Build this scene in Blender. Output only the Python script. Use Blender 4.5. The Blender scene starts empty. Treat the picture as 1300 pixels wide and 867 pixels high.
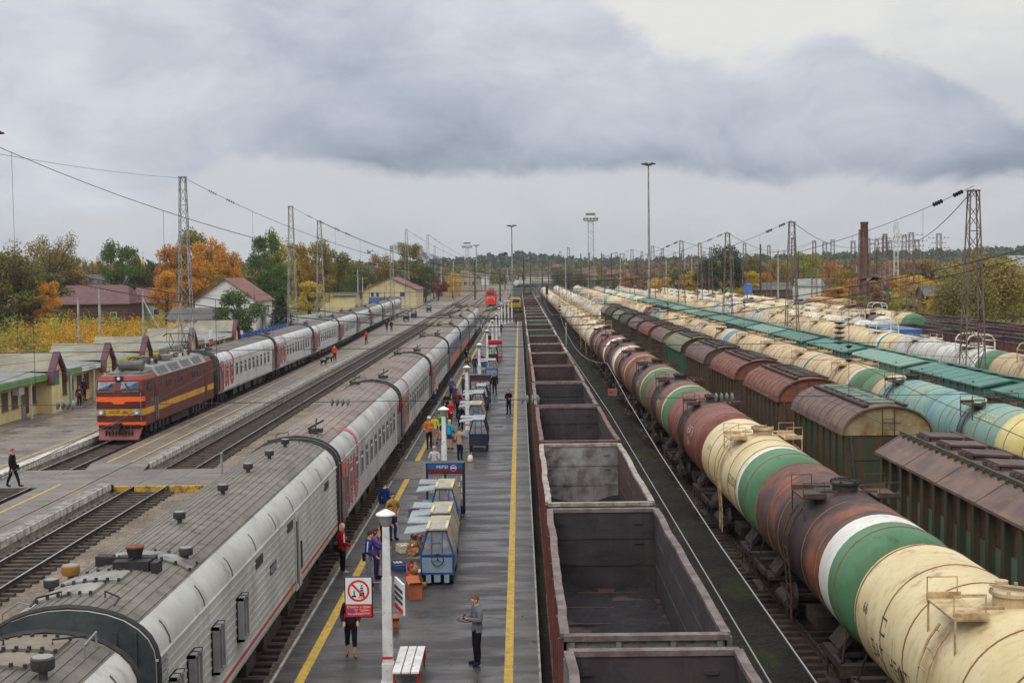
import bpy, bmesh, math, random
from mathutils import Vector, Matrix
R = math.radians
random.seed(11)
D = bpy.data
scene = bpy.context.scene
col = scene.collection

# ---------------------------------------------------------------- camera
H = 10.2                      # eye height above the rail heads, metres
F = 1680.0                    # focal length in pixels of a 1300 px wide frame
cam_d = D.cameras.new('camera'); cam = D.objects.new('camera', cam_d); col.objects.link(cam)
cam_d.sensor_fit = 'HORIZONTAL'; cam_d.sensor_width = 36; cam_d.lens = 36 * F / 1300
cam_d.clip_start = 0.3; cam_d.clip_end = 9000
_v = Vector((9, 91.5, -F)).normalized()
_u = Vector((-0.0122, 1, 0)); _u = (_u - _v * _u.dot(_v)).normalized()
_r = _v.cross(_u)
_M = Matrix((_r, _v, _u))      # rows: maps camera space to world (X right, Y along the tracks, Z up)
cam.matrix_world = Matrix.Translation((0, 0, H)) @ _M.to_4x4()
scene.camera = cam
def at(px, py, z=0.0):         # ground position seen at a point of the photograph, for laying out the place
    d = _M @ Vector((px - 650, 433.5 - py, -F))
    t = (z - H) / d.z
    return Vector((d.x * t, d.y * t, z))
def atd(px, py, y):            # point at distance y along the tracks
    d = _M @ Vector((px - 650, 433.5 - py, -F)); t = y / d.y
    return Vector((d.x * t, y, H + d.z * t))

scene.view_settings.view_transform = 'Standard'; scene.view_settings.look = 'None'
scene.view_settings.exposure = 0.0; scene.view_settings.gamma = 1
scene.render.engine = 'CYCLES'
scene.cycles.max_bounces = 5; scene.cycles.diffuse_bounces = 3; scene.cycles.glossy_bounces = 3
scene.cycles.transmission_bounces = 4; scene.cycles.volume_bounces = 0; scene.cycles.transparent_max_bounces = 8
scene.cycles.use_denoising = True

# ---------------------------------------------------------------- node helper
class S:                        # a socket (or number) with arithmetic
    def __init__(s, nt, v): s.nt = nt; s.v = v
    def _m(s, op, *a, clamp=False):
        n = s.nt.nodes.new('ShaderNodeMath'); n.operation = op; n.use_clamp = clamp
        for i, x in enumerate((s,) + a):
            x = x.v if isinstance(x, S) else x
            if isinstance(x, (int, float)): n.inputs[i].default_value = x
            else: s.nt.links.new(x, n.inputs[i])
        return S(s.nt, n.outputs[0])
    def __add__(s, o): return s._m('ADD', o)
    def __radd__(s, o): return s._m('ADD', o)
    def __sub__(s, o): return s._m('SUBTRACT', o)
    def __rsub__(s, o): return S(s.nt, o)._m('SUBTRACT', s)
    def __mul__(s, o): return s._m('MULTIPLY', o)
    def __rmul__(s, o): return s._m('MULTIPLY', o)
    def __truediv__(s, o): return s._m('DIVIDE', o)
    def abs(s): return s._m('ABSOLUTE')
    def clamp(s): return s._m('ADD', 0.0, clamp=True)
    def step(s, a, b):          # smoothstep from a to b
        n = s.nt.nodes.new('ShaderNodeMapRange'); n.interpolation_type = 'SMOOTHSTEP'
        s.nt.links.new(s.v, n.inputs[0]); n.inputs[1].default_value = a; n.inputs[2].default_value = b
        return S(s.nt, n.outputs[0])
def ramp(nt, fac, stops, interp='LINEAR'):
    n = nt.nodes.new('ShaderNodeValToRGB'); n.color_ramp.interpolation = interp
    e = n.color_ramp.elements
    while len(e) < len(stops): e.new(0.5)
    for i, (p, c) in enumerate(stops):
        e[i].position = p
        e[i].color = (c, c, c, 1) if isinstance(c, (int, float)) else (*c, 1)
    nt.links.new(fac.v if isinstance(fac, S) else fac, n.inputs[0])
    return S(nt, n.outputs[0])
def mixc(nt, f, a, b):
    n = nt.nodes.new('ShaderNodeMix'); n.data_type = 'RGBA'
    def put(x, i):
        x = x.v if isinstance(x, S) else x
        if isinstance(x, (int, float)): n.inputs[i].default_value = x
        elif isinstance(x, (tuple, list)): n.inputs[i].default_value = (*x, 1)
        else: nt.links.new(x, n.inputs[i])
    put(f, 0); put(a, 6); put(b, 7)
    return S(nt, n.outputs[2])
def noise(nt, vec, scale, detail=3, rough=0.55, dist=0.0):
    n = nt.nodes.new('ShaderNodeTexNoise'); n.inputs['Scale'].default_value = scale
    n.inputs['Detail'].default_value = detail; n.inputs['Roughness'].default_value = rough
    n.inputs['Distortion'].default_value = dist
    nt.links.new(vec.v if isinstance(vec, S) else vec, n.inputs['Vector'])
    return S(nt, n.outputs['Fac'])
def vmul(nt, vec, xyz, add=(0, 0, 0)):
    n = nt.nodes.new('ShaderNodeVectorMath'); n.operation = 'MULTIPLY_ADD'
    nt.links.new(vec.v if isinstance(vec, S) else vec, n.inputs[0]); n.inputs[1].default_value = xyz; n.inputs[2].default_value = add
    return S(nt, n.outputs[0])
def L(r, g, b):                 # 8-bit display colour to linear
    f = lambda c: (c / 255 / 12.92) if c / 255 <= .04045 else ((c / 255 + .055) / 1.055) ** 2.4
    return (f(r), f(g), f(b))

# ---------------------------------------------------------------- world: overcast sky
w = D.worlds.new('World'); scene.world = w; w.use_nodes = True
nt = w.node_tree; nt.nodes.clear()
tc = nt.nodes.new('ShaderNodeTexCoord')
sep = nt.nodes.new('ShaderNodeSeparateXYZ'); nt.links.new(tc.outputs['Generated'], sep.inputs[0])
X, Y, Z = (S(nt, sep.outputs[i]) for i in range(3))
az = X._m('ARCTAN2', Y)
el = Z._m('ARCSINE')
un = (az + 0.45) / 0.9          # 0..1 over the picture's breadth
cv = nt.nodes.new('ShaderNodeCombineXYZ')
nt.links.new(az.v, cv.inputs[0]); nt.links.new((el * 1.55).v, cv.inputs[1])
P = S(nt, cv.outputs[0])
wv = nt.nodes.new('ShaderNodeTexNoise'); wv.inputs['Scale'].default_value = 5; wv.inputs['Detail'].default_value = 4; nt.links.new(P.v, wv.inputs['Vector'])
wa = nt.nodes.new('ShaderNodeVectorMath'); wa.operation = 'MULTIPLY_ADD'; nt.links.new(wv.outputs['Color'], wa.inputs[0]); wa.inputs[1].default_value = (.16, .12, 0); nt.links.new(P.v, wa.inputs[2])
P = S(nt, wa.outputs[0])
n1 = noise(nt, P, 9, 7, .62, .3); n2 = noise(nt, P, 26, 6, .6); n3 = noise(nt, vmul(nt, P, (1, 1.2, 1), (3, 7, 0)), 3.6, 7, .55, .4)
n4 = noise(nt, vmul(nt, P, (1, 1.15, 1), (9, 2, 0)), 7.5, 6, .6, .2)
def ux(x): return (math.atan((x - 659) / F) + .45) / .9
def vy(y): return math.atan((342 - y) / F)
low = ramp(nt, un, [(0, vy(270)), (ux(0), vy(284)), (ux(170), vy(272)), (ux(300), vy(205)), (ux(520), vy(226)), (ux(700), vy(232)), (ux(860), vy(222)), (ux(1000), vy(243)), (ux(1290), vy(246)), (1, vy(240))])
up = ramp(nt, un, [(0, .32), (ux(560), .32), (ux(740), vy(0)), (ux(850), vy(75)), (ux(930), vy(88)), (ux(1045), vy(48)), (ux(1180), vy(112)), (ux(1290), vy(170)), (1, vy(190))])
dn = (n1 - .5) * .035 + (n2 - .5) * .018
over = (el - low + dn).step(-.002, .011)
under = (up - el + dn * 1.5).step(-.004, .012)
m = over * under
grad = ((el - low) / .13).clamp()
left = (0.0 - az).step(.02, .36)
dark = 1 - (grad._m('POWER', 0.75))
n5 = noise(nt, vmul(nt, P, (1, 1.2, 1), (4, 5, 0)), 15, 9, .62, .25)
tone = (n3 - .5) * 1.9 + (n4 - .5) * 1.5 + (n5 - .5) * .8 + (n2 - .5) * .4
cl = (1.25 - dark * (1 - left * .62) * 1.15 + tone * .8)
cloud = ramp(nt, cl * .5 + .18, [(0, L(112, 123, 140)), (.24, L(140, 150, 166)), (.5, L(180, 187, 200)), (.75, L(208, 212, 221)), (1, L(228, 229, 233))])
clear = ramp(nt, ((el) / .2).clamp() + (n3 - .5) * .7 + (n5 - .5) * .5, [(0, L(184, 190, 196)), (.25, L(200, 203, 208)), (.5, L(205, 207, 210)), (.9, L(230, 229, 226))])
skyc = mixc(nt, m, clear, cloud)
zen = el.step(.18, 1.1)
skyc = mixc(nt, zen, skyc, (1.62, 1.66, 1.72))
nis = nt.nodes.new('ShaderNodeTexSky'); nis.sky_type = 'NISHITA'; nis.sun_disc = False
nis.sun_elevation = R(38); nis.sun_rotation = R(200)
bg1 = nt.nodes.new('ShaderNodeBackground'); nt.links.new(skyc.v, bg1.inputs[0]); bg1.inputs[1].default_value = .97
bg2 = nt.nodes.new('ShaderNodeBackground'); nt.links.new(nis.outputs[0], bg2.inputs[0]); bg2.inputs[1].default_value = .004
ad = nt.nodes.new('ShaderNodeAddShader'); nt.links.new(bg1.outputs[0], ad.inputs[0]); nt.links.new(bg2.outputs[0], ad.inputs[1])
wo = nt.nodes.new('ShaderNodeOutputWorld'); nt.links.new(ad.outputs[0], wo.inputs[0])
sd = D.lights.new('sun', 'SUN'); sd.energy = 0.9; sd.angle = R(25); sd.color = (1, .96, .9)
sun = D.objects.new('sun', sd); col.objects.link(sun)
sun.rotation_euler = (R(50), 0, R(-25))

# ---------------------------------------------------------------- materials
MATS = {}
def mat(name, c, rough=.65, grime=None, metal=0, c2=None, n=.5, nscale=1.2, dirt=None, damt=.5, dscale=2.5, streak=1.0, spill=None, bump=0, bscale=20, spec=.35, var=.0, vertical=True):
    if name in MATS: return MATS[name]
    m = D.materials.new(name); m.use_nodes = True; nt = m.node_tree
    b = nt.nodes['Principled BSDF']
    b.inputs['Roughness'].default_value = rough; b.inputs['Metallic'].default_value = metal
    b.inputs['Specular IOR Level'].default_value = spec
    tc = nt.nodes.new('ShaderNodeTexCoord'); oi = nt.nodes.new('ShaderNodeObjectInfo')
    ofs = S(nt, oi.outputs['Random']) * 90.0
    va = nt.nodes.new('ShaderNodeVectorMath'); va.operation = 'ADD'
    nt.links.new(tc.outputs['Object'], va.inputs[0]); nt.links.new(ofs.v, va.inputs[1])
    V = S(nt, va.outputs[0])
    if c2 is None: c2 = tuple(x * (1 - .35 * n) for x in c)
    k = noise(nt, V, nscale, 5, .6).step(.35, .68)
    out = mixc(nt, k, c, c2)
    if dirt is not None:
        vs = vmul(nt, V, (1, 1, 1 / streak))
        k2 = noise(nt, vs, dscale, 6, .65).step(.62 - .3 * damt, .74 - .1 * damt)
        out = mixc(nt, k2 * .85, out, dirt)
    if grime is not None:
        vg = vmul(nt, V, (1, 1, .16)); k4 = noise(nt, vg, 5.5, 5, .7).step(.5, .72)
        out = mixc(nt, k4 * .4, out, grime)
        out = mixc(nt, noise(nt, V, 14, 3, .7).step(.6, .75) * .35, out, grime)
    if spill is not None:
        sc, amt = spill
        sp = nt.nodes.new('ShaderNodeSeparateXYZ'); nt.links.new(tc.outputs['Object'], sp.inputs[0])
        yy = S(nt, sp.outputs[1]).abs() + (noise(nt, V, 1.3, 5, .6) - .5) * 1.6
        k3 = yy._m('MULTIPLY', -1.0) + amt
        out = mixc(nt, k3.step(-.25, .35) * .8, out, sc)
    if var:
        hs = nt.nodes.new('ShaderNodeHueSaturation')
        nt.links.new(out.v, hs.inputs['Color'])
        nt.links.new((S(nt, oi.outputs['Random']) * (2 * var) + (1 - var)).v, hs.inputs['Value'])
        out = S(nt, hs.outputs[0])
    nt.links.new(out.v, b.inputs['Base Color'])
    rn = noise(nt, V, nscale * 4, 3)
    nt.links.new((rn * .3 + (rough - .15)).clamp().v, b.inputs['Roughness'])
    if bump:
        bn = nt.nodes.new('ShaderNodeBump'); bn.inputs['Strength'].default_value = bump; bn.inputs['Distance'].default_value = .05
        nt.links.new(noise(nt, V, bscale, 4).v, bn.inputs['Height']); nt.links.new(bn.outputs[0], b.inputs['Normal'])
    MATS[name] = m
    return m

# ---------------------------------------------------------------- mesh builder
class MB:
    def __init__(s): s.v = []; s.f = []; s.m = []; s.cur = 0
    def add(s, vs, fs, m=None):
        o = len(s.v); s.v += [tuple(p) for p in vs]
        s.f += [tuple(o + i for i in f) for f in fs]; s.m += [s.cur if m is None else m] * len(fs)
        return s
    def box(s, c, d, rz=0, m=None, mx=None):
        x, y, z = d[0] / 2, d[1] / 2, d[2] / 2
        vs = [Vector((a * x, b * y, e * z)) for e in (-1, 1) for b in (-1, 1) for a in (-1, 1)]
        M = Matrix.Rotation(rz, 3, 'Z') if mx is None else mx
        vs = [M @ p + Vector(c) for p in vs]
        return s.add(vs, [(0, 2, 3, 1), (4, 5, 7, 6), (0, 1, 5, 4), (2, 6, 7, 3), (0, 4, 6, 2), (1, 3, 7, 5)], m)
    def bx(s, x0, x1, y0, y1, z0, z1, m=None):
        return s.box(((x0 + x1) / 2, (y0 + y1) / 2, (z0 + z1) / 2), (x1 - x0, y1 - y0, z1 - z0), m=m)
    def tube(s, path, r, n=6, m=None, close=True):
        path = [Vector(p) for p in path]; rings = []; o = len(s.v)
        rr = r if isinstance(r, (list, tuple)) else [r] * len(path)
        for i, p in enumerate(path):
            t = (path[min(i + 1, len(path) - 1)] - path[max(i - 1, 0)])
            t = t.normalized() if t.length > 1e-9 else Vector((0, 0, 1))
            a = t.cross(Vector((0, 0, 1)));
            if a.length < .05: a = t.cross(Vector((1, 0, 0)))
            a.normalize(); b = t.cross(a)
            for k in range(n):
                th = 2 * math.pi * (k + .5) / n
                s.v.append(tuple(p + (a * math.cos(th) + b * math.sin(th)) * rr[i]))
        mi = s.cur if m is None else m
        for i in range(len(path) - 1):
            for k in range(n):
                k2 = (k + 1) % n
                s.f.append((o + i * n + k, o + i * n + k2, o + (i + 1) * n + k2, o + (i + 1) * n + k)); s.m.append(mi)
        if close:
            s.f.append(tuple(o + k for k in range(n))[::-1]); s.m.append(mi)
            e = o + (len(path) - 1) * n
            s.f.append(tuple(e + k for k in range(n))); s.m.append(mi)
        return s
    def beam(s, p, q, wd, m=None): return s.tube([p, q], wd * .7, 4, m)
    def cyl(s, c, r, h, n=16, r2=None, m=None):
        return s.lathe(c, [(0, 0), (r, 0), (r if r2 is None else r2, h), (0, h)], n, m)
    def lathe(s, c, prof, n=16, m=None):
        o = len(s.v); c = Vector(c)
        for r, z in prof:
            for k in range(n):
                th = 2 * math.pi * k / n
                s.v.append((c.x + r * math.cos(th), c.y + r * math.sin(th), c.z + z))
        mi = s.cur if m is None else m
        for i in range(len(prof) - 1):
            for k in range(n):
                k2 = (k + 1) % n
                s.f.append((o + i * n + k, o + i * n + k2, o + (i + 1) * n + k2, o + (i + 1) * n + k)); s.m.append(mi)
        return s
    def ext(s, prof, y0, y1, m=None, caps=True, closed=True):   # (x,z) outline run along y
        o = len(s.v); n = len(prof)
        s.v += [(x, y0, z) for x, z in prof] + [(x, y1, z) for x, z in prof]
        mi = s.cur if m is None else m
        for k in range(n if closed else n - 1):
            k2 = (k + 1) % n
            s.f.append((o + k, o + k2, o + n + k2, o + n + k)); s.m.append(mi)
        if caps and closed:
            s.f.append(tuple(o + k for k in range(n))); s.m.append(mi)
            s.f.append(tuple(o + n + k for k in range(n))[::-1]); s.m.append(mi)
        return s
    def ball(s, c, r, n=8, m=None, sz=1):
        return s.lathe(c, [(r * math.sin(math.pi * i / n), -r * sz * math.cos(math.pi * i / n)) for i in range(n + 1)], max(6, n + 2), m)
    def mesh(s, name, mats, smooth=False):
        me = D.meshes.new(name); me.from_pydata(s.v, [], s.f)
        for m in (mats if isinstance(mats, (list, tuple)) else [mats]): me.materials.append(m)
        me.polygons.foreach_set('material_index', s.m)
        if smooth:
            me.polygons.foreach_set('use_smooth', [True] * len(s.f))
            me.update(); me.set_sharp_from_angle(angle=R(smooth if smooth is not True else 40))
        me.update(); return me
    def build(s, name, mats, parent=None, smooth=False, loc=None):
        o = D.objects.new(name, s.mesh(name, mats, smooth)); col.objects.link(o)
        if parent: o.parent = parent
        if loc: o.location = loc
        return o
def tag(o, label=None, cat=None, group=None, kind=None):
    if label: o['label'] = label
    if cat: o['category'] = cat
    if group: o['group'] = group
    if kind: o['kind'] = kind
    return o
def thing(name, label=None, cat=None, loc=(0, 0, 0), rz=0, group=None):
    o = D.objects.new(name, None); col.objects.link(o); o.empty_display_size = .2
    o.location = loc; o.rotation_euler = (0, 0, rz)
    return tag(o, label, cat, group)
KIDS = {}
def child_list(o): return [c for c in o.children]
def copy_tree(o, loc=None, rz=None, label=None, parent=None, _k=None):
    c = o.copy(); col.objects.link(c)
    if parent: c.parent = parent
    if loc is not None: c.location = loc
    if rz is not None: c.rotation_euler = (0, 0, rz)
    if label: c['label'] = label
    for ch in KIDS[o.name] if o.name in KIDS else child_list(o):
        copy_tree(ch, parent=c)
    return c
def remember(o):
    KIDS[o.name] = child_list(o)
    for c in KIDS[o.name]: remember(c)
def inst(me, name, parent, loc=(0, 0, 0), rz=0, mats=None):
    o = D.objects.new(name, me); col.objects.link(o); o.parent = parent; o.location = loc; o.rotation_euler = (0, 0, rz)
    if mats:
        for i, m in enumerate(mats):
            o.material_slots[i].link = 'OBJECT'; o.material_slots[i].material = m
    return o
def struct(mb, name, mats, **k): return tag(mb.build(name, mats, **k), kind='structure')
def text_mb(s, size, fn, m=0, mb=None, align='CENTER', wide=1.0):   # text laid through fn(u, v) -> point
    cu = D.curves.new('lettering', 'FONT'); cu.body = s; cu.size = size; cu.align_x = align; cu.resolution_u = 3
    ob = D.objects.new('lettering', cu); me = bpy.data.meshes.new_from_object(ob)
    bm = bmesh.new(); bm.from_mesh(me)
    mb = mb or MB(); o = len(mb.v)
    mb.v += [tuple(fn(v.co.x * wide, v.co.y)) for v in bm.verts]
    for f in bm.faces: mb.f.append(tuple(o + v.index for v in f.verts)); mb.m.append(m)
    bm.free(); D.objects.remove(ob); D.curves.remove(cu); D.meshes.remove(me)
    return mb
ORD = ['first', 'second', 'third', 'fourth', 'fifth', 'sixth', 'seventh', 'eighth', 'ninth', 'tenth', 'eleventh', 'twelfth', 'thirteenth',
       'fourteenth', 'fifteenth', 'sixteenth', 'seventeenth', 'eighteenth', 'nineteenth']
TENS = {20: 'twent', 30: 'thirt', 40: 'fort', 50: 'fift'}
def nth(i):                     # 0 -> first
    n = i + 1
    if n < 20: return ORD[n - 1]
    t = n // 10 * 10; u = n % 10
    return TENS[t] + ('ieth' if u == 0 else 'y-' + ORD[u - 1])
# ---------------------------------------------------------------- the ground and tracks
def ground_mat(name, base, gravel, moss, mossamt, rough=.9, far=False):
    m = D.materials.new(name); m.use_nodes = True; nt = m.node_tree; b = nt.nodes['Principled BSDF']
    b.inputs['Roughness'].default_value = rough; b.inputs['Specular IOR Level'].default_value = .2
    tc = nt.nodes.new('ShaderNodeTexCoord'); V = S(nt, tc.outputs['Object'])
    vo = nt.nodes.new('ShaderNodeTexVoronoi'); vo.inputs['Scale'].default_value = 9; nt.links.new(V.v, vo.inputs['Vector'])
    g = S(nt, vo.outputs['Color'])
    gv = nt.nodes.new('ShaderNodeRGBToBW'); nt.links.new(g.v, gv.inputs[0])
    c = mixc(nt, S(nt, gv.outputs[0]), base, gravel)
    c = mixc(nt, noise(nt, V, .35, 5).step(.4, .65) * .5, c, tuple(x * .6 for x in base))
    k = noise(nt, vmul(nt, V, (1, .35, 1)), .5, 6, .65).step(.66 - mossamt * .35, .78 - mossamt * .3)
    c = mixc(nt, k, c, moss)
    nt.links.new(c.v, b.inputs['Base Color'])
    bn = nt.nodes.new('ShaderNodeBump'); bn.inputs['Strength'].default_value = .8; bn.inputs['Distance'].default_value = .05
    nt.links.new(S(nt, vo.outputs['Distance']).v, bn.inputs['Height']); nt.links.new(bn.outputs[0], b.inputs['Normal'])
    return m
M_ballast = ground_mat('ballast', L(98, 88, 78), L(148, 134, 118), L(78, 84, 48), .12)
M_oily = ground_mat('oily_ballast', L(36, 33, 31), L(64, 58, 52), L(56, 66, 28), .42)
M_grass = ground_mat('grass_ground', L(92, 100, 48), L(128, 128, 66), L(132, 112, 62), .55)

g = MB(); g.add([(-4000, -300, -.3), (4000, -300, -.3), (4000, 5000, -.3), (-4000, 5000, -.3)], [(0, 1, 2, 3)])
struct(g, 'ground', M_grass)
g = MB(); g.add([(-40, -60, -.27), (-4.0, -60, -.27), (-4.0, 900, -.27), (-60, 900, -.27), (-40, 300, -.27)], [(0, 1, 2, 3, 4)])
struct(g, 'gravel_bed', M_ballast)
g = MB(); g.add([(-4.0, -60, -.262), (58, -60, -.262), (66, 900, -.262), (-4.0, 900, -.262)], [(0, 1, 2, 3)])
struct(g, 'yard_ground', M_oily)

g = MB(); g.add([(62, 290, -.25), (110, 290, -.25), (170, 620, -.25), (66, 620, -.25)], [(0, 1, 2, 3)])
struct(g, 'grass_field', ground_mat('field_grass', L(84, 112, 44), L(116, 138, 56), L(126, 128, 60), .4))

def curve(pts):                  # smooth x(y) through points
    def fn(y):
        if y <= pts[0][0]: return pts[0][1] + (y - pts[0][0]) * 0
        for (a, xa), (b, xb) in zip(pts, pts[1:]):
            if y <= b:
                t = (y - a) / (b - a)
                i = pts.index((a, xa))
                ma = 0 if i == 0 else (xb - pts[i - 1][1]) / (b - pts[i - 1][0])
                mb_ = (xb - xa) / (b - a) if i + 2 >= len(pts) else (pts[i + 2][1] - xa) / (pts[i + 2][0] - a)
                h = b - a
                return (2*t**3 - 3*t*t + 1) * xa + (t**3 - 2*t*t + t) * h * ma + (-2*t**3 + 3*t*t) * xb + (t**3 - t*t) * h * mb_
        (a, xa), (b, xb) = pts[-2:]
        return xb + (y - b) * (xb - xa) / (b - a)
    return fn
C1 = curve([(100, -24.5), (148, -24.8), (182, -25.4), (222, -26.5), (293, -27.9), (360, -28.9), (460, -30.4)])
const = lambda x: (lambda y: x)
M_rail = mat('rail_side', L(78, 58, 46), .7, c2=L(52, 42, 36))
M_railtop = mat('rail_head', L(190, 190, 192), .25, metal=.85, c2=L(140, 140, 145))
M_sleeper = mat('sleeper_wood', L(82, 70, 60), .85, c2=L(52, 46, 42), nscale=3, var=.15)
M_sleeper_r = mat('sleeper_rusty', L(100, 76, 62), .85, c2=L(70, 58, 50), nscale=3)
def track(fx, y0, y1, step=.62, far=260, name='railway_track', sl=None, sl2=None):
    r = MB()
    ys = [y0]
    dy = 6
    while ys[-1] < y1: ys.append(min(y1, ys[-1] + dy))
    for s in (-.795, .795):
        for a, b in zip(ys, ys[1:]):
            xa, xb = fx(a) + s, fx(b) + s
            for (p0, p1, z0, z1) in ((-.072, .072, -.172, -.155), (-.012, .012, -.155, -.045)):
                r.add([(xa + p0, a, z0), (xa + p1, a, z0), (xa + p1, a, z1), (xa + p0, a, z1), (xb + p0, b, z0), (xb + p1, b, z0), (xb + p1, b, z1), (xb + p0, b, z1)],
                      [(0, 4, 7, 3), (1, 2, 6, 5), (3, 7, 6, 2)], 0)
            p0, p1, z0, z1 = -.037, .037, -.045, 0
            r.add([(xa + p0, a, z0), (xa + p1, a, z0), (xa + p1, a, z1), (xa + p0, a, z1), (xb + p0, b, z0), (xb + p1, b, z0), (xb + p1, b, z1), (xb + p0, b, z1)],
                  [(0, 4, 7, 3), (1, 2, 6, 5)], 0)
            r.add([(xa + p0, a, z1), (xb + p0, b, z1), (xb + p1, b, z1), (xa + p1, a, z1)], [(0, 1, 2, 3)], 1)
    o = struct(r, name, [M_rail, M_railtop])
    t = MB(); y = y0
    rnd = random.Random(int(fx(y0) * 10))
    while y < min(y1, far):
        cx = fx(y); dx = rnd.uniform(-.05, .05)
        t.box((cx + dx, y, -.235), (2.7, .24, .13), rnd.uniform(-.02, .02)); y += step
    t.build('sleepers', sl or M_sleeper, o)
    return o
track(C1, -10, 600)
T2 = curve([(200, -17.93), (300, -18.3), (480, -19.4), (800, -22)])
track(T2, -10, 800)
track(const(-12.9), -10, 560)
track(const(-8.05), -10, 700)
XG, XA, XB, XC, XD, XE = 2.27, 8.7, 13.5, 20.7, 25.7, 33.2
for x in (XG, XA, XB, XC, XD, XE, 38.3, 43.2, 48.6, 53.6): track(const(x), -10 if x < 15 else 30, 640, far=120 if x > 9 else 200)
# the station throat beyond the platforms: crossovers
def diag(x0, y0, x1, y1):
    def fx(y):
        t = max(0, min(1, (y - y0) / (y1 - y0))); t = t * t * (3 - 2 * t); return x0 + (x1 - x0) * t
    track(fx, y0, y1, far=420)
diag(-8.05, 250, 2.27 - 3.4, 330); diag(-12.9, 235, -8.05, 300); diag(-8.05, 262, -12.9, 330); diag(-17.93, 300, -12.9, 370)
diag(-12.9, 330, -20, 420); diag(-1.1, 330, 2.27, 420); diag(-8.05, 330, -1.1, 400); diag(-28.5, 330, -34, 460)

# ---------------------------------------------------------------- platforms
def wet_asphalt(name, c0, c1, joint=0, wet=.5, jx=None):
    m = D.materials.new(name); m.use_nodes = True; nt = m.node_tree; b = nt.nodes['Principled BSDF']
    tc = nt.nodes.new('ShaderNodeTexCoord'); V = S(nt, tc.outputs['Object'])
    big = noise(nt, vmul(nt, V, (.45, .5, 1)), 1.0, 6, .65)
    c = mixc(nt, big.step(.38, .62), c0, c1)
    fine = noise(nt, V, 45, 2, .6)
    c = mixc(nt, fine.step(.3, .75) * .35, c, tuple(x * 1.5 for x in c1))
    st = noise(nt, vmul(nt, V, (.8, 1.3, 1)), .8, 9, .72, .6).step(.5, .62)
    c = mixc(nt, st * .28, c, tuple(x * .65 for x in c0))
    ck = noise(nt, V, .6, 8, .75, 1.5)
    c = mixc(nt, ((ck - .5).abs() * -1.0 + .012).step(0, .01) * .55, c, tuple(x * .3 for x in c0))
    sp = noise(nt, V, 1.7, 7, .7, 1.0).step(.63, .68)
    c = mixc(nt, sp * .4, c, tuple(min(1, x * 1.7) for x in c1))
    if joint:
        sx = nt.nodes.new('ShaderNodeSeparateXYZ'); nt.links.new(V.v, sx.inputs[0])
        j = ((S(nt, sx.outputs[1]) / joint)._m('FRACT') - .5).abs()
        jm = j.step(.485, .497)
        if jx is not None: jm = jm * S(nt, sx.outputs[0]).step(jx - .05, jx + .05)
        c = mixc(nt, jm * .8, c, tuple(x * .3 for x in c0))
    nt.links.new(c.v, b.inputs['Base Color'])
    pud = noise(nt, vmul(nt, V, (.3, 1.1, 1), (5, 2, 0)), 1.0, 5, .6).step(.42, .6)
    rg = (pud * (-wet * .8) + .6 + fine * .12).clamp()
    nt.links.new(rg.v, b.inputs['Roughness']); b.inputs['Specular IOR Level'].default_value = .5
    bn = nt.nodes.new('ShaderNodeBump'); bn.inputs['Strength'].default_value = .25; bn.inputs['Distance'].default_value = .01
    nt.links.new(fine.v, bn.inputs['Height']); nt.links.new(bn.outputs[0], b.inputs['Normal'])
    return m
M_asph = wet_asphalt('wet_asphalt', L(48, 45, 44), L(70, 66, 64), joint=2.4)
M_asph2 = wet_asphalt('worn_asphalt', L(84, 77, 72), L(112, 103, 94), wet=.35)
M_slab = wet_asphalt('edge_slabs', L(70, 67, 66), L(98, 94, 90), joint=.75, wet=.3)
M_asph0 = wet_asphalt('station_paving', L(88, 78, 72), L(126, 114, 103), joint=3.0, wet=.6)
M_conc = mat('concrete_edge', L(150, 144, 134), .8, c2=L(112, 106, 98), nscale=2, dirt=L(70, 64, 58), damt=.5)
M_white = mat('whitewash', L(212, 208, 200), .8, c2=L(168, 162, 152), nscale=3, dirt=L(104, 96, 86), damt=.6, dscale=4, streak=3)
M_yel = mat('yellow_line', L(206, 168, 62), .6, c2=L(176, 142, 62), nscale=4, dirt=L(96, 84, 66), damt=.35, dscale=9)
M_curb = mat('platform_curb', L(176, 172, 164), .7, c2=L(130, 126, 120), nscale=3)
def plat(name, x0, x1, y0, y1, z, mtop, f0=None, f1=None):
    f0 = f0 or const(x0); f1 = f1 or const(x1); m = MB(); y = y0; st = 6
    while y < y1 - .01:
        e = min(y1, y + st); a0, a1, b0, b1 = f0(y), f1(y), f0(e), f1(e)
        m.add([(a0, y, z), (a1, y, z), (b1, e, z), (b0, e, z)], [(0, 1, 2, 3)], 0)
        m.add([(a0, y, -.29), (a0, y, z), (b0, e, z), (b0, e, -.29)], [(0, 1, 2, 3)], 1)
        m.add([(a1, y, -.29), (b1, e, -.29), (b1, e, z), (a1, y, z)], [(0, 1, 2, 3)], 1)
        if y == y0: m.add([(a0, y, -.29), (a1, y, -.29), (a1, y, z), (a0, y, z)], [(0, 1, 2, 3)], 1)
        if e >= y1: m.add([(b0, e, -.29), (b1, e, -.29), (b1, e, z), (b0, e, z)], [(0, 3, 2, 1)], 1)
        y = e
    return struct(m, name, [mtop, M_conc])
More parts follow.
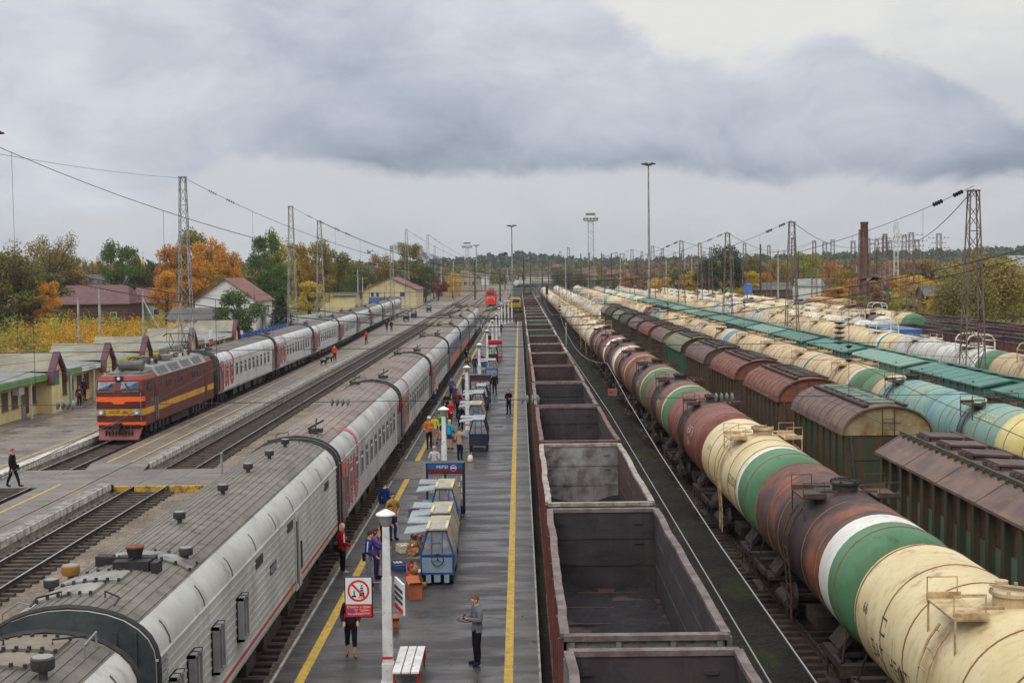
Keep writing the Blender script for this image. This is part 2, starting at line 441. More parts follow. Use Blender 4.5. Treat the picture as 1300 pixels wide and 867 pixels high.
def strip(par, f, wd, y0, y1, z, mt, name='painted_line', th=None, st=6, breaks=()):
    m = MB(); y = y0
    while y < y1 - .01:
        e = min(y1, y + st)
        if not any(a < (y + e) / 2 < b for a, b in breaks):
            if th is None: m.add([(f(y) - wd / 2, y, z), (f(y) + wd / 2, y, z), (f(e) + wd / 2, e, z), (f(e) - wd / 2, e, z)], [(0, 1, 2, 3)])
            else:
                xa, xb = f(y), f(e); v = [(xa - wd/2, y, z), (xa + wd/2, y, z), (xa + wd/2, y, z + th), (xa - wd/2, y, z + th), (xb - wd/2, e, z), (xb + wd/2, e, z), (xb + wd/2, e, z + th), (xb - wd/2, e, z + th)]
                m.add(v, [(0, 1, 2, 3), (4, 7, 6, 5), (0, 3, 7, 4), (1, 5, 6, 2), (3, 2, 6, 7)])
        y = e
    return m.build(name, mt, par)
Z0 = .2
p2 = plat('island_platform', -6.2, .42, -8, 254, Z0, M_asph)
strip(p2, const(-5.5), .24, -8, 63.2, Z0 + .004, M_yel); strip(p2, const(-5.5), .24, 69.2, 254, Z0 + .004, M_yel)
strip(p2, const(-.38), .22, -8, 254, Z0 + .004, M_yel)
strip(p2, const(.06), .66, -8, 254, Z0 + .003, M_slab, 'edge_slab')
strip(p2, const(.40), .05, -8, 254, Z0 + .003, M_curb, 'edge_curb', th=.02)
strip(p2, const(-6.17), .07, -8, 62.6, Z0 + .003, M_curb, 'edge_curb', th=.03); strip(p2, const(-6.17), .07, 69.6, 254, Z0 + .003, M_curb, 'edge_curb', th=.03)
M_pave = mat('pale_paving', L(120, 112, 102), .75, c2=L(96, 90, 84), nscale=2.5, dirt=L(70, 66, 60), damt=.4)
m = MB(); m.add([(-6.2, 63.4, Z0 + .004), (-3.5, 63.4, Z0 + .004), (-3.5, 69.2, Z0 + .004), (-6.2, 69.2, Z0 + .004)], [(0, 1, 2, 3)])
m.build('crossing_patch', M_pave, p2)
# first platform, beyond and before the foot crossing
e1 = lambda y: C1(y) + 1.75
er = lambda y: T2(y) - 1.72
for a, b in ((69.3, 420), (-5, 62.6)):
    p1 = plat('side_platform', 0, 0, a, b, .24, M_asph2, e1, er)
    strip(p1, lambda y: er(y) + .02, .07, a, b, -.05, M_white, 'white_kerb', th=.295, st=2.0)
    strip(p1, lambda y: er(y) - .25, .5, a, b, .243, M_conc, 'kerb_top', th=.012, st=2.0)
    strip(p1, lambda y: er(y) - 1.05, .12, a + .4, b, .245, M_yel)
    strip(p1, lambda y: e1(y) + .75, .12, a + .4, b, .245, M_yel)
cr = MB()
cr.bx(-27, -9.6, 63.2, 68.8, -.28, -.012)
cr.add([(-22.75, 62.6, .24), (-19.65, 62.6, .24), (-19.65, 63.4, -.01), (-22.75, 63.4, -.01), (-22.75, 69.3, .24), (-19.65, 69.3, .24), (-19.65, 68.2, -.01), (-22.75, 68.2, -.01)], [(0, 1, 2, 3), (4, 7, 6, 5)])
cro = struct(cr, 'foot_crossing', [M_asph2])
M_yblock = mat('yellow_block', L(204, 158, 44), .7, c2=L(150, 122, 56), nscale=5, dirt=L(70, 62, 52), damt=.4)
m = MB()
for x0, x1 in ((-19.6, -18.8), (-18.62, -17.1), (-16.9, -15.4), (-15.3, -13.9), (-26.3, -25.4)): m.bx(x0, x1, 62.98, 63.19, -.28, .03)
m.build('yellow_step_edge', M_yblock, cro)
# station forecourt platform on the left
p0 = plat('station_platform', 0, 0, -5, 300, .24, M_asph0, lambda y: -44.0, lambda y: C1(y) - 1.75)
strip(p0, lambda y: C1(y) - 1.73, .07, -5, 300, -.06, M_white, 'white_kerb', th=.31, st=3)
strip(p0, lambda y: C1(y) - 2.0, .46, -5, 300, .243, M_white, 'kerb_top', th=.012, st=3)
strip(p0, lambda y: C1(y) - 2.75, .12, -5, 300, .245, M_yel)
# ---------------------------------------------------------------- rolling stock: shared pieces
M_steel = mat('dark_underframe', L(58, 50, 46), .75, c2=L(40, 36, 34), nscale=2, dirt=L(92, 66, 50), damt=.4)
M_wheel = mat('wheel_steel', L(70, 58, 50), .6, metal=.3, c2=L(48, 42, 38))
M_green_fr = mat('green_underframe', L(52, 72, 56), .75, c2=L(44, 50, 42), nscale=2, dirt=L(74, 56, 44), damt=.5)
M_rust = mat('rusty_steel', L(120, 84, 62), .8, c2=L(86, 62, 50), nscale=3)
def bogie_mesh():
    m = MB()
    for s in (-1, 1):
        x = s * 1.02
        prof = [(-1.25, .42), (-1.25, .62), (-.55, .86), (.55, .86), (1.25, .62), (1.25, .42), (.95, .42), (.5, .3), (-.5, .3), (-.95, .42)]
        o = len(m.v); n = len(prof)
        m.v += [(x - .07, y, z) for y, z in prof] + [(x + .07, y, z) for y, z in prof]
        m.f += [tuple(o + k for k in range(n)), tuple(o + n + k for k in range(n))[::-1]] + [(o + k, o + (k + 1) % n, o + n + (k + 1) % n, o + n + k) for k in range(n)]
        m.m += [0] * (n + 2)
        for a in (-.18, 0, .18): m.cyl((x + s * .1, a, .38), .07, .36, 8)
        for y in (-.925, .925): m.box((x + s * .06, y, .5), (.2, .34, .24))
    m.box((0, 0, .72), (2.1, .5, .25))
    return m.mesh('bogie', M_steel)
def wheelset_mesh():
    m = MB(); 
    for s in (-1, 1):
        o = len(m.v); n = 20
        for x, r in ((.72, .475), (.72, .50), (.75, .475), (.85, .47), (.85, .38), (.82, .3), (.85, .12)):
            for k in range(n): th = 2 * math.pi * k / n; m.v.append((s * x, r * math.cos(th), r * math.sin(th) + .475))
        for i in range(6):
            for k in range(n): k2 = (k + 1) % n; m.f.append((o + i*n + k, o + i*n + k2, o + (i+1)*n + k2, o + (i+1)*n + k)); m.m.append(0)
        m.f.append(tuple(o + 6*n + k for k in range(n))); m.m.append(0)
        m.f.append(tuple(o + k for k in range(n))); m.m.append(0)
    m.tube([(-1.0, 0, .475), (1.0, 0, .475)], .08, 8)
    return m.mesh('wheelset', M_wheel, 40)
ME_bogie, ME_wheel = bogie_mesh(), wheelset_mesh()
def bogies(root, ys, wheels=True):
    for y in ys:
        b = inst(ME_bogie, 'bogie', root, (0, y, 0))
        if wheels:
            for a in (-.925, .925): inst(ME_wheel, 'wheelset', b, (0, a, 0))
m = MB(); m.bx(-.12, .12, -.45, 0, .92, 1.18).bx(-.2, .14, -.68, -.42, .86, 1.24).bx(-.26, -.14, -.85, -.6, .88, 1.22).bx(.1, .2, -.8, -.6, .9, 1.2)
ME_coupler = m.mesh('coupler', M_steel)
def couplers(root, half):
    inst(ME_coupler, 'coupler', root, (0, -half, 0)); inst(ME_coupler, 'coupler', root, (0, half, 0), math.pi)

# ---------------------------------------------------------------- tank wagons
CREAM, TAN = L(222, 208, 166), L(200, 178, 138)
SP_OIL = L(40, 34, 32)
TM = {
 'cream': mat('tank_cream', L(217, 201, 158), .5, c2=L(200, 180, 134), nscale=.6, dirt=L(148, 116, 78), damt=.26, dscale=1.6, streak=3, spill=(L(140, 116, 90), .12), grime=L(150,124,88)),
 'ivory': mat('tank_ivory', L(226, 214, 184), .5, c2=L(208, 194, 162), nscale=.5, dirt=L(140, 118, 92), damt=.28, dscale=1.6, streak=3, spill=(L(90, 74, 62), .3), var=.06, grime=L(138,118,96)),
 'tan': mat('tank_tan', L(206, 184, 144), .55, c2=L(184, 160, 124), nscale=.5, dirt=L(140, 112, 82), damt=.3, dscale=2, streak=3, spill=(L(120, 94, 70), .3), var=.08, grime=L(128,104,78)),
 'rust': mat('tank_rusty_brown', L(78, 62, 62), .6, c2=L(142, 80, 50), nscale=1.1, dirt=L(56, 46, 47), damt=.75, dscale=1.6, streak=2.5, spill=(L(36, 31, 31), 1.9), grime=L(52,42,42)),
 'red': mat('tank_red_brown', L(134, 76, 62), .55, c2=L(112, 64, 54), nscale=.8, dirt=L(72, 50, 46), damt=.35, dscale=1.2, streak=2, spill=(L(44, 36, 35), 1.1), var=.1, grime=L(82,54,48)),
 'brown': mat('tank_dull_brown', L(120, 84, 72), .6, c2=L(96, 72, 66), nscale=.8, dirt=L(58, 48, 46), damt=.45, dscale=1.2, spill=(L(42, 36, 35), 1.5), var=.1, grime=L(72,56,52)),
 'grey': mat('tank_pale_grey', L(200, 200, 192), .5, c2=L(176, 174, 164), nscale=.5, dirt=L(126, 116, 102), damt=.35, dscale=1.8, streak=3, spill=(L(112, 100, 90), .4), var=.07, grime=L(132,122,110)),
 'teal': mat('tank_teal', L(118, 160, 152), .5, c2=L(136, 160, 140), nscale=.5, dirt=L(110, 104, 78), damt=.3, dscale=1.5, streak=3, spill=(L(66, 76, 78), .5), grime=L(96,104,84)),
 'blue': mat('tank_faded_blue', L(118, 158, 166), .5, c2=L(96, 140, 150), nscale=.6, dirt=L(100, 96, 84), damt=.25, spill=(L(60, 70, 80), .4)),
 'green': mat('band_green', L(84, 126, 92), .5, c2=L(72, 110, 78), nscale=.5, dirt=L(60, 84, 60), damt=.12, grime=L(64,96,70)),
 'dgreen': mat('band_dark_green', L(86, 122, 84), .5, c2=L(74, 106, 76), nscale=.5),
 'white': mat('band_white', L(226, 224, 216), .5, c2=L(206, 202, 194), nscale=.6, dirt=L(150, 140, 130), damt=.15, grime=L(160,150,140)),
 'yellow': mat('band_yellow_cream', L(222, 206, 140), .5, c2=L(200, 180, 116)),
 'tealband': mat('band_teal', L(46, 132, 132), .5, c2=L(40, 116, 116)),
 'blueband': mat('band_blue', L(96, 150, 164), .5, c2=L(80, 132, 150)),
}
M_seam = mat('weld_seam_rust', L(142, 102, 70), .8, c2=L(110, 78, 58), nscale=3)
M_ink = mat('stencil_black', L(44, 40, 38), .7, c2=L(74, 66, 58), nscale=6)
M_inkw = mat('stencil_pale', L(205, 190, 175), .7, c2=L(170, 140, 120), nscale=6)
M_hand = {'cream': mat('ladder_cream', L(196, 172, 130), .6, c2=L(150, 120, 88), nscale=5), 'dark': mat('ladder_dark', L(62, 50, 46), .7, c2=L(92, 66, 50), nscale=5), 'white': mat('ladder_white', L(214, 210, 198), .6, c2=L(180, 170, 150), nscale=4)}
RT, ZT, HL = 1.5, 2.66, 5.05         # barrel radius, axis height, half length of the cylinder
def barrel_mesh(body, near=(), far=(), seams=True, n=44):
    """near / far: bands [(length, colour), ...] from the end cap inwards; first also colours the cap"""
    m = MB(); names = [body] + [c for _, c in near] + [c for _, c in far]; mats = [TM[c] for c in names] + [M_seam]
    def ringlist():
        ys = [(-HL, 0)]
        y = -HL
        rows = []
        for i, (ln, c) in enumerate(near): rows.append((y, y + ln, 1 + i)); y += ln
        yf = HL; back = []
        for i, (ln, c) in enumerate(far): back.append((yf - ln, yf, 1 + len(near) + i)); yf -= ln
        rows.append((y, yf, 0)); rows += back[::-1]
        return rows
    rows = ringlist()
    def ring(y, r):
        o = len(m.v)
        for k in range(n): th = 2 * math.pi * k / n; m.v.append((r * math.sin(th), y, ZT + r * math.cos(th)))
        return o
    def join(a, b, mi):
        for k in range(n): k2 = (k + 1) % n; m.f.append((a + k, a + k2, b + k2, b + k)); m.m.append(mi)
    cap = [(0, 1), (.18, .99), (.34, .93), (.45, .82), (.53, .6), (.57, .3), (.58, .02)]
    for sgn, y0, mi in ((-1, -HL, rows[0][2]), (1, HL, rows[-1][2])):
        pr = None
        for dy, f in cap:
            o = ring(y0 + sgn * dy, RT * f)
            if pr is not None: join(*((o, pr) if sgn < 0 else (pr, o)), mi)
            pr = o
    for a, b, mi in rows:
        join(ring(a, RT), ring(b, RT), mi)
    if seams:
        for y in (-HL, -3.1, -1.55, 1.55, 3.1, HL):
            a = ring(y - .022, RT + .002); b = ring(y - .014, RT + .016); c = ring(y + .014, RT + .016); d = ring(y + .022, RT + .002)
            for p, q in ((a, b), (b, c), (c, d)): join(p, q, len(mats) - 1)
    return m.mesh('barrel', mats, 50)
def tank_frame():
    m = MB()
    m.bx(-.25, .25, -5.55, 5.55, .86, 1.12)
    for s in (-1, 1):
        m.bx(-1.45, 1.45, s * 5.55 - .12, s * 5.55 + .12, .8, 1.1)
        m.bx(-1.4, 1.4, s * 3.9 - .45, s * 3.9 + .45, .9, 1.02)
        for x in (-1, 1):
            m.box((x * 1.0, s * 3.9, 1.28), (.14, 1.0, .55), mx=Matrix.Rotation(-x * R(38), 3, 'Y'))
            m.bx(x * 1.42 - .05, x * 1.42 + .05, s * 4.75 - .8, s * 4.75 + .8, .92, 1.1)
            for y in (4.1, 5.5): m.beam((x * 1.42, s * y, .95), (x * 1.42, s * y, .45), .04)
            m.bx(x * 1.42 - .12, x * 1.42 + .12, s * 4.8 - .75, s * 4.8 + .75, .42, .46)
            m.beam((x * 1.4, s * 5.4, 1.0), (x * 1.15, s * 5.0, 2.1), .035)
    m.bx(-.9, .9, -.7, .7, .55, .9); m.tube([(-1.2, 1.3, .75), (-1.2, 2.6, .75)], .18, 10)
    return m.mesh('frame', M_steel)
ME_tframe = tank_frame()
def tank_top(kind='std', mk='cream'):
    """manway, walkway and ladders as separate meshes"""
    zt = ZT + RT
    h = MB(); h.cyl((0, 0, zt - .12), .34, .3, 18); h.cyl((0, 0, zt + .18), .4, .06, 18)
    for k in range(6):
        a = k * math.pi / 3; h.cyl((.37 * math.cos(a), .37 * math.sin(a), zt + .2), .035, .1, 6)
    h.cyl((.1, .8, zt - .05), .12, .28, 10); h.beam((-.3, .3, zt + .27), (.35, -.25, zt + .27), .03)
    w = MB(); ws = []
    if kind == 'std':
        for s in (-1, 1):
            w = MB(); ws.append(w); x0 = s * .98
            w.box((x0, 0, zt - .09), (.62, 1.5, .04))
            for y in (-.75, .75):
                w.box((x0, y, zt - .02), (.62, .04, .12))
                w.beam((x0 + s * .28, y, zt - .7), (x0 + s * .28, y, zt - .1), .035)
                w.beam((x0 + s * .3, y, zt), (x0 + s * .3, y, zt + .32), .02); w.beam((x0 - s * .25, y, zt), (x0 - s * .25, y, zt + .32), .02)
                w.beam((x0 + s * .3, y, zt + .32), (x0 - s * .25, y, zt + .32), .02)
            w.beam((s * .3, .45, zt + .04), (s * .75, .45, zt + .04), .05); w.beam((s * .3, -.45, zt + .04), (s * .75, -.45, zt + .04), .05)
    else:
        ws = [w]                 # high tubular hoops of a gas tank wagon
        w.box((0, 0, zt + .02), (1.9, 2.4, .05))
        for y in (-1.25, 1.25):
            pts = [(-1.0, y, zt - .4), (-1.0, y, zt + .5), (-.8, y, zt + .8), (-.5, y, zt + .92), (.5, y, zt + .92), (.8, y, zt + .8), (1.0, y, zt + .5), (1.0, y, zt - .4)]
            w.tube(pts, .055, 6)
        for x in (-1.0, 1.0): w.tube([(x, -1.25, zt + .45), (x, 1.25, zt + .45)], .04, 5)
    ls = []
    for s in (-1, 1):
        l = MB()
        for y in (-.26, .26):
            pts = [(s * (RT + .12) * math.sin(t), y, ZT + (RT + .12) * math.cos(t)) for t in (R(48), R(60), R(75), R(90), R(105))] + [(s * 1.5, y, 1.5), (s * 1.5, y, .7)]
            l.tube(pts, .028, 5)
        for k in range(5):
            t = R(52 + k * 13); p = ((RT + .12) * math.sin(t) * s, ZT + (RT + .12) * math.cos(t)); l.beam((p[0], -.26, p[1]), (p[0], .26, p[1]), .02)
        for z in (1.0, 1.3, 1.6, 1.9): l.beam((s * 1.5, -.26, z), (s * 1.5, .26, z), .02)
        ls.append(l.mesh('ladder', M_hand[mk]))
    hm = {'cream': TM['tan'], 'dark': M_steel, 'white': TM['grey']}[mk]
    return h.mesh('hatch', hm, 40), [w.mesh('walkway', M_hand[mk]) for w in ws], ls
TOPS = {(k, m): tank_top(k, m) for k, m in (('std', 'cream'), ('std', 'dark'), ('std', 'white'), ('gas', 'white'), ('gas', 'cream'))}
_B = {}
def tank_wagon(label, loc, body, near=(), far=(), top=('std', 'cream'), group=None, detail=2, rz=0):
    key = (body, tuple(near), tuple(far), detail > 0)
    if key not in _B: _B[key] = barrel_mesh(body, near, far, detail > 0, 44 if detail > 1 else 24)
    t = thing('tank_wagon', label, 'tank wagon', loc, rz, group)
    inst(_B[key], 'barrel', t); inst(ME_tframe, 'frame', t)
    h, w, ls = TOPS[top]
    inst(h, 'hatch', t)
    if detail > 0:
        for w_ in w: inst(w_, 'walkway', t)
    if detail > 1:
        for l in ls: inst(l, 'ladder', t)
        couplers(t, 5.65)
    bogies(t, (-3.9, 3.9), detail > 1)
    return t
def on_barrel(y, ang, s=-1):      # text frame on the barrel's side: u runs towards the camera
    def fn(u, v):
        a = R(ang) + v / RT
        return (s * (RT + .004) * math.cos(a), y - (u if s < 0 else -u), ZT + (RT + .004) * math.sin(a))
    return fn

rowg = 'tank wagons in the row right of the open wagons'
near0 = {  # index: body, near bands, far bands, top, words
 0: ('cream', (), (), ('std', 'cream'), 'clean cream tank wagon with black lettering, nearest the bridge'),
 1: ('rust', ((.6, 'green'), (.95, 'white')), (), ('std', 'dark'), 'dark rusty tank wagon with a wide white band and green end, behind the cream one'),
 2: ('cream', ((1.35, 'green'), (.28, 'white')), (), ('std', 'cream'), 'cream tank wagon with a broad green end behind the dark rusty one'),
 3: ('red', (), (), ('std', 'dark'), 'plain red-brown tank wagon with a dark hatch top, behind the cream and green one'),
 4: ('brown', ((.75, 'green'), (.3, 'yellow')), (), ('std', 'dark'), 'brown tank wagon with a mid-green end and a cream ring, fifth from the bridge'),
 5: ('brown', ((.75, 'dgreen'), (.3, 'yellow')), (), ('std', 'dark'), 'brown tank wagon with a dull green end and a yellowish ring, sixth from the bridge'),
 6: ('red', ((.7, 'red'), (.3, 'yellow')), (), ('std', 'dark'), 'red-brown tank wagon with a thin yellowish ring, seventh from the bridge'),
 7: ('rust', ((.5, 'white'), (.2, 'rust'), (.5, 'tan')), (), ('std', 'dark'), 'oil-stained brown tank wagon with a white end, eighth from the bridge'),
 8: ('red', ((.3, 'white'),), (), ('std', 'dark'), 'red-brown tank wagon with a thin white end ring, ninth from the bridge'),
 9: ('brown', ((.8, 'brown'), (.4, 'tan')), (), ('std', 'dark'), 'dull brown tank wagon with a tan ring, tenth from the bridge'),
}
rnd = random.Random(5)
YA = 23.3; PT = 12.1
for i in range(36):
    y = YA + PT * i
    if i in near0: body, nb, fb, top, lab = near0[i]
    else:
        opt = [('ivory', (), 'std'), ('ivory', ((1.0, 'green'), (.4, 'white')), 'std'), ('grey', (), 'std'), ('ivory', ((.5, 'white'),), 'std'), ('tan', ((.8, 'tan'), (.3, 'white')), 'std')]
        body, nb, k = opt[{10: 0, 11: 3, 12: 4, 13: 0, 14: 1, 15: 3, 16: 1}.get(i, rnd.choice([0, 2, 3, 4, 0, 4]))]
        fb = (); top = ('std', 'cream' if body != 'grey' else 'white')
        lab = f"{ {'ivory': 'off-white', 'grey': 'pale grey', 'tan': 'tan'}[body] } tank wagon{' with a green end' if len(nb) > 1 and nb[0][1] == 'green' else ''}, {nth(i)} from the bridge"
    t = tank_wagon(lab, (XA, y, 0), body, nb, fb, top, rowg, 2 if i < 12 else 1 if i < 24 else 0)
    if i == 0:
        mm = text_mb('66', .34, on_barrel(4.35, 8)); text_mb('БАТ  НЕФТЬ', .5, on_barrel(2.4, -20), mb=mm); mm.build('lettering', M_ink, t)
        text_mb('□', .5, on_barrel(3.0, 4)).build('stencil', M_ink, t)
    if i == 2: text_mb('БЕНЗИН', .42, on_barrel(-2.4, 2)).build('lettering', M_ink, t); text_mb('5 4 2 1', .28, on_barrel(3.6, 18)).build('stencil', M_ink, t)
    if i == 3:
        text_mb('НЕФТЬ\n7340', .5, on_barrel(-2.7, 14)).build('lettering', M_inkw, t)
    if i in (4, 5, 6): text_mb('НЕФТЬ', .5, on_barrel(-2.0, 8)).build('lettering', M_inkw, t)

# white gas and oil tanks beyond the hoppers on the same track
for i in range(23):
    y = 205 + PT * i
    w_ = i % 4
    body, top, wd = [('grey', ('std', 'white'), 'pale grey'), ('ivory', ('std', 'cream'), 'off-white'), ('grey', ('gas', 'white'), 'white gas'), ('ivory', ('std', 'white'), 'ivory')][w_]
    tank_wagon(f'{wd} tank wagon, {nth(i)} behind the last covered hopper wagon', (XB, y, 0), body, ((.5, 'white'),) if w_ == 0 else (), (), top, 'pale tank wagons beyond the hopper wagons', 1 if i < 8 else 0)
# row C
rC = ['blue0', 'teal1', 'tan2', 'tang', 'tan4', 'tang2', 'tan', 'bluew', 'tanb', 'tan', 'cream', 'tan', 'tealx', 'brown', 'cream']
spec = {
 'blue0': ('teal', ((.9, 'teal'),), ((.8, 'yellow'),), ('std', 'cream'), 'teal-grey'),
 'teal1': ('teal', ((1.0, 'yellow'),), ((.9, 'blue'),), ('std', 'dark'), 'teal-green with yellow lettering'),
 'tan2': ('teal', (), ((2.0, 'dgreen'), (1.6, 'tan')), ('std', 'dark'), 'two-tone green and tan'),
 'tang': ('tan', ((1.1, 'dgreen'), (.3, 'white')), (), ('std', 'cream'), 'tan green-banded'),
 'tan4': ('tan', ((.9, 'tan'), (.7, 'green'), (.25, 'white')), (), ('std', 'cream'), 'tan, green-ringed'),
 'tang2': ('tan', (), (), ('std', 'cream'), 'plain tan'),
 'tan': ('tan', (), (), ('std', 'cream'), 'plain tan'),
 'cream': ('cream', (), (), ('std', 'cream'), 'cream'),
 'bluew': ('tan', ((1.2, 'blueband'), (.3, 'white')), (), ('std', 'dark'), 'tan blue-banded'),
 'tanb': ('tan', (), ((1.2, 'blueband'), (.3, 'white')), ('std', 'cream'), 'tan, far blue-banded'),
 'tealx': ('teal', (), (), ('std', 'dark'), 'teal'), 'brown': ('brown', (), (), ('std', 'dark'), 'brown'),
}
rnd = random.Random(9)
for i in range(36):
    k = rC[i] if i < len(rC) else rnd.choice(['tan', 'cream', 'tan', 'cream', 'tan', 'tealx'])
    body, nb, fb, top, wd = spec[k]
    t = tank_wagon(f'{wd} tank wagon, {nth(i)} in the row behind the covered hoppers', (XC, 45.5 + PT * (i - 0), 0), body, nb, fb, top, 'tank wagons between the hopper rows', 2 if i < 8 else 1 if i < 18 else 0)
    if i == 1: text_mb('БР СЕСОН', .5, on_barrel(-1.9, 40)).build('lettering', TM['yellow'], t)
# row E, beyond the teal hoppers
rE = [('tan', (), (), ('gas', 'cream'), 'peach-tan hooped'), ('grey', ((.9, 'green'), (.8, 'white')), (), ('gas', 'white'), 'pale grey green-ended hooped'), ('grey', (), ((1., 'tan'),), ('std', 'white'), 'grey and tan'),
      ('cream', ((1.4, 'cream'), (.6, 'tealband'), (.8, 'white')), (), ('gas', 'white'), 'cream teal-ringed hooped'), ('tan', (), (), ('std', 'cream'), 'tan'), ('cream', (), (), ('std', 'cream'), 'cream'),
      ('tan', (), (), ('std', 'cream'), 'tan'), ('tan', (), (), ('std', 'cream'), 'tan'), ('grey', (), (), ('gas', 'white'), 'pale grey hooped'), ('tan', (), (), ('std', 'cream'), 'tan')]
for i in range(30):
    body, nb, fb, top, wd = rE[i] if i < len(rE) else rnd.choice([rE[4], rE[5], rE[2], rE[8], rE[4]])
    tank_wagon(f'{wd} tank wagon, {nth(i)} from the right, behind the teal hoppers', (XE, 84.5 + PT * i, 0), body, nb, fb, top, 'tank wagons behind the teal hoppers', 2 if i < 6 else 1 if i < 14 else 0)
for x, y0, n, wd, grp, order in ((38.3, 152, 20, 'two rows behind the teal hoppers', 'tank wagons two rows behind the teal hoppers', 'from the blue container'), (43.2, 162, 20, 'three rows behind the teal hoppers', 'tank wagons three rows behind the teal hoppers', 'from its near end'),
                            (48.6, 168, 16, 'in the last tank row', 'tank wagons in the last row', 'from its near end')):
    for i in range(n):
        body, top, w2 = rnd.choice([('cream', ('std', 'cream'), 'cream'), ('tan', ('std', 'cream'), 'tan'), ('ivory', ('std', 'white'), 'ivory'), ('grey', ('gas', 'white'), 'pale hooped'), ('brown', ('std', 'dark'), 'brown'), ('cream', ('gas', 'white'), 'cream hooped')])
        nb = ((.9, 'green'),) if (i == 0 and x > 48) else ((.5, 'white'),) if i % 3 == 0 else ()
        tank_wagon(f'{w2} tank wagon, {nth(i)} {order}, {wd}', (x, y0 + PT * i, 0), body, nb, (), top, grp, 1 if i < 4 else 0)
# white tanks across the far end of the yard
for i in range(11):
    tank_wagon(f'small white tank wagon, {nth(i)} from the left across the far end of the yard', (1.5 + i * 5.0, 700 + i * 7, .3), 'grey', ((.6, 'white'),), (), ('gas', 'white'), 'white tank wagons across the far end', 0, rz=R(-38))

# ---------------------------------------------------------------- covered hoppers, arched roof
ZE, WH = 4.05, 1.62
def ar(t): return (WH + .04) * math.sin(t), ZE - .02 + 1.0 * (math.cos(t) - math.cos(R(90)))
def hopper_body(rib=9, y1=4.45):
    m = MB()
    m.bx(-WH + .08, WH - .08, -y1, y1, 1.75, ZE)
    for s in (-1, 1):
        for k in range(rib):
            y = -y1 + .2 + (2 * y1 - .4) * k / (rib - 1)
            m.bx(s * (WH - .08) if s > 0 else -WH - .0, WH + .0 if s > 0 else -(WH - .08), y - .06, y + .06, 1.5, ZE - .02)
        for z in (1.65, ZE - .1): m.bx(min(s * (WH - .1), s * (WH + .03)), max(s * (WH - .1), s * (WH + .03)), -y1 - .02, y1 + .02, z - .07, z + .07)
    # sloped discharge bins
    for c in (-y1 / 2, y1 / 2):
        m.add([(-1.4, c - 2, 1.75), (1.4, c - 2, 1.75), (1.4, c + 2, 1.75), (-1.4, c + 2, 1.75), (-.5, c - .6, .7), (.5, c - .6, .7), (.5, c + .6, .7), (-.5, c + .6, .7)],
              [(0, 1, 5, 4), (1, 2, 6, 5), (2, 3, 7, 6), (3, 0, 4, 7), (4, 5, 6, 7)])
    return m
def arch_outline(o=0, r=0):
    return [(x + 0, z + 0) for x, z in ((ar(t)[0] * (1 + o), ar(t)[1] + r) for t in [R(-90 + 180 * k / 20) for k in range(21)])]
def hopper_roof(y1=4.62):
    m = MB(); out = arch_outline(.0, .0); inn = arch_outline(-.03, -.04)
    m.ext(out + inn[::-1], -y1, y1, 0)
    for k in range(10):          # raised sheet seams
        y = -y1 + .02 + (2 * y1 - .1) * k / 9
        a = arch_outline(.008, .014); m.ext(a + arch_outline(-.01, -.01)[::-1], y, y + .06, 0)
    for s in (-1, 1):            # eaves lip
        m.bx(*sorted((s * (WH - .02), s * (WH + .09))), -y1, y1, ZE - .1, ZE - .03, 0)
    return m
def hopper_gable(y):
    m = MB(); a = arch_outline(-.04, -.05); m.ext(a, y - .03, y + .03, 0); m.bx(-WH, WH, y - .06, y + .06, ZE - .12, ZE - .04)
    m.bx(-.2, .5, y - .07 if y < 0 else y, y if y < 0 else y + .07, ZE + .35, ZE + .5)
    return m
def hatch_row():
    m = MB(); zt = ZE + .98
    for k in range(8):
        y = -3.4 + k * .97
        m.box((0, y, zt + .03), (.95, .74, .05), mx=Matrix.Rotation(R(random.uniform(-5, 5)), 3, 'X')); m.bx(-.42, .42, y - .34, y + .34, zt - .1, zt + .01)
        m.bx(-.12, .12, y + .3, y + .46, zt + .03, zt + .1)
    return m.mesh('hatch_row', M_steel)
def roof_walk():
    m = MB()
    for s in (-1, 1):
        m.bx(s * .72 - .09, s * .72 + .09, -4.3, 4.3, ZE + .91, ZE + .99)
        for k in range(15): m.bx(s * .72 - .05, s * .72 + .05, -4.2 + k * .6, -4.12 + k * .6, ZE + .8, ZE + .91)
    return m.mesh('roof_walk', M_steel)
def end_frame():
    m = MB()
    for s in (-1, 1):
        m.bx(-.3, .3, *sorted((s * 4.4, s * 5.5)), .9, 1.15); m.bx(-1.5, 1.5, s * 5.5 - .1, s * 5.5 + .1, .85, 1.12)
        for x in (-1.35, 1.35):
            m.beam((x, s * 5.45, 1.1), (x, s * 4.5, 3.9), .09); m.beam((x, s * 5.45, 1.1), (x, s * 5.45, 2.1), .06)
        m.beam((-1.35, s * 5.45, 2.1), (1.35, s * 5.45, 2.1), .05)
        m.add([(-1.45, s * 4.47, 3.0), (1.45, s * 4.47, 3.0), (1.2, s * 3.4, 1.4), (-1.2, s * 3.4, 1.4)], [(0, 1, 2, 3)])
    m.bx(-1.5, -1.3, -5.4, 5.4, .95, 1.12); m.bx(1.3, 1.5, -5.4, 5.4, .95, 1.12)
    return m.mesh('frame', M_steel)
def end_ladder():
    m = MB()
    for x in (-.22, .22): m.beam((x, -4.62, ZE + .9), (x, -4.75, 1.2), .03)
    for k in range(9): m.beam((-.22, -4.66, 1.5 + k * .38), (.22, -4.66, 1.5 + k * .38), .02)
    return m.mesh('ladder', M_steel)
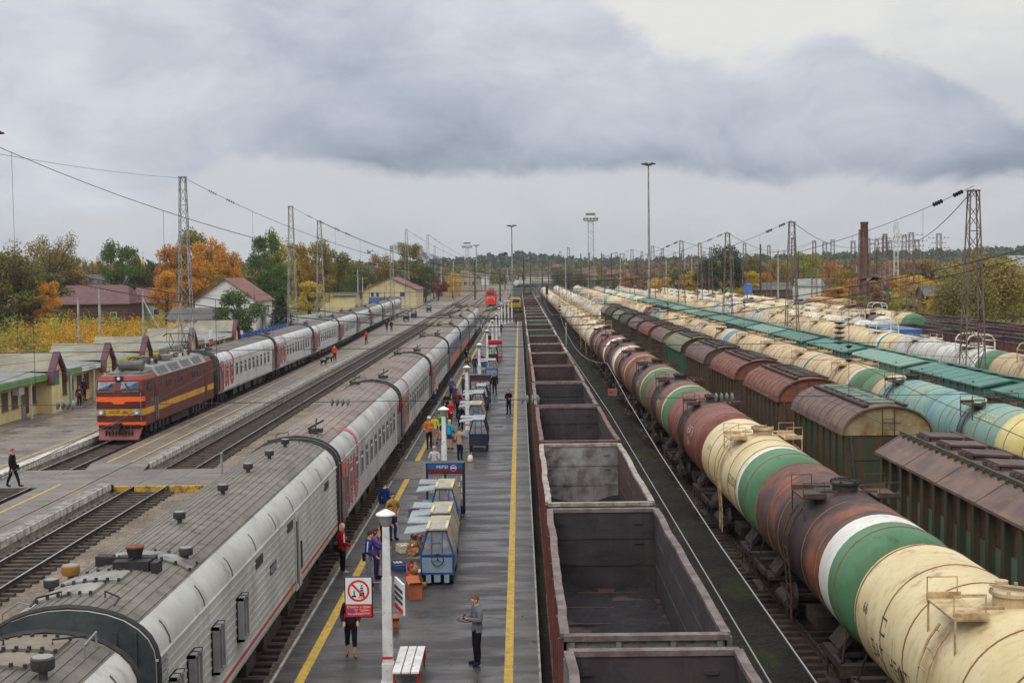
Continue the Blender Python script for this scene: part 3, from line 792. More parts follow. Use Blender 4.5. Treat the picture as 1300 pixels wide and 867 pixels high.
HM = {
 'purple': mat('roof_purple_brown', L(84, 68, 64), .6, c2=L(112, 92, 82), nscale=1.2, dirt=L(134, 92, 60), damt=.35, dscale=2, streak=.4, var=.08, grime=L(70,54,50)),
 'red': mat('roof_rust_red', L(124, 72, 58), .65, c2=L(96, 66, 58), nscale=1.2, dirt=L(150, 96, 70), damt=.4, dscale=2, streak=.4, var=.08, grime=L(84,50,42)),
 'greenroof': mat('roof_grey_green', L(112, 122, 96), .65, c2=L(130, 116, 92), nscale=1.0, dirt=L(96, 76, 60), damt=.4),
 'dgreen': mat('hopper_dark_green', L(52, 66, 50), .7, c2=L(70, 60, 44), nscale=1.2, dirt=L(92, 66, 44), damt=.55, dscale=2, streak=5, var=.08, grime=L(60,46,36)),
 'olive': mat('hopper_olive', L(68, 70, 50), .7, c2=L(84, 72, 50), nscale=1.2, dirt=L(84, 54, 40), damt=.8, dscale=2, streak=5, var=.08, grime=L(64,46,36)),
 'bgreen': mat('hopper_green', L(44, 100, 70), .65, c2=L(54, 90, 66), nscale=1.2, dirt=L(110, 74, 50), damt=.35, dscale=2.2, streak=6),
 'pgreen': mat('hopper_pale_green', L(96, 128, 104), .65, c2=L(86, 108, 84), nscale=1.2, dirt=L(104, 66, 42), damt=.45, dscale=1.6, streak=4, grime=L(72,52,38)),
 'gable': mat('gable_khaki', L(150, 136, 98), .7, c2=L(124, 110, 80), nscale=2, dirt=L(122, 76, 50), damt=.45, dscale=3),
 'hatch': mat('hatch_green', L(110, 128, 110), .7, c2=L(90, 100, 90), nscale=2),
 'teal': mat('hopper_teal', L(76, 124, 110), .6, c2=L(74, 106, 96), nscale=.7, dirt=L(96, 122, 110), damt=.3, dscale=2.5, streak=1, var=.12),
 'tealp': mat('hopper_pale_teal', L(118, 146, 132), .6, c2=L(104, 140, 128), nscale=.7, dirt=L(110, 108, 96), damt=.35, dscale=2, var=.1),
}
ME_hb, ME_hr = hopper_body().mesh('body', HM['dgreen']), hopper_roof().mesh('roof', HM['purple'])
ME_hg = [hopper_gable(y).mesh('gable', HM['gable']) for y in (-4.45, 4.45)]
ME_hh, ME_hw, ME_hf, ME_hl = hatch_row(), roof_walk(), end_frame(), end_ladder()
hop = [  # body, roof, gable, hatch, label
 ('dgreen', 'purple', 'gable', 'hatch', 'hopper wagon with striped purple-brown arched roof and pale green hatches, second in its row'),
 ('olive', 'red', 'red', None, 'hopper wagon with rust-red arched roof, third in its row from the right'),
 ('olive', 'red', 'red', None, 'hopper wagon with a mottled rusty roof and streaked green sides, fourth in its row'),
 ('olive', 'purple', 'purple', None, 'hopper wagon with dark purple arched roof, fifth in its row'),
 ('bgreen', 'greenroof', 'dgreen', None, 'bright green hopper wagon with a grey-green roof, sixth in its row'),
 ('olive', 'purple', 'gable', None, 'hopper wagon with dull purple roof behind the bright green one, seventh in its row'),
 ('olive', 'red', 'red', None, 'hopper wagon with faded red roof, eighth in its row'),
 ('dgreen', 'purple', 'purple', None, 'hopper wagon with dark purple roof, ninth in its row'),
 ('dgreen', 'dgreen', 'dgreen', None, 'dark green hopper wagon with a green arched roof, tenth in its row'),
 ('dgreen', 'greenroof', 'dgreen', None, 'green hopper wagon with a grey-green roof, eleventh in its row'),
 ('dgreen', 'dgreen', 'dgreen', None, 'all dark green hopper wagon, twelfth in its row'),
 ('dgreen', 'greenroof', 'purple', None, 'last of the hopper wagons, grey-green roof, next to the pale tank wagons'),
]
for i, (b, r, gq, hq, lab) in enumerate(hop):
    t = thing('hopper_wagon', lab, 'hopper wagon', (XB, 53.1 + 12.35 * i, 0), 0, 'covered hopper wagons with arched roofs')
    inst(ME_hb, 'body', t, mats=[HM[b]]); inst(ME_hr, 'roof', t, mats=[HM[r]])
    for me in ME_hg: inst(me, 'gable', t, mats=[HM[gq]])
    inst(ME_hh, 'hatch_row', t, mats=[HM[hq]] if hq else None); inst(ME_hw, 'roof_walk', t); inst(ME_hf, 'frame', t); inst(ME_hl, 'ladder', t); inst(ME_hl, 'ladder', t, rz=math.pi)
    couplers(t, 5.6); bogies(t, (-3.95, 3.95), i < 4)
# the nearest hopper: angular roof, four flat hatches, bracing
t = thing('grain_hopper_wagon', 'green grain hopper wagon with angular brown roof and flat hatches, nearest in its row', 'hopper wagon', (XB, 37.4, 0))
y1 = 6.35
m = MB(); m.bx(-1.45, 1.45, -y1, y1, 2.0, 3.95)
m.add([(-1.45, -y1, 2.0), (-1.45, y1, 2.0), (-.6, y1 - 2, .8), (-.6, -y1 + 2, .8)], [(0, 1, 2, 3)]); m.add([(1.45, -y1, 2.0), (1.45, y1, 2.0), (.6, y1 - 2, .8), (.6, -y1 + 2, .8)], [(0, 3, 2, 1)])
m.build('body', HM['pgreen'], t)
m = MB(); m.bx(-1.46, -1.44, -y1 + .2, y1 - .2, 3.0, 3.9); m.bx(1.44, 1.46, -y1 + .2, y1 - .2, 3.0, 3.9)
m.build('rust_panel', mat('rusty_panel', L(86, 58, 44), .8, c2=L(58, 44, 38), nscale=1.5, dirt=L(120, 84, 50), damt=.4, streak=4), t)
for s in (-1, 1):
    m = MB()
    for k in range(12):
        y = -y1 + .3 + (2 * y1 - .6) * k / 11
        m.bx(*sorted((s * 1.45, s * 1.62)), y - .07, y + .07, 1.3, 3.95); m.bx(*sorted((s * 1.6, s * 1.64)), y - .11, y + .11, 1.3, 3.95)
    m.bx(*sorted((s * 1.42, s * 1.66)), -y1, y1, 1.16, 1.3)
    m.build('side_ribs', HM['dgreen'], t)
m = MB(); pr = [(-1.72, 3.92), (-1.72, 4.0), (-.85, 4.55), (.85, 4.55), (1.72, 4.0), (1.72, 3.92), (.82, 4.48), (-.82, 4.48)]
m.ext(pr, -y1 - .2, y1 + .2)
for y in (-y1 - .1, -3.2, 0, 3.2, y1 + .02): m.ext([(x * 1.003, z + .02) for x, z in pr[1:5]] + [(x, z - .01) for x, z in pr[1:5]][::-1], y, y + .07)
m.build('roof', HM['purple'], t)
for k in range(6):
    m = MB(); y = 5.2 - k * 2.05; m.box((.1, y, 4.68), (1.15, 1.15, .06), mx=Matrix.Rotation(R(3), 3, 'Y')); m.bx(-.4, .6, y - .5, y + .5, 4.55, 4.65)
    for a in (-.4, 0, .4): m.bx(-.6, -.42, y + a - .04, y + a + .04, 4.56, 4.7)
    m.build('roof_hatch', mat('roof_hatch_brown', L(96, 78, 74), .7, c2=L(70, 56, 52)), t)
m = MB()
for x in (-.84, .84):
    m.bx(x - .05, x + .05, -y1 - .2, y1 + .2, 4.56, 4.66)
    for k in range(22): m.bx(x - .12, x + .04, -y1 + .1 + k * .58, -y1 + .2 + k * .58, 4.5, 4.6)
m.build('roof_walk', HM['dgreen'], t)
m = MB()
for s in (-1, 1):
    m.add([(-1.45, s * (y1 - .01), 4.0), (1.45, s * (y1 - .01), 4.0), (.8, s * (y1 - .01), 4.5), (-.8, s * (y1 - .01), 4.5)], [(0, 1, 2, 3)])
    m.beam((-1.3, s * y1, 3.6), (-1.2, s * 7.0, 1.1), .1); m.beam((1.3, s * y1, 3.6), (1.2, s * 7.0, 1.1), .1)
    m.bx(-1.5, 1.5, s * 7.05 - .1, s * 7.05 + .1, .85, 1.15); m.bx(-.3, .3, *sorted((s * 6, s * 7)), .9, 1.15)
m.build('end_frame', HM['dgreen'], t)
couplers(t, 7.1); bogies(t, (-5.2, 5.2)); inst(ME_hl, 'ladder', t, (0, y1 * 2 - 3.4, -.25), math.pi)

# ---------------------------------------------------------------- teal hoppers with nearly flat roofs
def teal_meshes():
    b = MB(); y1 = 6.3; b.bx(-1.5, 1.5, -y1, y1, 1.9, 3.72)
    for s in (-1, 1):
        for k in range(11):
            y = -y1 + .1 + k * (2 * y1 - .2) / 10; b.bx(*sorted((s * 1.5, s * 1.58)), y - .06, y + .06, 1.3, 3.72)
        b.beam((-1.4, s * y1, 3.6), (-1.3, s * 6.95, 1.1), .08); b.beam((1.4, s * y1, 3.6), (1.3, s * 6.95, 1.1), .08)
    b.add([(-1.5, -y1, 1.9), (1.5, -y1, 1.9), (.7, -y1 + 2.4, .9), (-.7, -y1 + 2.4, .9)], [(0, 1, 2, 3)]); b.add([(-1.5, y1, 1.9), (1.5, y1, 1.9), (.7, y1 - 2.4, .9), (-.7, y1 - 2.4, .9)], [(0, 3, 2, 1)])
    r = MB(); pr = [(-1.68, 3.7), (-1.68, 3.78), (0, 4.12), (1.68, 3.78), (1.68, 3.7), (0, 4.04)]
    r.ext(pr, -y1 - .2, y1 + .2)
    for k in range(9): y = -y1 - .18 + k * (2 * y1 + .3) / 8; r.ext([(-1.67, 3.8), (0, 4.14), (1.67, 3.8), (1.67, 3.77), (0, 4.11), (-1.67, 3.77)], y, y + .06)
    for s in (-1, 1): r.add([(-1.5, s * (y1 - .0), 3.7), (1.5, s * y1, 3.7), (0, s * y1, 4.06)], [(0, 1, 2)])
    h = MB()
    h.box((.55, 0, 4.16), (1.0, 1.35, .06), mx=Matrix.Rotation(R(9), 3, 'Y')); h.bx(.1, 1.0, -.55, .55, 3.98, 4.1)
    return b.mesh('body', HM['teal']), r.mesh('roof', HM['teal']), h.mesh('roof_hatch', HM['teal'])
tb, tr, th_ = teal_meshes()
for i in range(15):
    t = thing('hopper_wagon', f'teal green hopper wagon with a nearly flat roof, {nth(i)} from the right edge', 'hopper wagon', (XD, 61 + 14.6 * i, 0), 0, 'teal hopper wagons with nearly flat roofs')
    k = 'tealp' if i in (2, 5, 9, 10, 13) else 'teal'
    inst(tb, 'body', t, mats=[HM[k]]); inst(tr, 'roof', t, mats=[HM[k]]); [inst(th_, 'roof_hatch', t, (0, -5 + q_ * 2.45, 0), mats=[HM[k]]) for q_ in range(5)]; inst(ME_hf, 'frame', t)
    couplers(t, 7.0); bogies(t, (-5.1, 5.1), i < 2)
for i in range(14):
    y = 61 + 14.6 * 15 + PT * i
    body, wd = [('ivory', 'ivory'), ('teal', 'teal'), ('grey', 'pale grey'), ('tan', 'tan')][i % 4]
    tank_wagon(f'{wd} tank wagon, {nth(i)} beyond the last teal hopper', (XD, y, 0), body, (), (), ('std', 'white'), 'tank wagons beyond the teal hoppers', 0)

# ---------------------------------------------------------------- open wagons
def wob(n, a, seed):
    r = random.Random(seed); v = [r.uniform(-a, a) for _ in range(n)]
    return [(v[max(0, i - 1)] + v[i] + v[min(n - 1, i + 1)]) / 3 for i in range(n)]
def gond_side(s, seed):
    m = MB(); y1 = 6.33; n = 22; ws = wob(n + 1, .04, seed); wz = wob(n + 1, .015, seed + 1)
    for i in range(n):
        a, b = -y1 + 2 * y1 * i / n, -y1 + 2 * y1 * (i + 1) / n
        xa0, xa1, xb0, xb1 = 1.45, 1.45 + ws[i], 1.45, 1.45 + ws[i + 1]
        za, zb = 3.42 + wz[i], 3.42 + wz[i + 1]
        for off, mi in ((0, 1), (.05, 0)):   # inner, outer skin
            q = [(s * (xa0 + off), a, 1.2), (s * (xb0 + off), b, 1.2), (s * (xb1 + off), b, zb), (s * (xa1 + off), a, za)]
            m.add(q, [(0, 1, 2, 3)], mi)
        # top rail
        q = [(s * (xa1 - .05), a, za), (s * (xa1 + .12), a, za), (s * (xa1 + .12), a, za + .09), (s * (xa1 - .05), a, za + .09),
             (s * (xb1 - .05), b, zb), (s * (xb1 + .12), b, zb), (s * (xb1 + .12), b, zb + .09), (s * (xb1 - .05), b, zb + .09)]
        m.add(q, [(0, 1, 5, 4), (1, 2, 6, 5), (2, 3, 7, 6), (3, 0, 4, 7), (0, 3, 2, 1), (4, 5, 6, 7)], 2)
    for z in (1.95, 2.7): m.bx(*sorted((s * 1.43, s * 1.46)), -y1, y1, z - .04, z + .04, 1)
    for k in range(9):
        y = -y1 + .1 + k * (2 * y1 - .2) / 8
        m.bx(*sorted((s * 1.5, s * 1.6)), y - .07, y + .07, 1.15, 3.4, 0)
    m.bx(*sorted((s * 1.42, s * 1.6)), -y1, y1, 1.0, 1.18, 0)
    return m
def residue(seed):
    r = random.Random(seed); m = MB(); nx, ny = 12, 40; c = [(r.uniform(-1, 1), r.uniform(-5.8, 5.8), r.uniform(.3, 1.0), r.uniform(.05, .2)) for _ in range(14)] + [(x, y, .7, .3) for x in (-1.4, 1.4) for y in (-6.2, 6.2)]
    for j in range(ny + 1):
        for i in range(nx + 1):
            x, y = -1.43 + 2.86 * i / nx, -6.27 + 12.54 * j / ny
            z = 1.2 + sum(h * math.exp(-((x - a) ** 2 + (y - b) ** 2) / (q * q)) for a, b, q, h in c) + r.uniform(0, .03)
            m.v.append((x, y, z))
    for j in range(ny):
        for i in range(nx): a = j * (nx + 1) + i; m.f.append((a, a + 1, a + nx + 2, a + nx + 1)); m.m.append(0)
    return m.mesh('coal_residue', mat('coal_residue', L(44, 40, 42), .85, c2=L(30, 28, 30), nscale=3, grime=L(84, 66, 60), bump=.5, bscale=12), 50)
def gond_end(s, seed):
    m = MB(); y = s * 6.33; n = 8; wz = wob(n + 1, .02, seed)
    m.add([(-1.45, y, 1.2), (1.45, y, 1.2), (1.45, y, 3.42), (-1.45, y, 3.42)], [(0, 1, 2, 3)], 1)
    m.add([(-1.45, y + s * .05, 1.2), (1.45, y + s * .05, 1.2), (1.45, y + s * .05, 3.42), (-1.45, y + s * .05, 3.42)], [(0, 1, 2, 3)], 0)
    for z in (1.75, 2.3, 2.85): m.bx(-1.4, 1.4, *sorted((y + s * .05, y + s * .15)), z - .06, z + .06, 0)
    for x in (-1.35, -.5, .5, 1.35): m.bx(x - .05, x + .05, *sorted((y + s * .05, y + s * .13)), 1.2, 3.4, 0)
    m.bx(-1.5, 1.5, *sorted((y - s * .04, y + s * .16)), 3.4, 3.5, 2)
    for z in (1.95, 2.7): m.bx(-1.44, 1.44, *sorted((y - s * .0, y - s * .025)), z - .05, z + .05, 1)
    for z in (2.0, 2.55, 3.1):                                    # welded inner brackets
        for x in (-1.2, 1.0): m.bx(x - .1, x + .12, *sorted((y - s * .02, y - s * .05)), z - .04, z + .04, 1)
    return m
def gond_floor():
    m = MB(); m.bx(-1.44, 1.44, -6.3, 6.3, 1.17, 1.25, 0)
    for k in range(8): m.bx(-1.42, 1.42, -5.6 + k * 1.6 - .04, -5.6 + k * 1.6 + .04, 1.25, 1.32, 0)
    return m
def gond_frame():
    m = MB(); m.bx(-.3, .3, -6.6, 6.6, .85, 1.15)
    for s in (-1, 1): m.bx(-1.5, 1.5, s * 6.55 - .12, s * 6.55 + .12, .85, 1.16); 
    for k in range(5): m.bx(-1.45, 1.45, -4 + 2 * k - .08, -4 + 2 * k + .08, .95, 1.16)
    return m
GM = {
 'ext_brown': mat('open_wagon_brown', L(112, 70, 62), .75, c2=L(88, 64, 58), nscale=1, dirt=L(70, 56, 50), damt=.4, streak=3, var=.1),
 'ext_grey': mat('open_wagon_grey_green', L(116, 122, 112), .7, c2=L(98, 100, 92), nscale=1, dirt=L(104, 62, 52), damt=.5, dscale=5, streak=.7),
 'ext_red': mat('open_wagon_red', L(118, 62, 54), .7, c2=L(96, 56, 50), nscale=1, dirt=L(66, 54, 50), damt=.5, streak=3, grime=L(80,58,52)),
 'ext_green': mat('open_wagon_green', L(66, 112, 78), .7, c2=L(58, 92, 66), nscale=1, dirt=L(80, 64, 50), damt=.4),
 'in_dark': mat('coal_dusted_inside', L(58, 53, 56), .8, c2=L(72, 64, 66), nscale=.8, dirt=L(44, 40, 42), damt=.5, dscale=1.2, streak=.5, var=.1, bump=.3, bscale=4, grime=L(88,74,72)),
 'in_brown': mat('rusty_inside', L(80, 60, 54), .8, c2=L(62, 50, 50), nscale=.8, dirt=L(110, 78, 62), damt=.3, dscale=2, streak=.5, var=.12, bump=.3, bscale=4, grime=L(54,44,44)),
 'in_rust': mat('orange_rust_inside', L(116, 72, 54), .8, c2=L(88, 60, 52), nscale=.8, dirt=L(64, 50, 48), damt=.4, var=.1),
 'in_white': mat('pale_worn_inside', L(150, 150, 146), .75, c2=L(120, 116, 112), nscale=1.2, dirt=L(74, 54, 48), damt=.62, dscale=1.3, streak=1, grime=L(96,80,74)),
 'in_green': mat('green_inside', L(70, 104, 78), .75, c2=L(60, 84, 66), nscale=1, dirt=L(70, 56, 50), damt=.4),
 'rim': mat('worn_top_rail', L(120, 108, 103), .65, c2=L(84, 72, 69), nscale=2.5, dirt=L(96, 72, 66), damt=.4, dscale=6),
 'rimr': mat('brown_top_rail', L(112, 84, 78), .65, c2=L(84, 62, 58), nscale=2.5),
 'rimg': mat('grey_top_rail', L(164, 158, 148), .65, c2=L(124, 108, 98), nscale=2.5, dirt=L(104, 72, 60), damt=.4, dscale=6),
 'floor': mat('open_wagon_floor', L(66, 56, 55), .7, c2=L(96, 70, 62), nscale=.9, dirt=L(50, 46, 47), damt=.5, dscale=1.5, bump=.4, bscale=5, grime=L(112,78,64)),
}
GS = [(gond_side(-1, k * 7 + 1).mesh('side_wall', [GM['ext_brown'], GM['in_dark'], GM['rim']]), gond_side(1, k * 7 + 2).mesh('side_wall', [GM['ext_brown'], GM['in_dark'], GM['rim']])) for k in range(4)]
GE = [gond_end(s, 3).mesh('end_wall', [GM['ext_brown'], GM['in_dark'], GM['rim']]) for s in (-1, 1)]
RS = [residue(k) for k in range(3)]
ME_gf, ME_gfr = gond_floor().mesh('floor', GM['floor']), gond_frame().mesh('frame', M_steel)
gsp = {0: ('ext_grey', 'in_dark', 'rim', 'in_dark', 'dark purplish inside, worn pale rim'), 1: ('ext_grey', 'in_dark', 'rim', 'in_dark', 'dark inside and bent pinkish rim'),
       2: ('ext_grey', 'in_brown', 'rimg', 'in_white', 'pale grey far end inside and peeling grey end'), 3: ('ext_brown', 'in_dark', 'rimr', 'in_dark', 'dark inside and brown rim'),
       4: ('ext_brown', 'in_dark', 'rim', 'in_dark', 'dark inside'), 5: ('ext_brown', 'in_brown', 'rim', 'in_brown', 'rusty brown inside'), 6: ('ext_brown', 'in_rust', 'rimr', 'in_brown', 'reddish inside'),
       9: ('ext_green', 'in_dark', 'rimg', 'in_green', 'green end wall'), 11: ('ext_green', 'in_green', 'rimg', 'in_green', 'green inside')}
rnd = random.Random(3)
for i in range(27):
    ex, inn, rim, fe, wd = gsp.get(i, (rnd.choice(['ext_brown', 'ext_brown', 'ext_red', 'ext_grey']), rnd.choice(['in_brown', 'in_dark', 'in_dark', 'in_rust']), rnd.choice(['rim', 'rimr', 'rimg']), 'in_brown', 'weathered sides'))
    t = thing('open_wagon', f'empty open wagon, {wd}, {nth(i)} from the bridge', 'open wagon', (XG + rnd.uniform(-.03, .03), 16.6 + 13.75 * i, 0), 0, 'empty open wagons beside the platform')
    a, b = GS[i % 4]; ml = [GM[ex], GM[inn], GM[rim]]
    inst(a, 'side_wall', t, mats=[GM['ext_red'] if i in (1, 2) else GM[ex], GM[inn], GM[rim]]); inst(b, 'side_wall', t, mats=ml)
    inst(GE[0], 'end_wall', t, mats=ml); inst(GE[1], 'end_wall', t, mats=[GM[ex], GM[fe], GM[rim]])
    inst(ME_gf, 'floor', t); inst(ME_gfr, 'frame', t); inst(RS[i % 3], 'coal_residue', t); couplers(t, 6.65); bogies(t, (-4.3, 4.3), i < 4)
# the far right rows of open wagons
for r_, (x, y0, n) in enumerate(((43.2, 74, 6), (48.6, 92, 5), (53.6, 96, 13))):
    for i in range(n):
        ex = ['ext_brown', 'ext_green', 'ext_grey'][r_] if i % 3 else 'ext_brown'
        t = thing('open_wagon', f'dark {["maroon", "green", "grey"][r_]} open wagon, {nth(i)} from the right edge of the {["nearest", "middle", "outermost"][r_]} far row', 'open wagon', (x, y0 + 13.9 * i, 0), 0, 'open wagons at the far right')
        a, b = GS[i % 4]; ml = [GM[ex], GM['in_dark'], GM['rimr']]
        inst(a, 'side_wall', t, mats=ml); inst(b, 'side_wall', t, mats=ml); inst(GE[0], 'end_wall', t, mats=ml); inst(GE[1], 'end_wall', t, mats=ml)
        inst(ME_gf, 'floor', t); inst(ME_gfr, 'frame', t); bogies(t, (-4.3, 4.3), False)
# blue container wagon
t = thing('flat_wagon', 'flat wagon carrying nothing but its deck, under the blue container', 'flat wagon', (38.3, 136, 0))
inst(ME_gf, 'deck', t); inst(ME_gfr, 'frame', t); bogies(t, (-4.3, 4.3), False)
m = MB(); m.bx(-1.22, 1.22, -6.05, 6.05, 0, 2.5)
for s in (-1, 1):
    for k in range(24): m.bx(*sorted((s * 1.22, s * 1.25)), -5.9 + k * .5, -5.7 + k * .5, .1, 2.4)
tag(m.build('container', mat('container_blue', L(60, 104, 150), .5, c2=L(48, 86, 128), nscale=.6), loc=(38.3, 136, 1.33)), 'blue corrugated shipping container on a flat wagon behind the tank rows', 'container')
# ---------------------------------------------------------------- passenger and mail cars
M_cargrey = mat('car_side_grey', L(176, 176, 174), .5, c2=L(154, 153, 150), nscale=.4, dirt=L(120, 112, 104), damt=.35, dscale=1.2, streak=4, var=.04)
M_carpale = mat('car_side_pale', L(198, 199, 198), .45, c2=L(180, 181, 180), nscale=.4, dirt=L(140, 134, 126), damt=.3, dscale=1.2, streak=4, var=.03)
M_carmail = mat('mail_car_grey', L(184, 183, 176), .5, c2=L(164, 162, 154), nscale=.5, dirt=L(138, 130, 120), damt=.3, dscale=1.4, streak=3)
M_shoulder = mat('roof_shoulder', L(186, 186, 182), .5, c2=L(150, 148, 143), nscale=.5, dirt=L(112, 106, 98), damt=.5, dscale=1.2)
M_shoulder2 = mat('roof_shoulder_stained', L(172, 172, 166), .5, c2=L(140, 142, 138), nscale=.6, dirt=L(92, 92, 92), damt=.5, dscale=1.5)
M_roofbrown = mat('roof_grimy_brown', L(134, 120, 110), .7, c2=L(110, 98, 92), nscale=.35, dirt=L(92, 82, 76), damt=.5, dscale=1.5, streak=1, var=.06)
M_roofdark = mat('roof_dark_grey', L(112, 104, 98), .7, c2=L(92, 88, 85), nscale=.5, dirt=L(74, 70, 68), damt=.4)
M_roofmail = mat('roof_streaked_grey', L(122, 116, 105), .65, c2=L(100, 95, 87), nscale=.4, grime=L(82, 76, 70), dirt=L(80, 76, 71), damt=.5, dscale=2.6, streak=1)
M_carred = mat('car_red', L(192, 66, 62), .5, c2=L(172, 62, 58), nscale=.8, dirt=L(150, 80, 74), damt=.3, dscale=2)
M_carpink = mat('car_faded_red', L(190, 96, 88), .55, c2=L(176, 92, 84), nscale=.8, dirt=L(150, 104, 98), damt=.4)
M_endgrey = mat('car_end_dark', L(74, 80, 82), .6, c2=L(56, 62, 64), nscale=1, dirt=L(44, 46, 48), damt=.5)
M_glass = mat('window_glass', L(46, 52, 60), .12, c2=L(62, 68, 76), nscale=1.5, spec=.6)
M_frame = mat('window_frame', L(150, 150, 148), .5, c2=L(120, 120, 118))
M_framew = mat('window_vent_glint_white', L(210, 210, 206), .5)
M_door = mat('car_door_dark', L(96, 50, 50), .6, c2=L(80, 46, 46))
M_black = mat('black_fittings', L(38, 37, 38), .6, c2=L(56, 52, 50), nscale=3)
M_vent = mat('vent_grey', L(70, 68, 66), .6, c2=L(52, 50, 50), nscale=4)
M_ventcap = mat('vent_cap', L(140, 138, 134), .5)
M_corr = mat('rubber_gangway', L(44, 42, 42), .8)
HALF = [(1.46, 1.0), (1.55, 1.15), (1.55, 3.35), (1.52, 3.55), (1.42, 3.76), (1.25, 3.94), (1.0, 4.1), (.7, 4.21), (.35, 4.28), (0, 4.3)]
def surf(s, off=0.0, side=1):      # point of the right side at running height s
    if s <= 3.35: return (side * (1.55 + off), s)
    d = s - 3.35
    for (x0, z0), (x1, z1) in zip(HALF[2:], HALF[3:]):
        ln = math.hypot(x1 - x0, z1 - z0)
        if d <= ln:
            t = d / ln; nx, nz = (z1 - z0) / ln * -1, (x1 - x0) / ln
            return (side * (x0 + (x1 - x0) * t + abs(nx) * off), z0 + (z1 - z0) * t + abs(nz) * off)
        d -= ln
    return (0, 4.3 + off)
CL = 11.75
def car_body(mats, ribs, hw=CL, sh=1.0):
    m = MB()
    low = [(x, z) for x, z in HALF[:3]]
    full = [(x, z) for x, z in HALF]; both = full + [(-x, z) for x, z in full[::-1][1:]]
    m.ext(both, -hw, hw, 0, caps=False)
    o = MB()
    for s in (-1, 1):
        n = len(m.v); m.v += [(x, s * hw, z) for x, z in both]; m.f.append(tuple(range(n, n + len(both)))); m.m.append(1)
        # end: vertical ribs and gangway
        for x in (-1.2, -.85, .85, 1.2): m.bx(x - .03, x + .03, *sorted((s * hw, s * (hw + .04))), 1.1, 3.9, 1)
    for s in (-1, 1):
        for z in ribs: m.bx(*sorted((s * 1.545, s * 1.568)), -hw + .1, hw - .1, z - .022, z + .022, 0)
        m.bx(*sorted((s * 1.54, s * 1.585)), -hw, hw, 3.36, 3.4, 0)
    return m.mesh('body', mats, 30)
def car_roof(mt, hw=CL, wx=1.12, nr=8):
    m = MB(); pr = [(x, z) for x, z in HALF if x <= wx]
    zx = surf_z(wx); pr = [(wx, zx)] + pr; top = [(x, z + .012) for x, z in pr]; top = top + [(-x, z) for x, z in top[::-1][1:]]
    low = [(x, z - .02) for x, z in pr]; low = low + [(-x, z) for x, z in low[::-1][1:]]
    m.ext(top + low[::-1], -hw + .15, hw - .15)
    for k in range(nr):
        x = -wx + .04 + (2 * wx - .08) * k / (nr - 1); z = surf_z(abs(x)) + .012
        m.bx(x - .014, x + .014, -hw + .3, hw - .3, z - .01, z + .016)
    return m.mesh('roof', mt)
def surf_z(x):
    for (x0, z0), (x1, z1) in zip(HALF[2:], HALF[3:]):
        if x1 <= x <= x0: return z0 + (z1 - z0) * (x0 - x) / (x0 - x1)
    return 4.3
def end_ring(hw=CL, s=1):
    m = MB()
    if 1:
        pts = [surf(v / 10, .03) for v in range(12, 56, 2)]; pts = [p for p in pts if p[0] > .02]
        path = [(x, s * (hw - .1), z) for x, z in pts] + [(0, s * (hw - .1), 4.34)] + [(-x, s * (hw - .1), z) for x, z in pts[::-1]]
        m.tube(path, .055, 5)
    for sx in (-1, 1):
        m.tube([(sx * .4, s * (hw - .9), 4.3), (sx * .4, s * (hw - .9), 4.42), (sx * .75, s * (hw - .6), 4.38), (sx * .75, s * (hw - .3), 4.3)], .02, 4)
    return m.mesh('end_ring', M_black)
def gangway():
    m = MB(); 
    for k in range(4): m.bx(-.62, .62, CL + .02 + k * .09, CL + .07 + k * .09, 1.1, 3.5); m.bx(-.56, .56, CL + .07 + k * .09, CL + .11 + k * .09, 1.15, 3.45)
    return m.mesh('gangway', M_corr)
def win_mesh(w_=.78, h=.98):
    m = MB(); 
    for a, b, c, d in ((-w_/2, w_/2, h/2 - .05, h/2), (-w_/2, w_/2, -h/2, -h/2 + .05), (-w_/2, -w_/2 + .05, -h/2 + .05, h/2 - .05), (w_/2 - .05, w_/2, -h/2 + .05, h/2 - .05)):
        m.bx(0, .04, a, b, c, d, 0)
    m.bx(0, .035, -w_/2 + .05, w_/2 - .05, h/2 - .33, h/2 - .27, 2)  # white vent bar, also painting in the reflection across the upper pane
    m.bx(0, .015, -w_/2 + .05, w_/2 - .05, -h/2 + .05, h/2 - .05, 1)
    return m.mesh('window', [M_frame, M_glass, M_framew])
def door_mesh():
    m = MB(); m.bx(0, .02, -.4, .4, -1.0, 1.05, 0); m.bx(0.02, .03, -.22, .22, .15, .85, 1); m.bx(.02, .05, -.34, -.3, -.4, .5, 2)
    m.bx(0, .12, -.5, -.46, -.9, .6, 2).bx(0, .12, .46, .5, -.9, .6, 2)
    return m.mesh('door', [M_door, M_glass, M_frame])
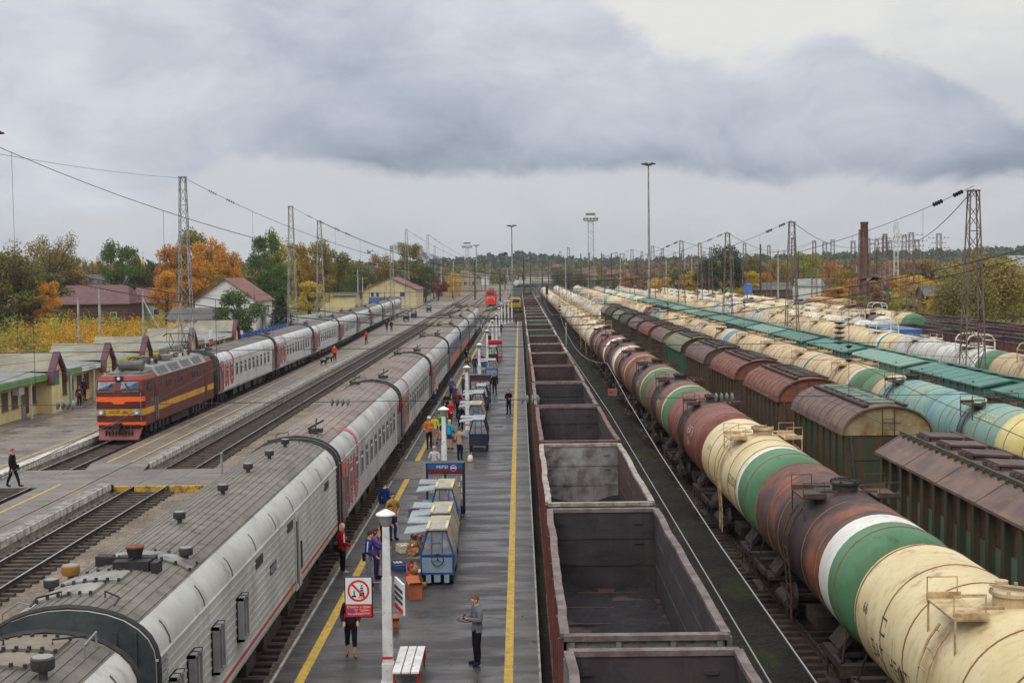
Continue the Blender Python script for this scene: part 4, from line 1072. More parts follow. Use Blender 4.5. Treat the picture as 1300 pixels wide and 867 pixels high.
def strokes(mt, name='emblem'):
    m = MB()
    def ln(pts, w_):
        P_ = []
        for (a0, s0), (a1, s1) in zip(pts, pts[1:]):
            n = max(1, int(math.hypot(a1 - a0, s1 - s0) / .15))
            P_ += [(a0 + (a1 - a0) * i / n, s0 + (s1 - s0) * i / n) for i in range(n)]
        P_.append(pts[-1]); L_ = []; R_ = []
        for i, p in enumerate(P_):
            q0, q1 = P_[max(0, i - 1)], P_[min(len(P_) - 1, i + 1)]
            dx, dy = q1[0] - q0[0], q1[1] - q0[1]; l = math.hypot(dx, dy); nx, ny = -dy / l * w_ / 2, dx / l * w_ / 2
            for lst, sg in ((L_, 1), (R_, -1)):
                a, s_ = p[0] + sg * nx, p[1] + sg * ny; x, z = surf(s_, .024); lst.append((x, -CL + a, z))
        o = len(m.v); m.v += L_ + R_; n = len(P_)
        for i in range(n - 1): m.f.append((o + i, o + i + 1, o + n + i + 1, o + n + i)); m.m.append(0)
    ln([(.62, 1.1), (.62, 2.85), (.72, 3.1), (1.0, 3.22), (1.5, 3.22), (1.72, 3.05), (1.72, 1.7)], .46)
    ln([(2.45, 1.35), (2.45, 3.2)], .40); ln([(3.3, 1.35), (3.3, 3.2)], .40); ln([(2.45, 1.55), (3.3, 1.9)], .3)
    ln([(4.15, 3.2), (4.15, 2.05), (4.35, 1.7), (4.75, 1.6), (5.1, 1.75), (5.25, 2.1), (5.25, 3.5), (5.15, 3.9), (4.9, 4.2), (4.5, 4.38), (4.1, 4.42)], .42)
    return m.mesh(name, mt)
ribs = (1.25, 1.4, 1.55, 1.7, 1.85, 3.1, 3.25)
ME_cb = [car_body([M_cargrey, M_endgrey], ribs), car_body([M_carpale, M_endgrey], ribs)]
ME_cr, ME_ring, ME_gang, ME_win, ME_door = car_roof(M_roofbrown), [end_ring(s=1), end_ring(s=-1)], gangway(), win_mesh(), door_mesh()
ME_logo = [strokes(M_carpink), strokes(M_carred)]
def under_mesh():
    m = MB()
    for y, l, w_ in ((-5, 1.6, 1.1), (-2.6, 1.2, 1.3), (.2, 2.4, 1.2), (3.2, 1.3, 1.2), (5.4, 1.8, 1.1)):
        for s in (-1, 1): m.bx(*sorted((s * .5, s * 1.35)), y - l / 2, y + l / 2, .45, 1.0)
    m.bx(-1.3, 1.3, -CL, CL, .92, 1.02)
    for s in (-1, 1):
        for y in (-10.9, 10.9):
            for z in (.5, .75): m.bx(*sorted((s * 1.2, s * 1.6)), y - .35, y + .35, z, z + .04)
            m.bx(*sorted((s * 1.5, s * 1.56)), y - .37, y - .33, .5, 1.0); m.bx(*sorted((s * 1.5, s * 1.56)), y + .33, y + .37, .5, 1.0)
    return m.mesh('underframe', M_steel)
ME_under = under_mesh()
def roofvent():
    m = MB(); m.cyl((0, 0, -.1), .07, .2, 8); m.lathe((0, 0, .06), [(0, 0), (.16, .0), (.18, .03), (.18, .18), (.155, .2)], 14, 0); m.lathe((0, 0, .06), [(.155, .202), (.1, .214), (0, .218)], 14, 1)
    return m.mesh('roof_vent', [M_vent, M_ventcap], 40)
ME_vent = roofvent()
def antenna():
    m = MB(); m.box((0, 0, .08), (.5, .3, .14)); m.beam((0, -.1, .1), (0, .2, .5), .05); m.beam((-.3, 0, .14), (.25, .3, .42), .06)
    return m.mesh('roof_bracket', M_black)
ME_ant = antenna()
def pax_car(label, loc, rz, grp, pale=1, logo=1, redend=False, detail=True):
    t = thing('passenger_car', label, 'railway car', loc, rz, grp)
    inst(ME_cb[pale], 'body', t); inst(ME_cr, 'roof', t, mats=[M_roofdark] if pale else None); [inst(q_, 'end_ring', t) for q_ in ME_ring]; inst(ME_gang, 'gangway', t); inst(ME_under, 'underframe', t)
    if logo is not None: inst(ME_logo[logo], 'emblem', t)
    for s, rzz in ((1, 0), (-1, math.pi)):
        if s < 0 and not detail: continue
        for k in range(11): inst(ME_win, 'window', t, (s * 1.55, -8.6 + k * 1.72, 2.5), rzz)
        for y in (-10.9, 10.9): inst(ME_door, 'door', t, (s * 1.55, y, 2.1), rzz, mats=[M_carred if logo is not None else M_door, M_glass, M_frame])
    for y, x in ((-10.2, .5), (10.3, -.6)): inst(ME_ant, 'roof_bracket', t, (x, y, 4.3))
    bogies(t, (-8.6, 8.6), detail)
    return t
PC = 24.3
# middle train: the nearest two are mail cars
for i in range(7):
    y = 46.45 + PC * (i + .5)
    lab = [ 'grey passenger car with a faded red emblem, directly behind the grey mail car', 'grey passenger car with a red door end, second behind the mail car', 'grey passenger car beside the crowd on the platform, third behind the mail car',
           'passenger car painted white, blue and red along its side, fourth behind the mail car', 'passenger car with blue and red side, fifth behind the mail car', 'brown-roofed grey passenger car, second from the far end of the middle train', 'last grey passenger car at the far end of the middle train'][i]
    t = pax_car(lab, (-8.05, y, 0), 0, 'passenger cars of the middle train', 0, 0 if i in (0, 1, 2) else None, detail=i < 3)
    if i in (0, 1, 2):             # red end panel
        m = MB(); m.bx(1.55, 1.572, -CL + .02, -CL + (1.15 if i else .34), 1.1, 3.3); m.build('red_end_panel', M_carpink if i == 0 else M_carred, t)
    if i in (3, 4):
        for z0, z1, mt in ((2.5, 3.3, 'flag_blue'), (1.1, 2.0, 'flag_red')):
            m = MB(); m.bx(1.551, 1.563, -CL + .1, CL - .1, z0, z1); m.build('painted_side_band', mat(mt, L(66, 88, 132) if 'blue' in mt else L(190, 84, 66), .55, n=.3), t)
# mail car
def mail_car(label, y, half=CL, dz=0):
    t = thing('mail_car', label, 'railway car', (-8.05, y, dz))
    rb = [1.25 + .19 * k for k in range(11)]
    inst(car_body([M_carmail, M_endgrey], rb, half), 'body', t); inst(car_roof(M_roofmail, half, 1.18, 14), 'roof', t); inst(end_ring(half, 1), 'end_ring', t); inst(end_ring(half, -1), 'end_ring', t)
    m = MB()
    for s in (-1, 1): m.bx(*sorted((s * 1.55, s * 1.574)), -half + .1, half - .1, 1.33, 1.39)
    m.build('red_stripe', M_carred, t)
    inst(ME_under, 'underframe', t); bogies(t, (-8.6, 8.6))
    m = MB()
    for s in (-1, 1):
        for k in range(9): y_ = -half + 1 + k * (2 * half - 2) / 8; m.add([(s * surf(v, .014)[0], y_ + d, surf(v, .014)[1]) for v in (3.42, 3.55, 3.65, 3.75, 3.9) for d in (-.025, .025)], [(2*i, 2*i+1, 2*i+3, 2*i+2) for i in range(4)])
    m.build('shoulder_seam', M_vent, t)
    return t
def shutter(y, parent, h=1.0, w_=.62, z=2.35):
    m = MB()
    for a, b, c, d in ((-w_/2, w_/2, h/2 - .06, h/2), (-w_/2, w_/2, -h/2, -h/2 + .06), (-w_/2, -w_/2 + .06, -h/2, h/2), (w_/2 - .06, w_/2, -h/2, h/2), (-.03, .03, -h/2, h/2)):
        m.bx(0, .16, a, b, c, d, 0)
    m.bx(0, .03, -w_/2, w_/2, -h/2, h/2, 1)
    m.build('shuttered_window', [M_frame, mat('shutter_dull', L(96, 92, 86), .4, c2=L(70, 70, 68))], parent, loc=(1.56, y, z))
mc = mail_car('grey ribbed mail car with protruding shuttered windows and a sooty roof chimney', 34.6, 11.6)
for y in (-10.6, -9.2, -7.2, -4.75): shutter(y, mc)
m = MB()
for k in range(7): m.bx(1.56, 1.6, -11.45, -10.95, 2.75 + k * .09, 2.79 + k * .09)
m.build('louvre', M_frame, mc)
m = MB(); m.bx(1.552, 1.59, 2.75, 3.7, 1.1, 3.25, 0); m.bx(1.59, 1.62, 2.85, 2.9, 1.3, 3.1, 1); m.bx(1.59, 1.64, 3.5, 3.56, 1.6, 2.4, 1); m.bx(1.59, 1.6, 3.15, 3.18, 1.15, 3.2, 1)
m.build('sliding_door', [M_carmail, M_vent], mc)
for y, z in ((-2.4, 3.12), (2.0, 3.12), (-.6, 2.55), (9.0, 3.12)):
    m = MB(); m.bx(1.56, 1.585, y - .4, y + .4, z - .12, z + .12); m.build('side_vent', M_vent, mc)
mm = text_mb('МОСКВА', .22, lambda u, v: (1.592, -.6 + u, 2.48 + v)); mm.build('destination_plate', M_framew, mc)
for px, py in ((236, 700), (228, 663), (283, 627), (315, 599), (342, 582), (362, 567), (65, 735)):
    q_ = at(px, py, 4.32); x, y = q_.x + 8.05, q_.y - 34.6; o = inst(ME_vent, 'roof_vent', mc, (x, y, surf_z(min(1.5, abs(x))) + .07)); o.scale = (.82,) * 3
M_rustcap = mat('rusted_chimney', L(136, 76, 52), .85, c2=L(96, 60, 46), nscale=5)
m = MB(); m.box((.2, -8.1, 4.36), (.72, .7, .2), m=0); m.cyl((.2, -8.1, 4.44), .12, .24, 14, .18, m=0); m.cyl((.2, -8.1, 4.68), .19, .03, 14, m=1); m.box((-.5, -7.8, 4.36), (.34, .26, .2), m=0); m.box((.68, -8.3, 4.32), (.14, .36, .24), m=0)
m.tube([(-.5, -8.1, 4.48), (.6, -8.1, 4.46)], .02, 5, m=0); m.tube([(.2, -8.5, 4.5), (.2, -7.6, 4.5)], .02, 5, m=0)
m.build('chimney', [M_black, M_rustcap], mc, 40)
M_plate = mat('roof_plate', L(150, 146, 138), .55, c2=L(112, 108, 102), nscale=2, dirt=L(74, 70, 68), damt=.5)
def roof_plate(par, x0, x1, y0, y1, mt=M_plate):
    m = MB(); n = 6
    for i in range(n):
        a, b = x0 + (x1 - x0) * i / n, x0 + (x1 - x0) * (i + 1) / n; za, zb = surf_z(abs(a)) + .07, surf_z(abs(b)) + .07
        m.add([(a, y0, za - .07), (b, y0, zb - .07), (b, y1, zb - .07), (a, y1, za - .07), (a, y0, za), (b, y0, zb), (b, y1, zb), (a, y1, za)], [(4, 5, 6, 7), (0, 1, 5, 4), (2, 3, 7, 6), (0, 4, 7, 3), (1, 2, 6, 5)], 0)
        for y in (y0, y1): m.box((b, y, zb + .01), (.05, .05, .06), m=1)
    m.build('roof_plate', [mt, M_black], par)
roof_plate(mc, -1.1, .1, -10.6, -9.75); roof_plate(mc, -1.0, .3, -9.55, -8.75); roof_plate(mc, -.6, 1.15, -7.5, -6.9)
m = MB()
for x in (-1.05, -.9): m.bx(x - .02, x + .02, -11.3, -8.2, surf_z(abs(x)), surf_z(abs(x)) + .04)
m.tube([(-1.3, -11.2, 3.9), (-1.3, -11.2, 4.15), (-1.0, -11.2, 4.35), (-.8, -11.2, 4.3)], .02, 5)
m.build('roof_rail', M_frame, mc)
o = inst(ME_vent, 'roof_vent', mc, (-1.05, -8.3, 4.12), mats=[mat('ochre_vent', L(150, 110, 50), .6), M_ventcap])
nc = mail_car('nearest grey-green railway car at the lower left corner, only its roof end in view', 10.85, 11.2, -.12)
for x, y in ((.75, 8.9), (1.0, 7.6), (-.6, 8.0)): inst(ME_vent, 'roof_vent', nc, (x, y, surf_z(abs(x)) + .1))
M_plate2 = mat('roof_plate_brown', L(128, 116, 100), .6, c2=L(110, 100, 88), nscale=2)
roof_plate(nc, -.7, .55, 10.0, 10.7, M_plate2); roof_plate(nc, -.9, .4, 9.1, 9.8, M_plate2)
m = MB(); m.tube([(.95, 10.2, 4.05), (.95, 10.2, 4.35), (.95, 10.8, 4.4), (.95, 10.8, 4.1)], .02, 5); m.build('roof_rail', M_frame, nc)

# ---------------------------------------------------------------- left train
def yaw(f, y): return -math.atan((f(y + 6) - f(y - 6)) / 12)
lab8 = ['grey passenger car with a bright red emblem, directly behind the maroon locomotive', 'grey passenger car with a red emblem, second behind the maroon locomotive', 'third grey passenger car behind the maroon locomotive', 'fourth grey passenger car behind the maroon locomotive',
        'fifth grey passenger car behind the maroon locomotive', 'sixth grey passenger car behind the maroon locomotive', 'seventh grey passenger car behind the maroon locomotive', 'last grey passenger car of the left train, by the blue kiosk']
for i in range(8):
    y = 99.7 + PC * (i + .5)
    pax_car(lab8[i], (C1(y), y, 0), yaw(C1, y), 'passenger cars of the left train', 1, 1, detail=i < 3)
    ch = [c for c in col.objects if False]
M_maroon = mat('loco_maroon', L(106, 44, 36), .55, c2=L(88, 40, 34), nscale=.8, grime=L(84, 56, 46), dirt=L(82, 52, 44), damt=.55, dscale=1.5, streak=4)
M_maroon2 = mat('loco_dark_maroon', L(88, 36, 34), .45, c2=L(76, 34, 32), nscale=.6)
M_lyel = mat('loco_yellow', L(214, 158, 44), .5, c2=L(190, 142, 50), nscale=.8, grime=L(140, 104, 56), dirt=L(142, 106, 52), damt=.4)
M_lor = mat('loco_orange', L(244, 104, 30), .5, c2=L(236, 96, 30), nscale=1)
M_lroof = mat('loco_roof_grey', L(128, 126, 120), .6, c2=L(100, 98, 94), nscale=1, dirt=L(80, 78, 74), damt=.4)
M_lpale = mat('loco_pale_panel', L(150, 151, 144), .55, c2=L(124, 124, 118), nscale=1, grime=L(92, 88, 82))
M_pilot = mat('loco_pilot', L(138, 72, 70), .6, c2=L(116, 62, 60), nscale=2, dirt=L(80, 54, 52), damt=.4)
M_lamp = mat('headlamp_glass', L(220, 226, 232), .15, n=.1)
M_screen = mat('windscreen', L(66, 92, 122), .12, c2=L(40, 46, 52), nscale=1.6, spec=.5)
t = thing('locomotive', 'maroon electric locomotive with yellow and orange stripes at the head of the left train', 'locomotive', (C1(80), 80.2, 0))
LL = 19.0
def nose(y, z):                   # plan of the bulging ends: setback of the face with height
    return 0
pl = [(-1.5, .42), (-1.38, .12), (-.7, 0), (.7, 0), (1.38, .12), (1.5, .42)]
def loop(z, inset=0, off=0):     # closed plan loop at height z
    f = [(x * (1 - inset / 1.5), y + off) for x, y in pl]
    return [(x, y, z) for x, y in f] + [(x, LL - y + 0, z) for x, y in f[::-1]]
def wall(z0, z1, mi, m, i0=0, i1=0, o0=0, o1=0, grow=0):
    a, b = loop(z0, i0 - grow, o0 - grow), loop(z1, i1 - grow, o1 - grow); n = len(a)
    m.add(a + b, [(k, (k + 1) % n, n + (k + 1) % n, n + k) for k in range(n)], mi)
m = MB()
for z0, z1, mi, o0, o1 in ((.95, 1.6, 0, .1, .04), (1.6, 2.0, 1, .04, 0), (2.0, 3.15, 0, 0, .02), (3.15, 3.72, 0, .02, .22)): wall(z0, z1, mi, m, 0, .0, o0, o1)
a = loop(3.72, 0, .22); m.add(a, [tuple(range(len(a)))], 0)
m.build('body', [M_maroon, M_lyel], t)
m = MB(); wall(3.73, 4.0, 0, m, .1, .22, .18, .35); a = loop(4.0, .22, .35); m.add(a, [tuple(range(len(a)))], 1); m.bx(-1.1, 1.1, 1.2, LL - 1.2, 4.0, 4.12, 1)
m.build('cab_roof', [mat('loco_red_brow', L(150, 52, 48), .5, n=.3), M_lroof], t)
for s in (-1, 1):                 # sloping roof windows
    m = MB(); y0, y1 = 3.4, LL - 2.6
    q = lambda y, f, o=0: (s * (1.5 - .42 * f + o), y, 3.73 + .6 * f + o)
    m.add([q(y0, 0), q(y1, 0), q(y1, 1), q(y0, 1)], [(0, 1, 2, 3)], 0)
    m.add([(s*1.08, y0, 4.33), (s*1.08, y1, 4.33), (0, y1, 4.42), (0, y0, 4.42)], [(0, 1, 2, 3)], 0)
    m.add([q(y0, 0), q(y0, 1), (0, y0, 4.42), (0, y0, 3.73)], [(0, 1, 2, 3)], 0); m.add([q(y1, 0), q(y1, 1), (0, y1, 4.42), (0, y1, 3.73)], [(0, 1, 2, 3)], 0)
    m.build('roof_slope', M_lpale, t)
    for k in range(4):
        m = MB(); a = y0 + .5 + k * 3.05
        for j in range(3):
            b = a + j * .82; m.add([q(b, .14, .012), q(b + .68, .14, .012), q(b + .68, .84, .012), q(b, .84, .012)], [(0, 1, 2, 3)], 0)
        m.build('roof_window', mat('roof_window_glass', L(50, 46, 48), .35, c2=L(70, 62, 60), nscale=2), t)
    for y in (5.6, 6.4, 8.6, 9.4, 12.4, 13.1, 13.8):
        m = MB(); m.bx(*sorted((s * 1.5, s * 1.53)), y - .3, y + .3, 2.95, 3.35); m.build('side_window', M_glass, t)
    m = MB(); m.bx(*sorted((s * 1.5, s * 1.52)), 2.55, 3.2, 1.0, 3.4, 0); m.build('side_door', M_maroon2, t)
    m = MB(); m.bx(*sorted((s * 1.5, s * 1.52)), LL - 3.2, LL - 2.55, 1.0, 3.4, 0); m.build('side_door', M_maroon2, t)
    m = MB(); m.bx(*sorted((s * 1.5, s * 1.525)), 1.0, 2.0, 3.0, 3.6, 0); m.build('cab_side_window', M_glass, t)
    m = MB(); m.bx(*sorted((s * 1.48, s * 1.56)), 3.1, 3.16, 1.1, 2.5).bx(*sorted((s * 1.48, s * 1.56)), 2.6, 2.64, 1.1, 2.5); m.build('handrail', M_frame, t)
for fr in (0, 1):
    Y0 = 0 if fr == 0 else LL; sg = 1 if fr == 0 else -1
    for x in (-1, 1):
        m = MB(); xs = sorted((x * .14, x * 1.26)); m.add([(xs[0], Y0 - sg * .02, 3.2), (xs[1], Y0 + sg * .06, 3.2), (xs[1], Y0 + sg * .2, 3.66), (xs[0], Y0 + sg * .14, 3.66)], [(0, 1, 2, 3)], 0)
        m.build('windscreen', M_screen, t)
        m = MB(); m.box((x * 1.08, Y0 + sg * .02, 1.8), (.42, .16, .3), m=0); m.cyl((0, 0, 0), .11, .04, 14, m=1)
        vs = m.v[-56:]
        m = MB(); m.box((x * 1.08, Y0 + sg * .02, 1.8), (.42, .16, .3), m=0); m.tube([(x * 1.08, Y0 - sg * .05, 1.8), (x * 1.08, Y0 - sg * .1, 1.8)], .11, 12, m=1)
        m.build('headlight', [M_frame, M_lamp], t)
    m = MB(); m.box((0, Y0 + sg * .2, 3.86), (.46, .2, .28), m=0); m.tube([(0, Y0 + sg * .12, 3.86), (0, Y0 + sg * .07, 3.86)], .1, 12, m=1); m.build('top_lamp', [M_black, M_lamp], t)
    m = MB()
    for (xa, ya), (xb, yb) in zip(pl, pl[1:]):
        for z0, z1 in ((2.45, 2.75), (.98, 1.2)):
            f = lambda xx, yy, zz: (xx * 1.012, Y0 + sg * (yy - .03 + (.06 if zz < 2 else 0)), zz)
            m.add([f(xa, ya, z0), f(xb, yb, z0), f(xb, yb, z1), f(xa, ya, z1)], [(0, 1, 2, 3)])
    m.add([(-.45, Y0 - sg * .032, 2.45), (.45, Y0 - sg * .032, 2.45), (.25, Y0 - sg * .032, 2.3), (-.25, Y0 - sg * .032, 2.3)], [(0, 1, 2, 3)])
    m.build('orange_stripe', M_lor, t)
    m = MB()
    for (xa, ya), (xb, yb) in zip(pl, pl[1:]): m.add([(xa * 1.008, Y0 + sg * (ya - .02), 2.03), (xb * 1.008, Y0 + sg * (yb - .02), 2.03), (xb * 1.008, Y0 + sg * (yb - .02), 2.4), (xa * 1.008, Y0 + sg * (ya - .02), 2.4)], [(0, 1, 2, 3)])
    m.build('dark_band', M_maroon2, t)
    m = MB()
    m.add([(-1.35, Y0 + sg * .3, .92), (1.35, Y0 + sg * .3, .92), (1.2, Y0 - sg * .25, .15), (-1.2, Y0 - sg * .25, .15), (-1.35, Y0 + sg * .5, .92), (1.35, Y0 + sg * .5, .92), (1.2, Y0 + sg * .1, .15), (-1.2, Y0 + sg * .1, .15)], [(0, 1, 2, 3), (0, 4, 7, 3), (1, 2, 6, 5), (3, 2, 6, 7)])
    m.build('pilot', M_pilot, t)
    m = MB()
    for k in range(9): m.box((-.8 + k * .2, Y0 - sg * .06, .5), (.08, .1, .36))
    m.build('pilot_slots', M_black, t)
    m = MB(); m.box((0, Y0 - sg * .3, 1.0), (.34, .7, .34)); 
    for x in (-.7, .7): m.tube([(x, Y0, .9), (x, Y0 - sg * .3, .75), (x * .8, Y0 - sg * .3, .6)], .04, 5)
    m.box((0, Y0 + sg * .1, .98), (2.5, .2, .12)); m.build('coupler', M_black, t)
for x in (-1, 1):
    m = MB(); m.tube([(x * .7, -.03, 3.2), (x * .45, .02, 3.5)], .016, 4); m.tube([(x * .5, .0, 3.36), (x * .38, .05, 3.62)], .022, 4); m.build('wiper', M_black, t)
    m = MB(); m.tube([(x * .2, -.06, 3.08), (x * 1.25, .0, 3.08)], .018, 5); m.tube([(x * 1.36, .02, 1.3), (x * 1.36, -.04, 1.3), (x * 1.36, -.04, 3.0)], .018, 5); m.build('handrail', M_frame, t)
    m = MB(); m.tube([(x * .35, -.1, 1.0), (x * .35, -.32, .8), (x * .3, -.3, .5)], .035, 6); m.build('air_hose', M_black, t)
text_mb('ЧС4Т-386', .26, lambda u, v: (u, -.022, 1.72 + v)).build('number_plate', M_maroon2, t)
text_mb('РЖД', .3, lambda u, v: (1.526, 1.9 + u, 2.3 + v)).build('side_lettering', M_lpale, t)
# roof gear
m = MB(); m.tube([(-.6, 2.2, 4.5), (-.6, 2.35, 4.5), (.9, 2.35, 4.5), (.9, 2.2, 4.5)][1:3], .33, 16); m.bx(-.5, -.4, 2.1, 2.6, 4.1, 4.4).bx(.7, .8, 2.1, 2.6, 4.1, 4.4)
m.build('air_tank', mat('air_tank_grey', L(104, 104, 98), .5, c2=L(84, 84, 80)), t, 40)
M_ins = mat('insulator_brown', L(96, 60, 48), .3, n=.3); M_insw = mat('insulator_pale', L(196, 188, 180), .3, n=.2)
rr = random.Random(4)
for k in range(13):
    m = MB(); x, y = rr.choice((-.7, -.3, .3, .7)), 4 + k * 1.05
    h = rr.uniform(.3, .55); pr = [(0, 0)]
    for j in range(5): pr += [(.06, h * j / 5), (.12, h * (j + .3) / 5), (.06, h * (j + .6) / 5)]
    m.lathe((x, y, 4.38), pr + [(0, h)], 10); m.beam((x, y, 4.38 + h), (x + rr.uniform(-.5, .5), y + 1.0, 4.4 + h), .03)
    m.build('roof_insulator', M_insw if k % 2 else M_ins, t)
for k, (y, l) in enumerate(((6.2, .9), (9, 1.4), (12, 1.0))):
    m = MB(); m.box((.1 + .3 * (k % 2), y, 4.58), (.8, l, .3)); m.build('roof_box', M_lroof, t)
def panto(y0, up, par):
    m = MB()
    for x in (-.55, .55):
        m.beam((x, y0 - .9, 4.55), (x, y0 + .9, 4.55), .05)
        zt = 4.75 + up
        m.beam((x, y0 - .8, 4.6), (x * .8, y0 + 1.0 - up * .3, 4.68 + up / 2), .035); m.beam((x, y0 + .8, 4.6), (x * .8, y0 - 1.0 + up * .3, 4.68 + up / 2), .035)
        m.beam((x * .8, y0 + 1.0 - up * .3, 4.68 + up / 2), (x * .9, y0, zt), .03); m.beam((x * .8, y0 - 1.0 + up * .3, 4.68 + up / 2), (x * .9, y0, zt), .03)
    for y in (-.14, .14): m.tube([(-1.0, y0 + y, 4.72 + up - .12), (-.75, y0 + y, 4.78 + up), (.75, y0 + y, 4.78 + up), (1.0, y0 + y, 4.72 + up - .12)], .03, 5)
    for x in (-.55, .55):
        for y in (-.8, .8): m.cyl((x, y0 + y, 4.35), .07, .2, 8)
    m.build('pantograph', M_black, par)
panto(5.6, .0, t); panto(14.2, 1.15, t)
m = MB()
for c in (4.0, 14.6):
    for s in (-1, 1):
        for a in (-1.9, 0, 1.9): m.tube([(s * .98, c + a, .62), (s * 1.06, c + a, .62)], .58, 20)
        m.bx(*sorted((s * 1.08, s * 1.2)), c - 2.5, c + 2.5, .5, .8)
        for a in (-1.9, -.95, 0, .95, 1.9): m.bx(*sorted((s * 1.15, s * 1.38)), c + a - .25, c + a + .25, .38, .85)
m.bx(-1.3, 1.3, 7.2, 11.8, .35, .95); m.bx(-1.4, 1.4, .6, LL - .6, .85, .96)
m.build('running_gear', M_steel, t)
# distant red locomotive
t = thing('red_locomotive', 'bright red locomotive facing the camera, far away beyond the platforms', 'locomotive', (-8.3, 381, 0))
M_rloco = mat('loco_bright_red', L(212, 44, 38), .45, c2=L(196, 42, 38), nscale=.6); 
m = MB(); m.ext([(-1.5, 1.1), (1.5, 1.1), (1.56, 2.6), (1.35, 3.9), (.8, 4.3), (-.8, 4.3), (-1.35, 3.9), (-1.56, 2.6)], 0, 17); m.build('body', M_rloco, t)
m = MB(); m.add([(-1.0, -.03, 2.9), (1.0, -.03, 2.9), (.85, -.03, 3.75), (-.85, -.03, 3.75)], [(0, 1, 2, 3)]); m.build('windscreen', M_screen, t)
m = MB(); m.bx(-1.3, 1.3, -.06, 0, 2.15, 2.3); m.build('pale_stripe', M_framew, t)
m = MB(); m.bx(-1.5, 1.5, -.3, .2, .35, 1.1); m.build('pilot', M_rloco, t)
m = MB(); m.bx(-1.3, 1.3, .3, 16.5, .3, 1.1); m.build('running_gear', M_steel, t)
for x in (-1.05, 1.05): MB().tube([(x, -.02, 1.7), (x, -.08, 1.7)], .16, 10).build('headlight', M_lamp, t)
m = MB(); m.box((.2, 4, 4.6), (1.6, 4, .6)); m.build('roof_equipment', M_lroof, t)
# yellow track machine by the open wagons
t = thing('track_machine', 'small yellow track maintenance machine standing at the far end of the platform', 'rail vehicle', (-1.1, 322, 0))
M_my = mat('machine_yellow', L(206, 164, 48), .5, c2=L(180, 142, 44))
m = MB(); m.ext([(-1.4, 1.0), (1.4, 1.0), (1.4, 3.0), (1.1, 3.3), (-1.1, 3.3), (-1.4, 3.0)], 0, 5); m.build('cab', M_my, t)
m = MB(); m.bx(-1.1, 1.1, -.03, 0, 2.1, 2.9); m.build('windscreen', M_glass, t)
m = MB(); m.bx(-1.4, 1.4, -.3, 9, .7, 1.0); m.build('frame', M_steel, t); bogies(t, (2, 7), False)
m = MB(); m.bx(-1.2, 1.2, 5.5, 8.8, 1.0, 2.2); m.build('deck_box', M_my, t)
# ---------------------------------------------------------------- lattice masts, wires, lights
M_galv = mat('galvanised_lattice', L(150, 152, 152), .6, c2=L(118, 118, 116), nscale=.8, dirt=L(110, 88, 74), damt=.35)
M_lrust = mat('rusty_lattice', L(98, 76, 66), .75, c2=L(120, 112, 106), nscale=.5, dirt=L(110, 66, 50), damt=.5)
M_wire = mat('overhead_wire', L(60, 60, 62), .5, metal=.4, n=.2)
M_wire_glint = mat('contact_wire', L(150, 150, 148), .4, metal=.6, n=.2)  # pale tone puts the sky's reflection into the wire colour
M_insul = mat('glass_insulator', L(128, 136, 124), .3, c2=L(100, 106, 96), nscale=6)
M_insd = mat('dark_insulator', L(44, 42, 44), .35, n=.2)
M_concpole = mat('concrete_pole', L(168, 166, 160), .85, c2=L(134, 132, 126), nscale=1.2)
def lattice_mesh(h, w0, w1, leg=.07, br=.04, seg=1.25):
    m = MB(); n = max(4, int(h / seg)); lv = []
    z = 0; st = [1.5 - .9 * i / n for i in range(n)]; tot = sum(st)
    zs = [0]
    for s_ in st: zs.append(zs[-1] + s_ * h / tot)
    cor = lambda z, k: ((1 if k in (0, 1) else -1) * (w0 + (w1 - w0) * z / h) / 2, (1 if k in (1, 2) else -1) * (w0 + (w1 - w0) * z / h) / 2, z)
    for k in range(4): m.tube([cor(0, k), cor(h, k)], leg * .8, 4)
    for i in range(n):
        for k in range(4):
            k2 = (k + 1) % 4
            a, b = (k, k2) if (i + k) % 2 else (k2, k)
            m.tube([cor(zs[i], a), cor(zs[i + 1], b)], br * .7, 4, close=False)
            if i % 3 == 0: m.tube([cor(zs[i], k), cor(zs[i], k2)], br * .7, 4, close=False)
    m.box((0, 0, h), (w1 + .15, w1 + .15, .1))
    return m.mesh('lattice', M_galv)
_lat = {}
def mast(label, x, y, h, w0=1.35, w1=.5, m_=None, arms=0, grp=None, cat='mast', lamp=True):
    key = (round(h), w0, w1)
    if key not in _lat: _lat[key] = lattice_mesh(round(h), w0, w1)
    t = thing('lattice_mast', label, cat, (x, y, -.1), 0, grp)
    inst(_lat[key], 'lattice', t, mats=[m_ or M_galv])
    inst(ME_foot, 'footing', t)
    for k in range(arms):
        m = MB(); z = h - .4 - k * .95; w_ = 1.9 if k % 2 == 0 else 1.3
        m.beam((-w_, 0, z), (w_, 0, z), .06)
        for xx in (-w_, -w_ * .55, w_ * .55, w_): m.lathe((xx, 0, z), [(0, 0), (.09, .04), (.05, .1), (.09, .16), (.04, .24), (0, .26)], 6)
        m.build('cross_arm', m_ or M_galv, t)
    return t
ME_foot = MB().box((0, 0, .15), (1.6, 1.6, .5)).mesh('footing', M_concpole)
GL = 'overhead line masts'
mast('tallest lattice mast at the left, behind the maroon locomotive', -30.3, 120, 19, grp=GL)
mast('tapering grey lattice mast beside the small yellow wall, second from the left', -30.2, 176, 19, grp=GL)
mast('grey lattice mast just right of the second one, third from the left', -30.2, 201, 18, grp=GL)
mast('shorter lattice mast standing on the side platform by two dark figures', -24.3, 253, 14.6, .95, .45, grp=GL)
mast('lattice mast in front of the yellow gabled building', -29.3, 346, 21, 1.4, .5, grp=GL)
mast('lattice mast right of the yellow gabled building', -29.7, 433, 22, 1.4, .5, grp=GL)
mast('thin pale lattice mast far left of the throat tracks', -33, 520, 20, 1.2, .5, grp=GL)
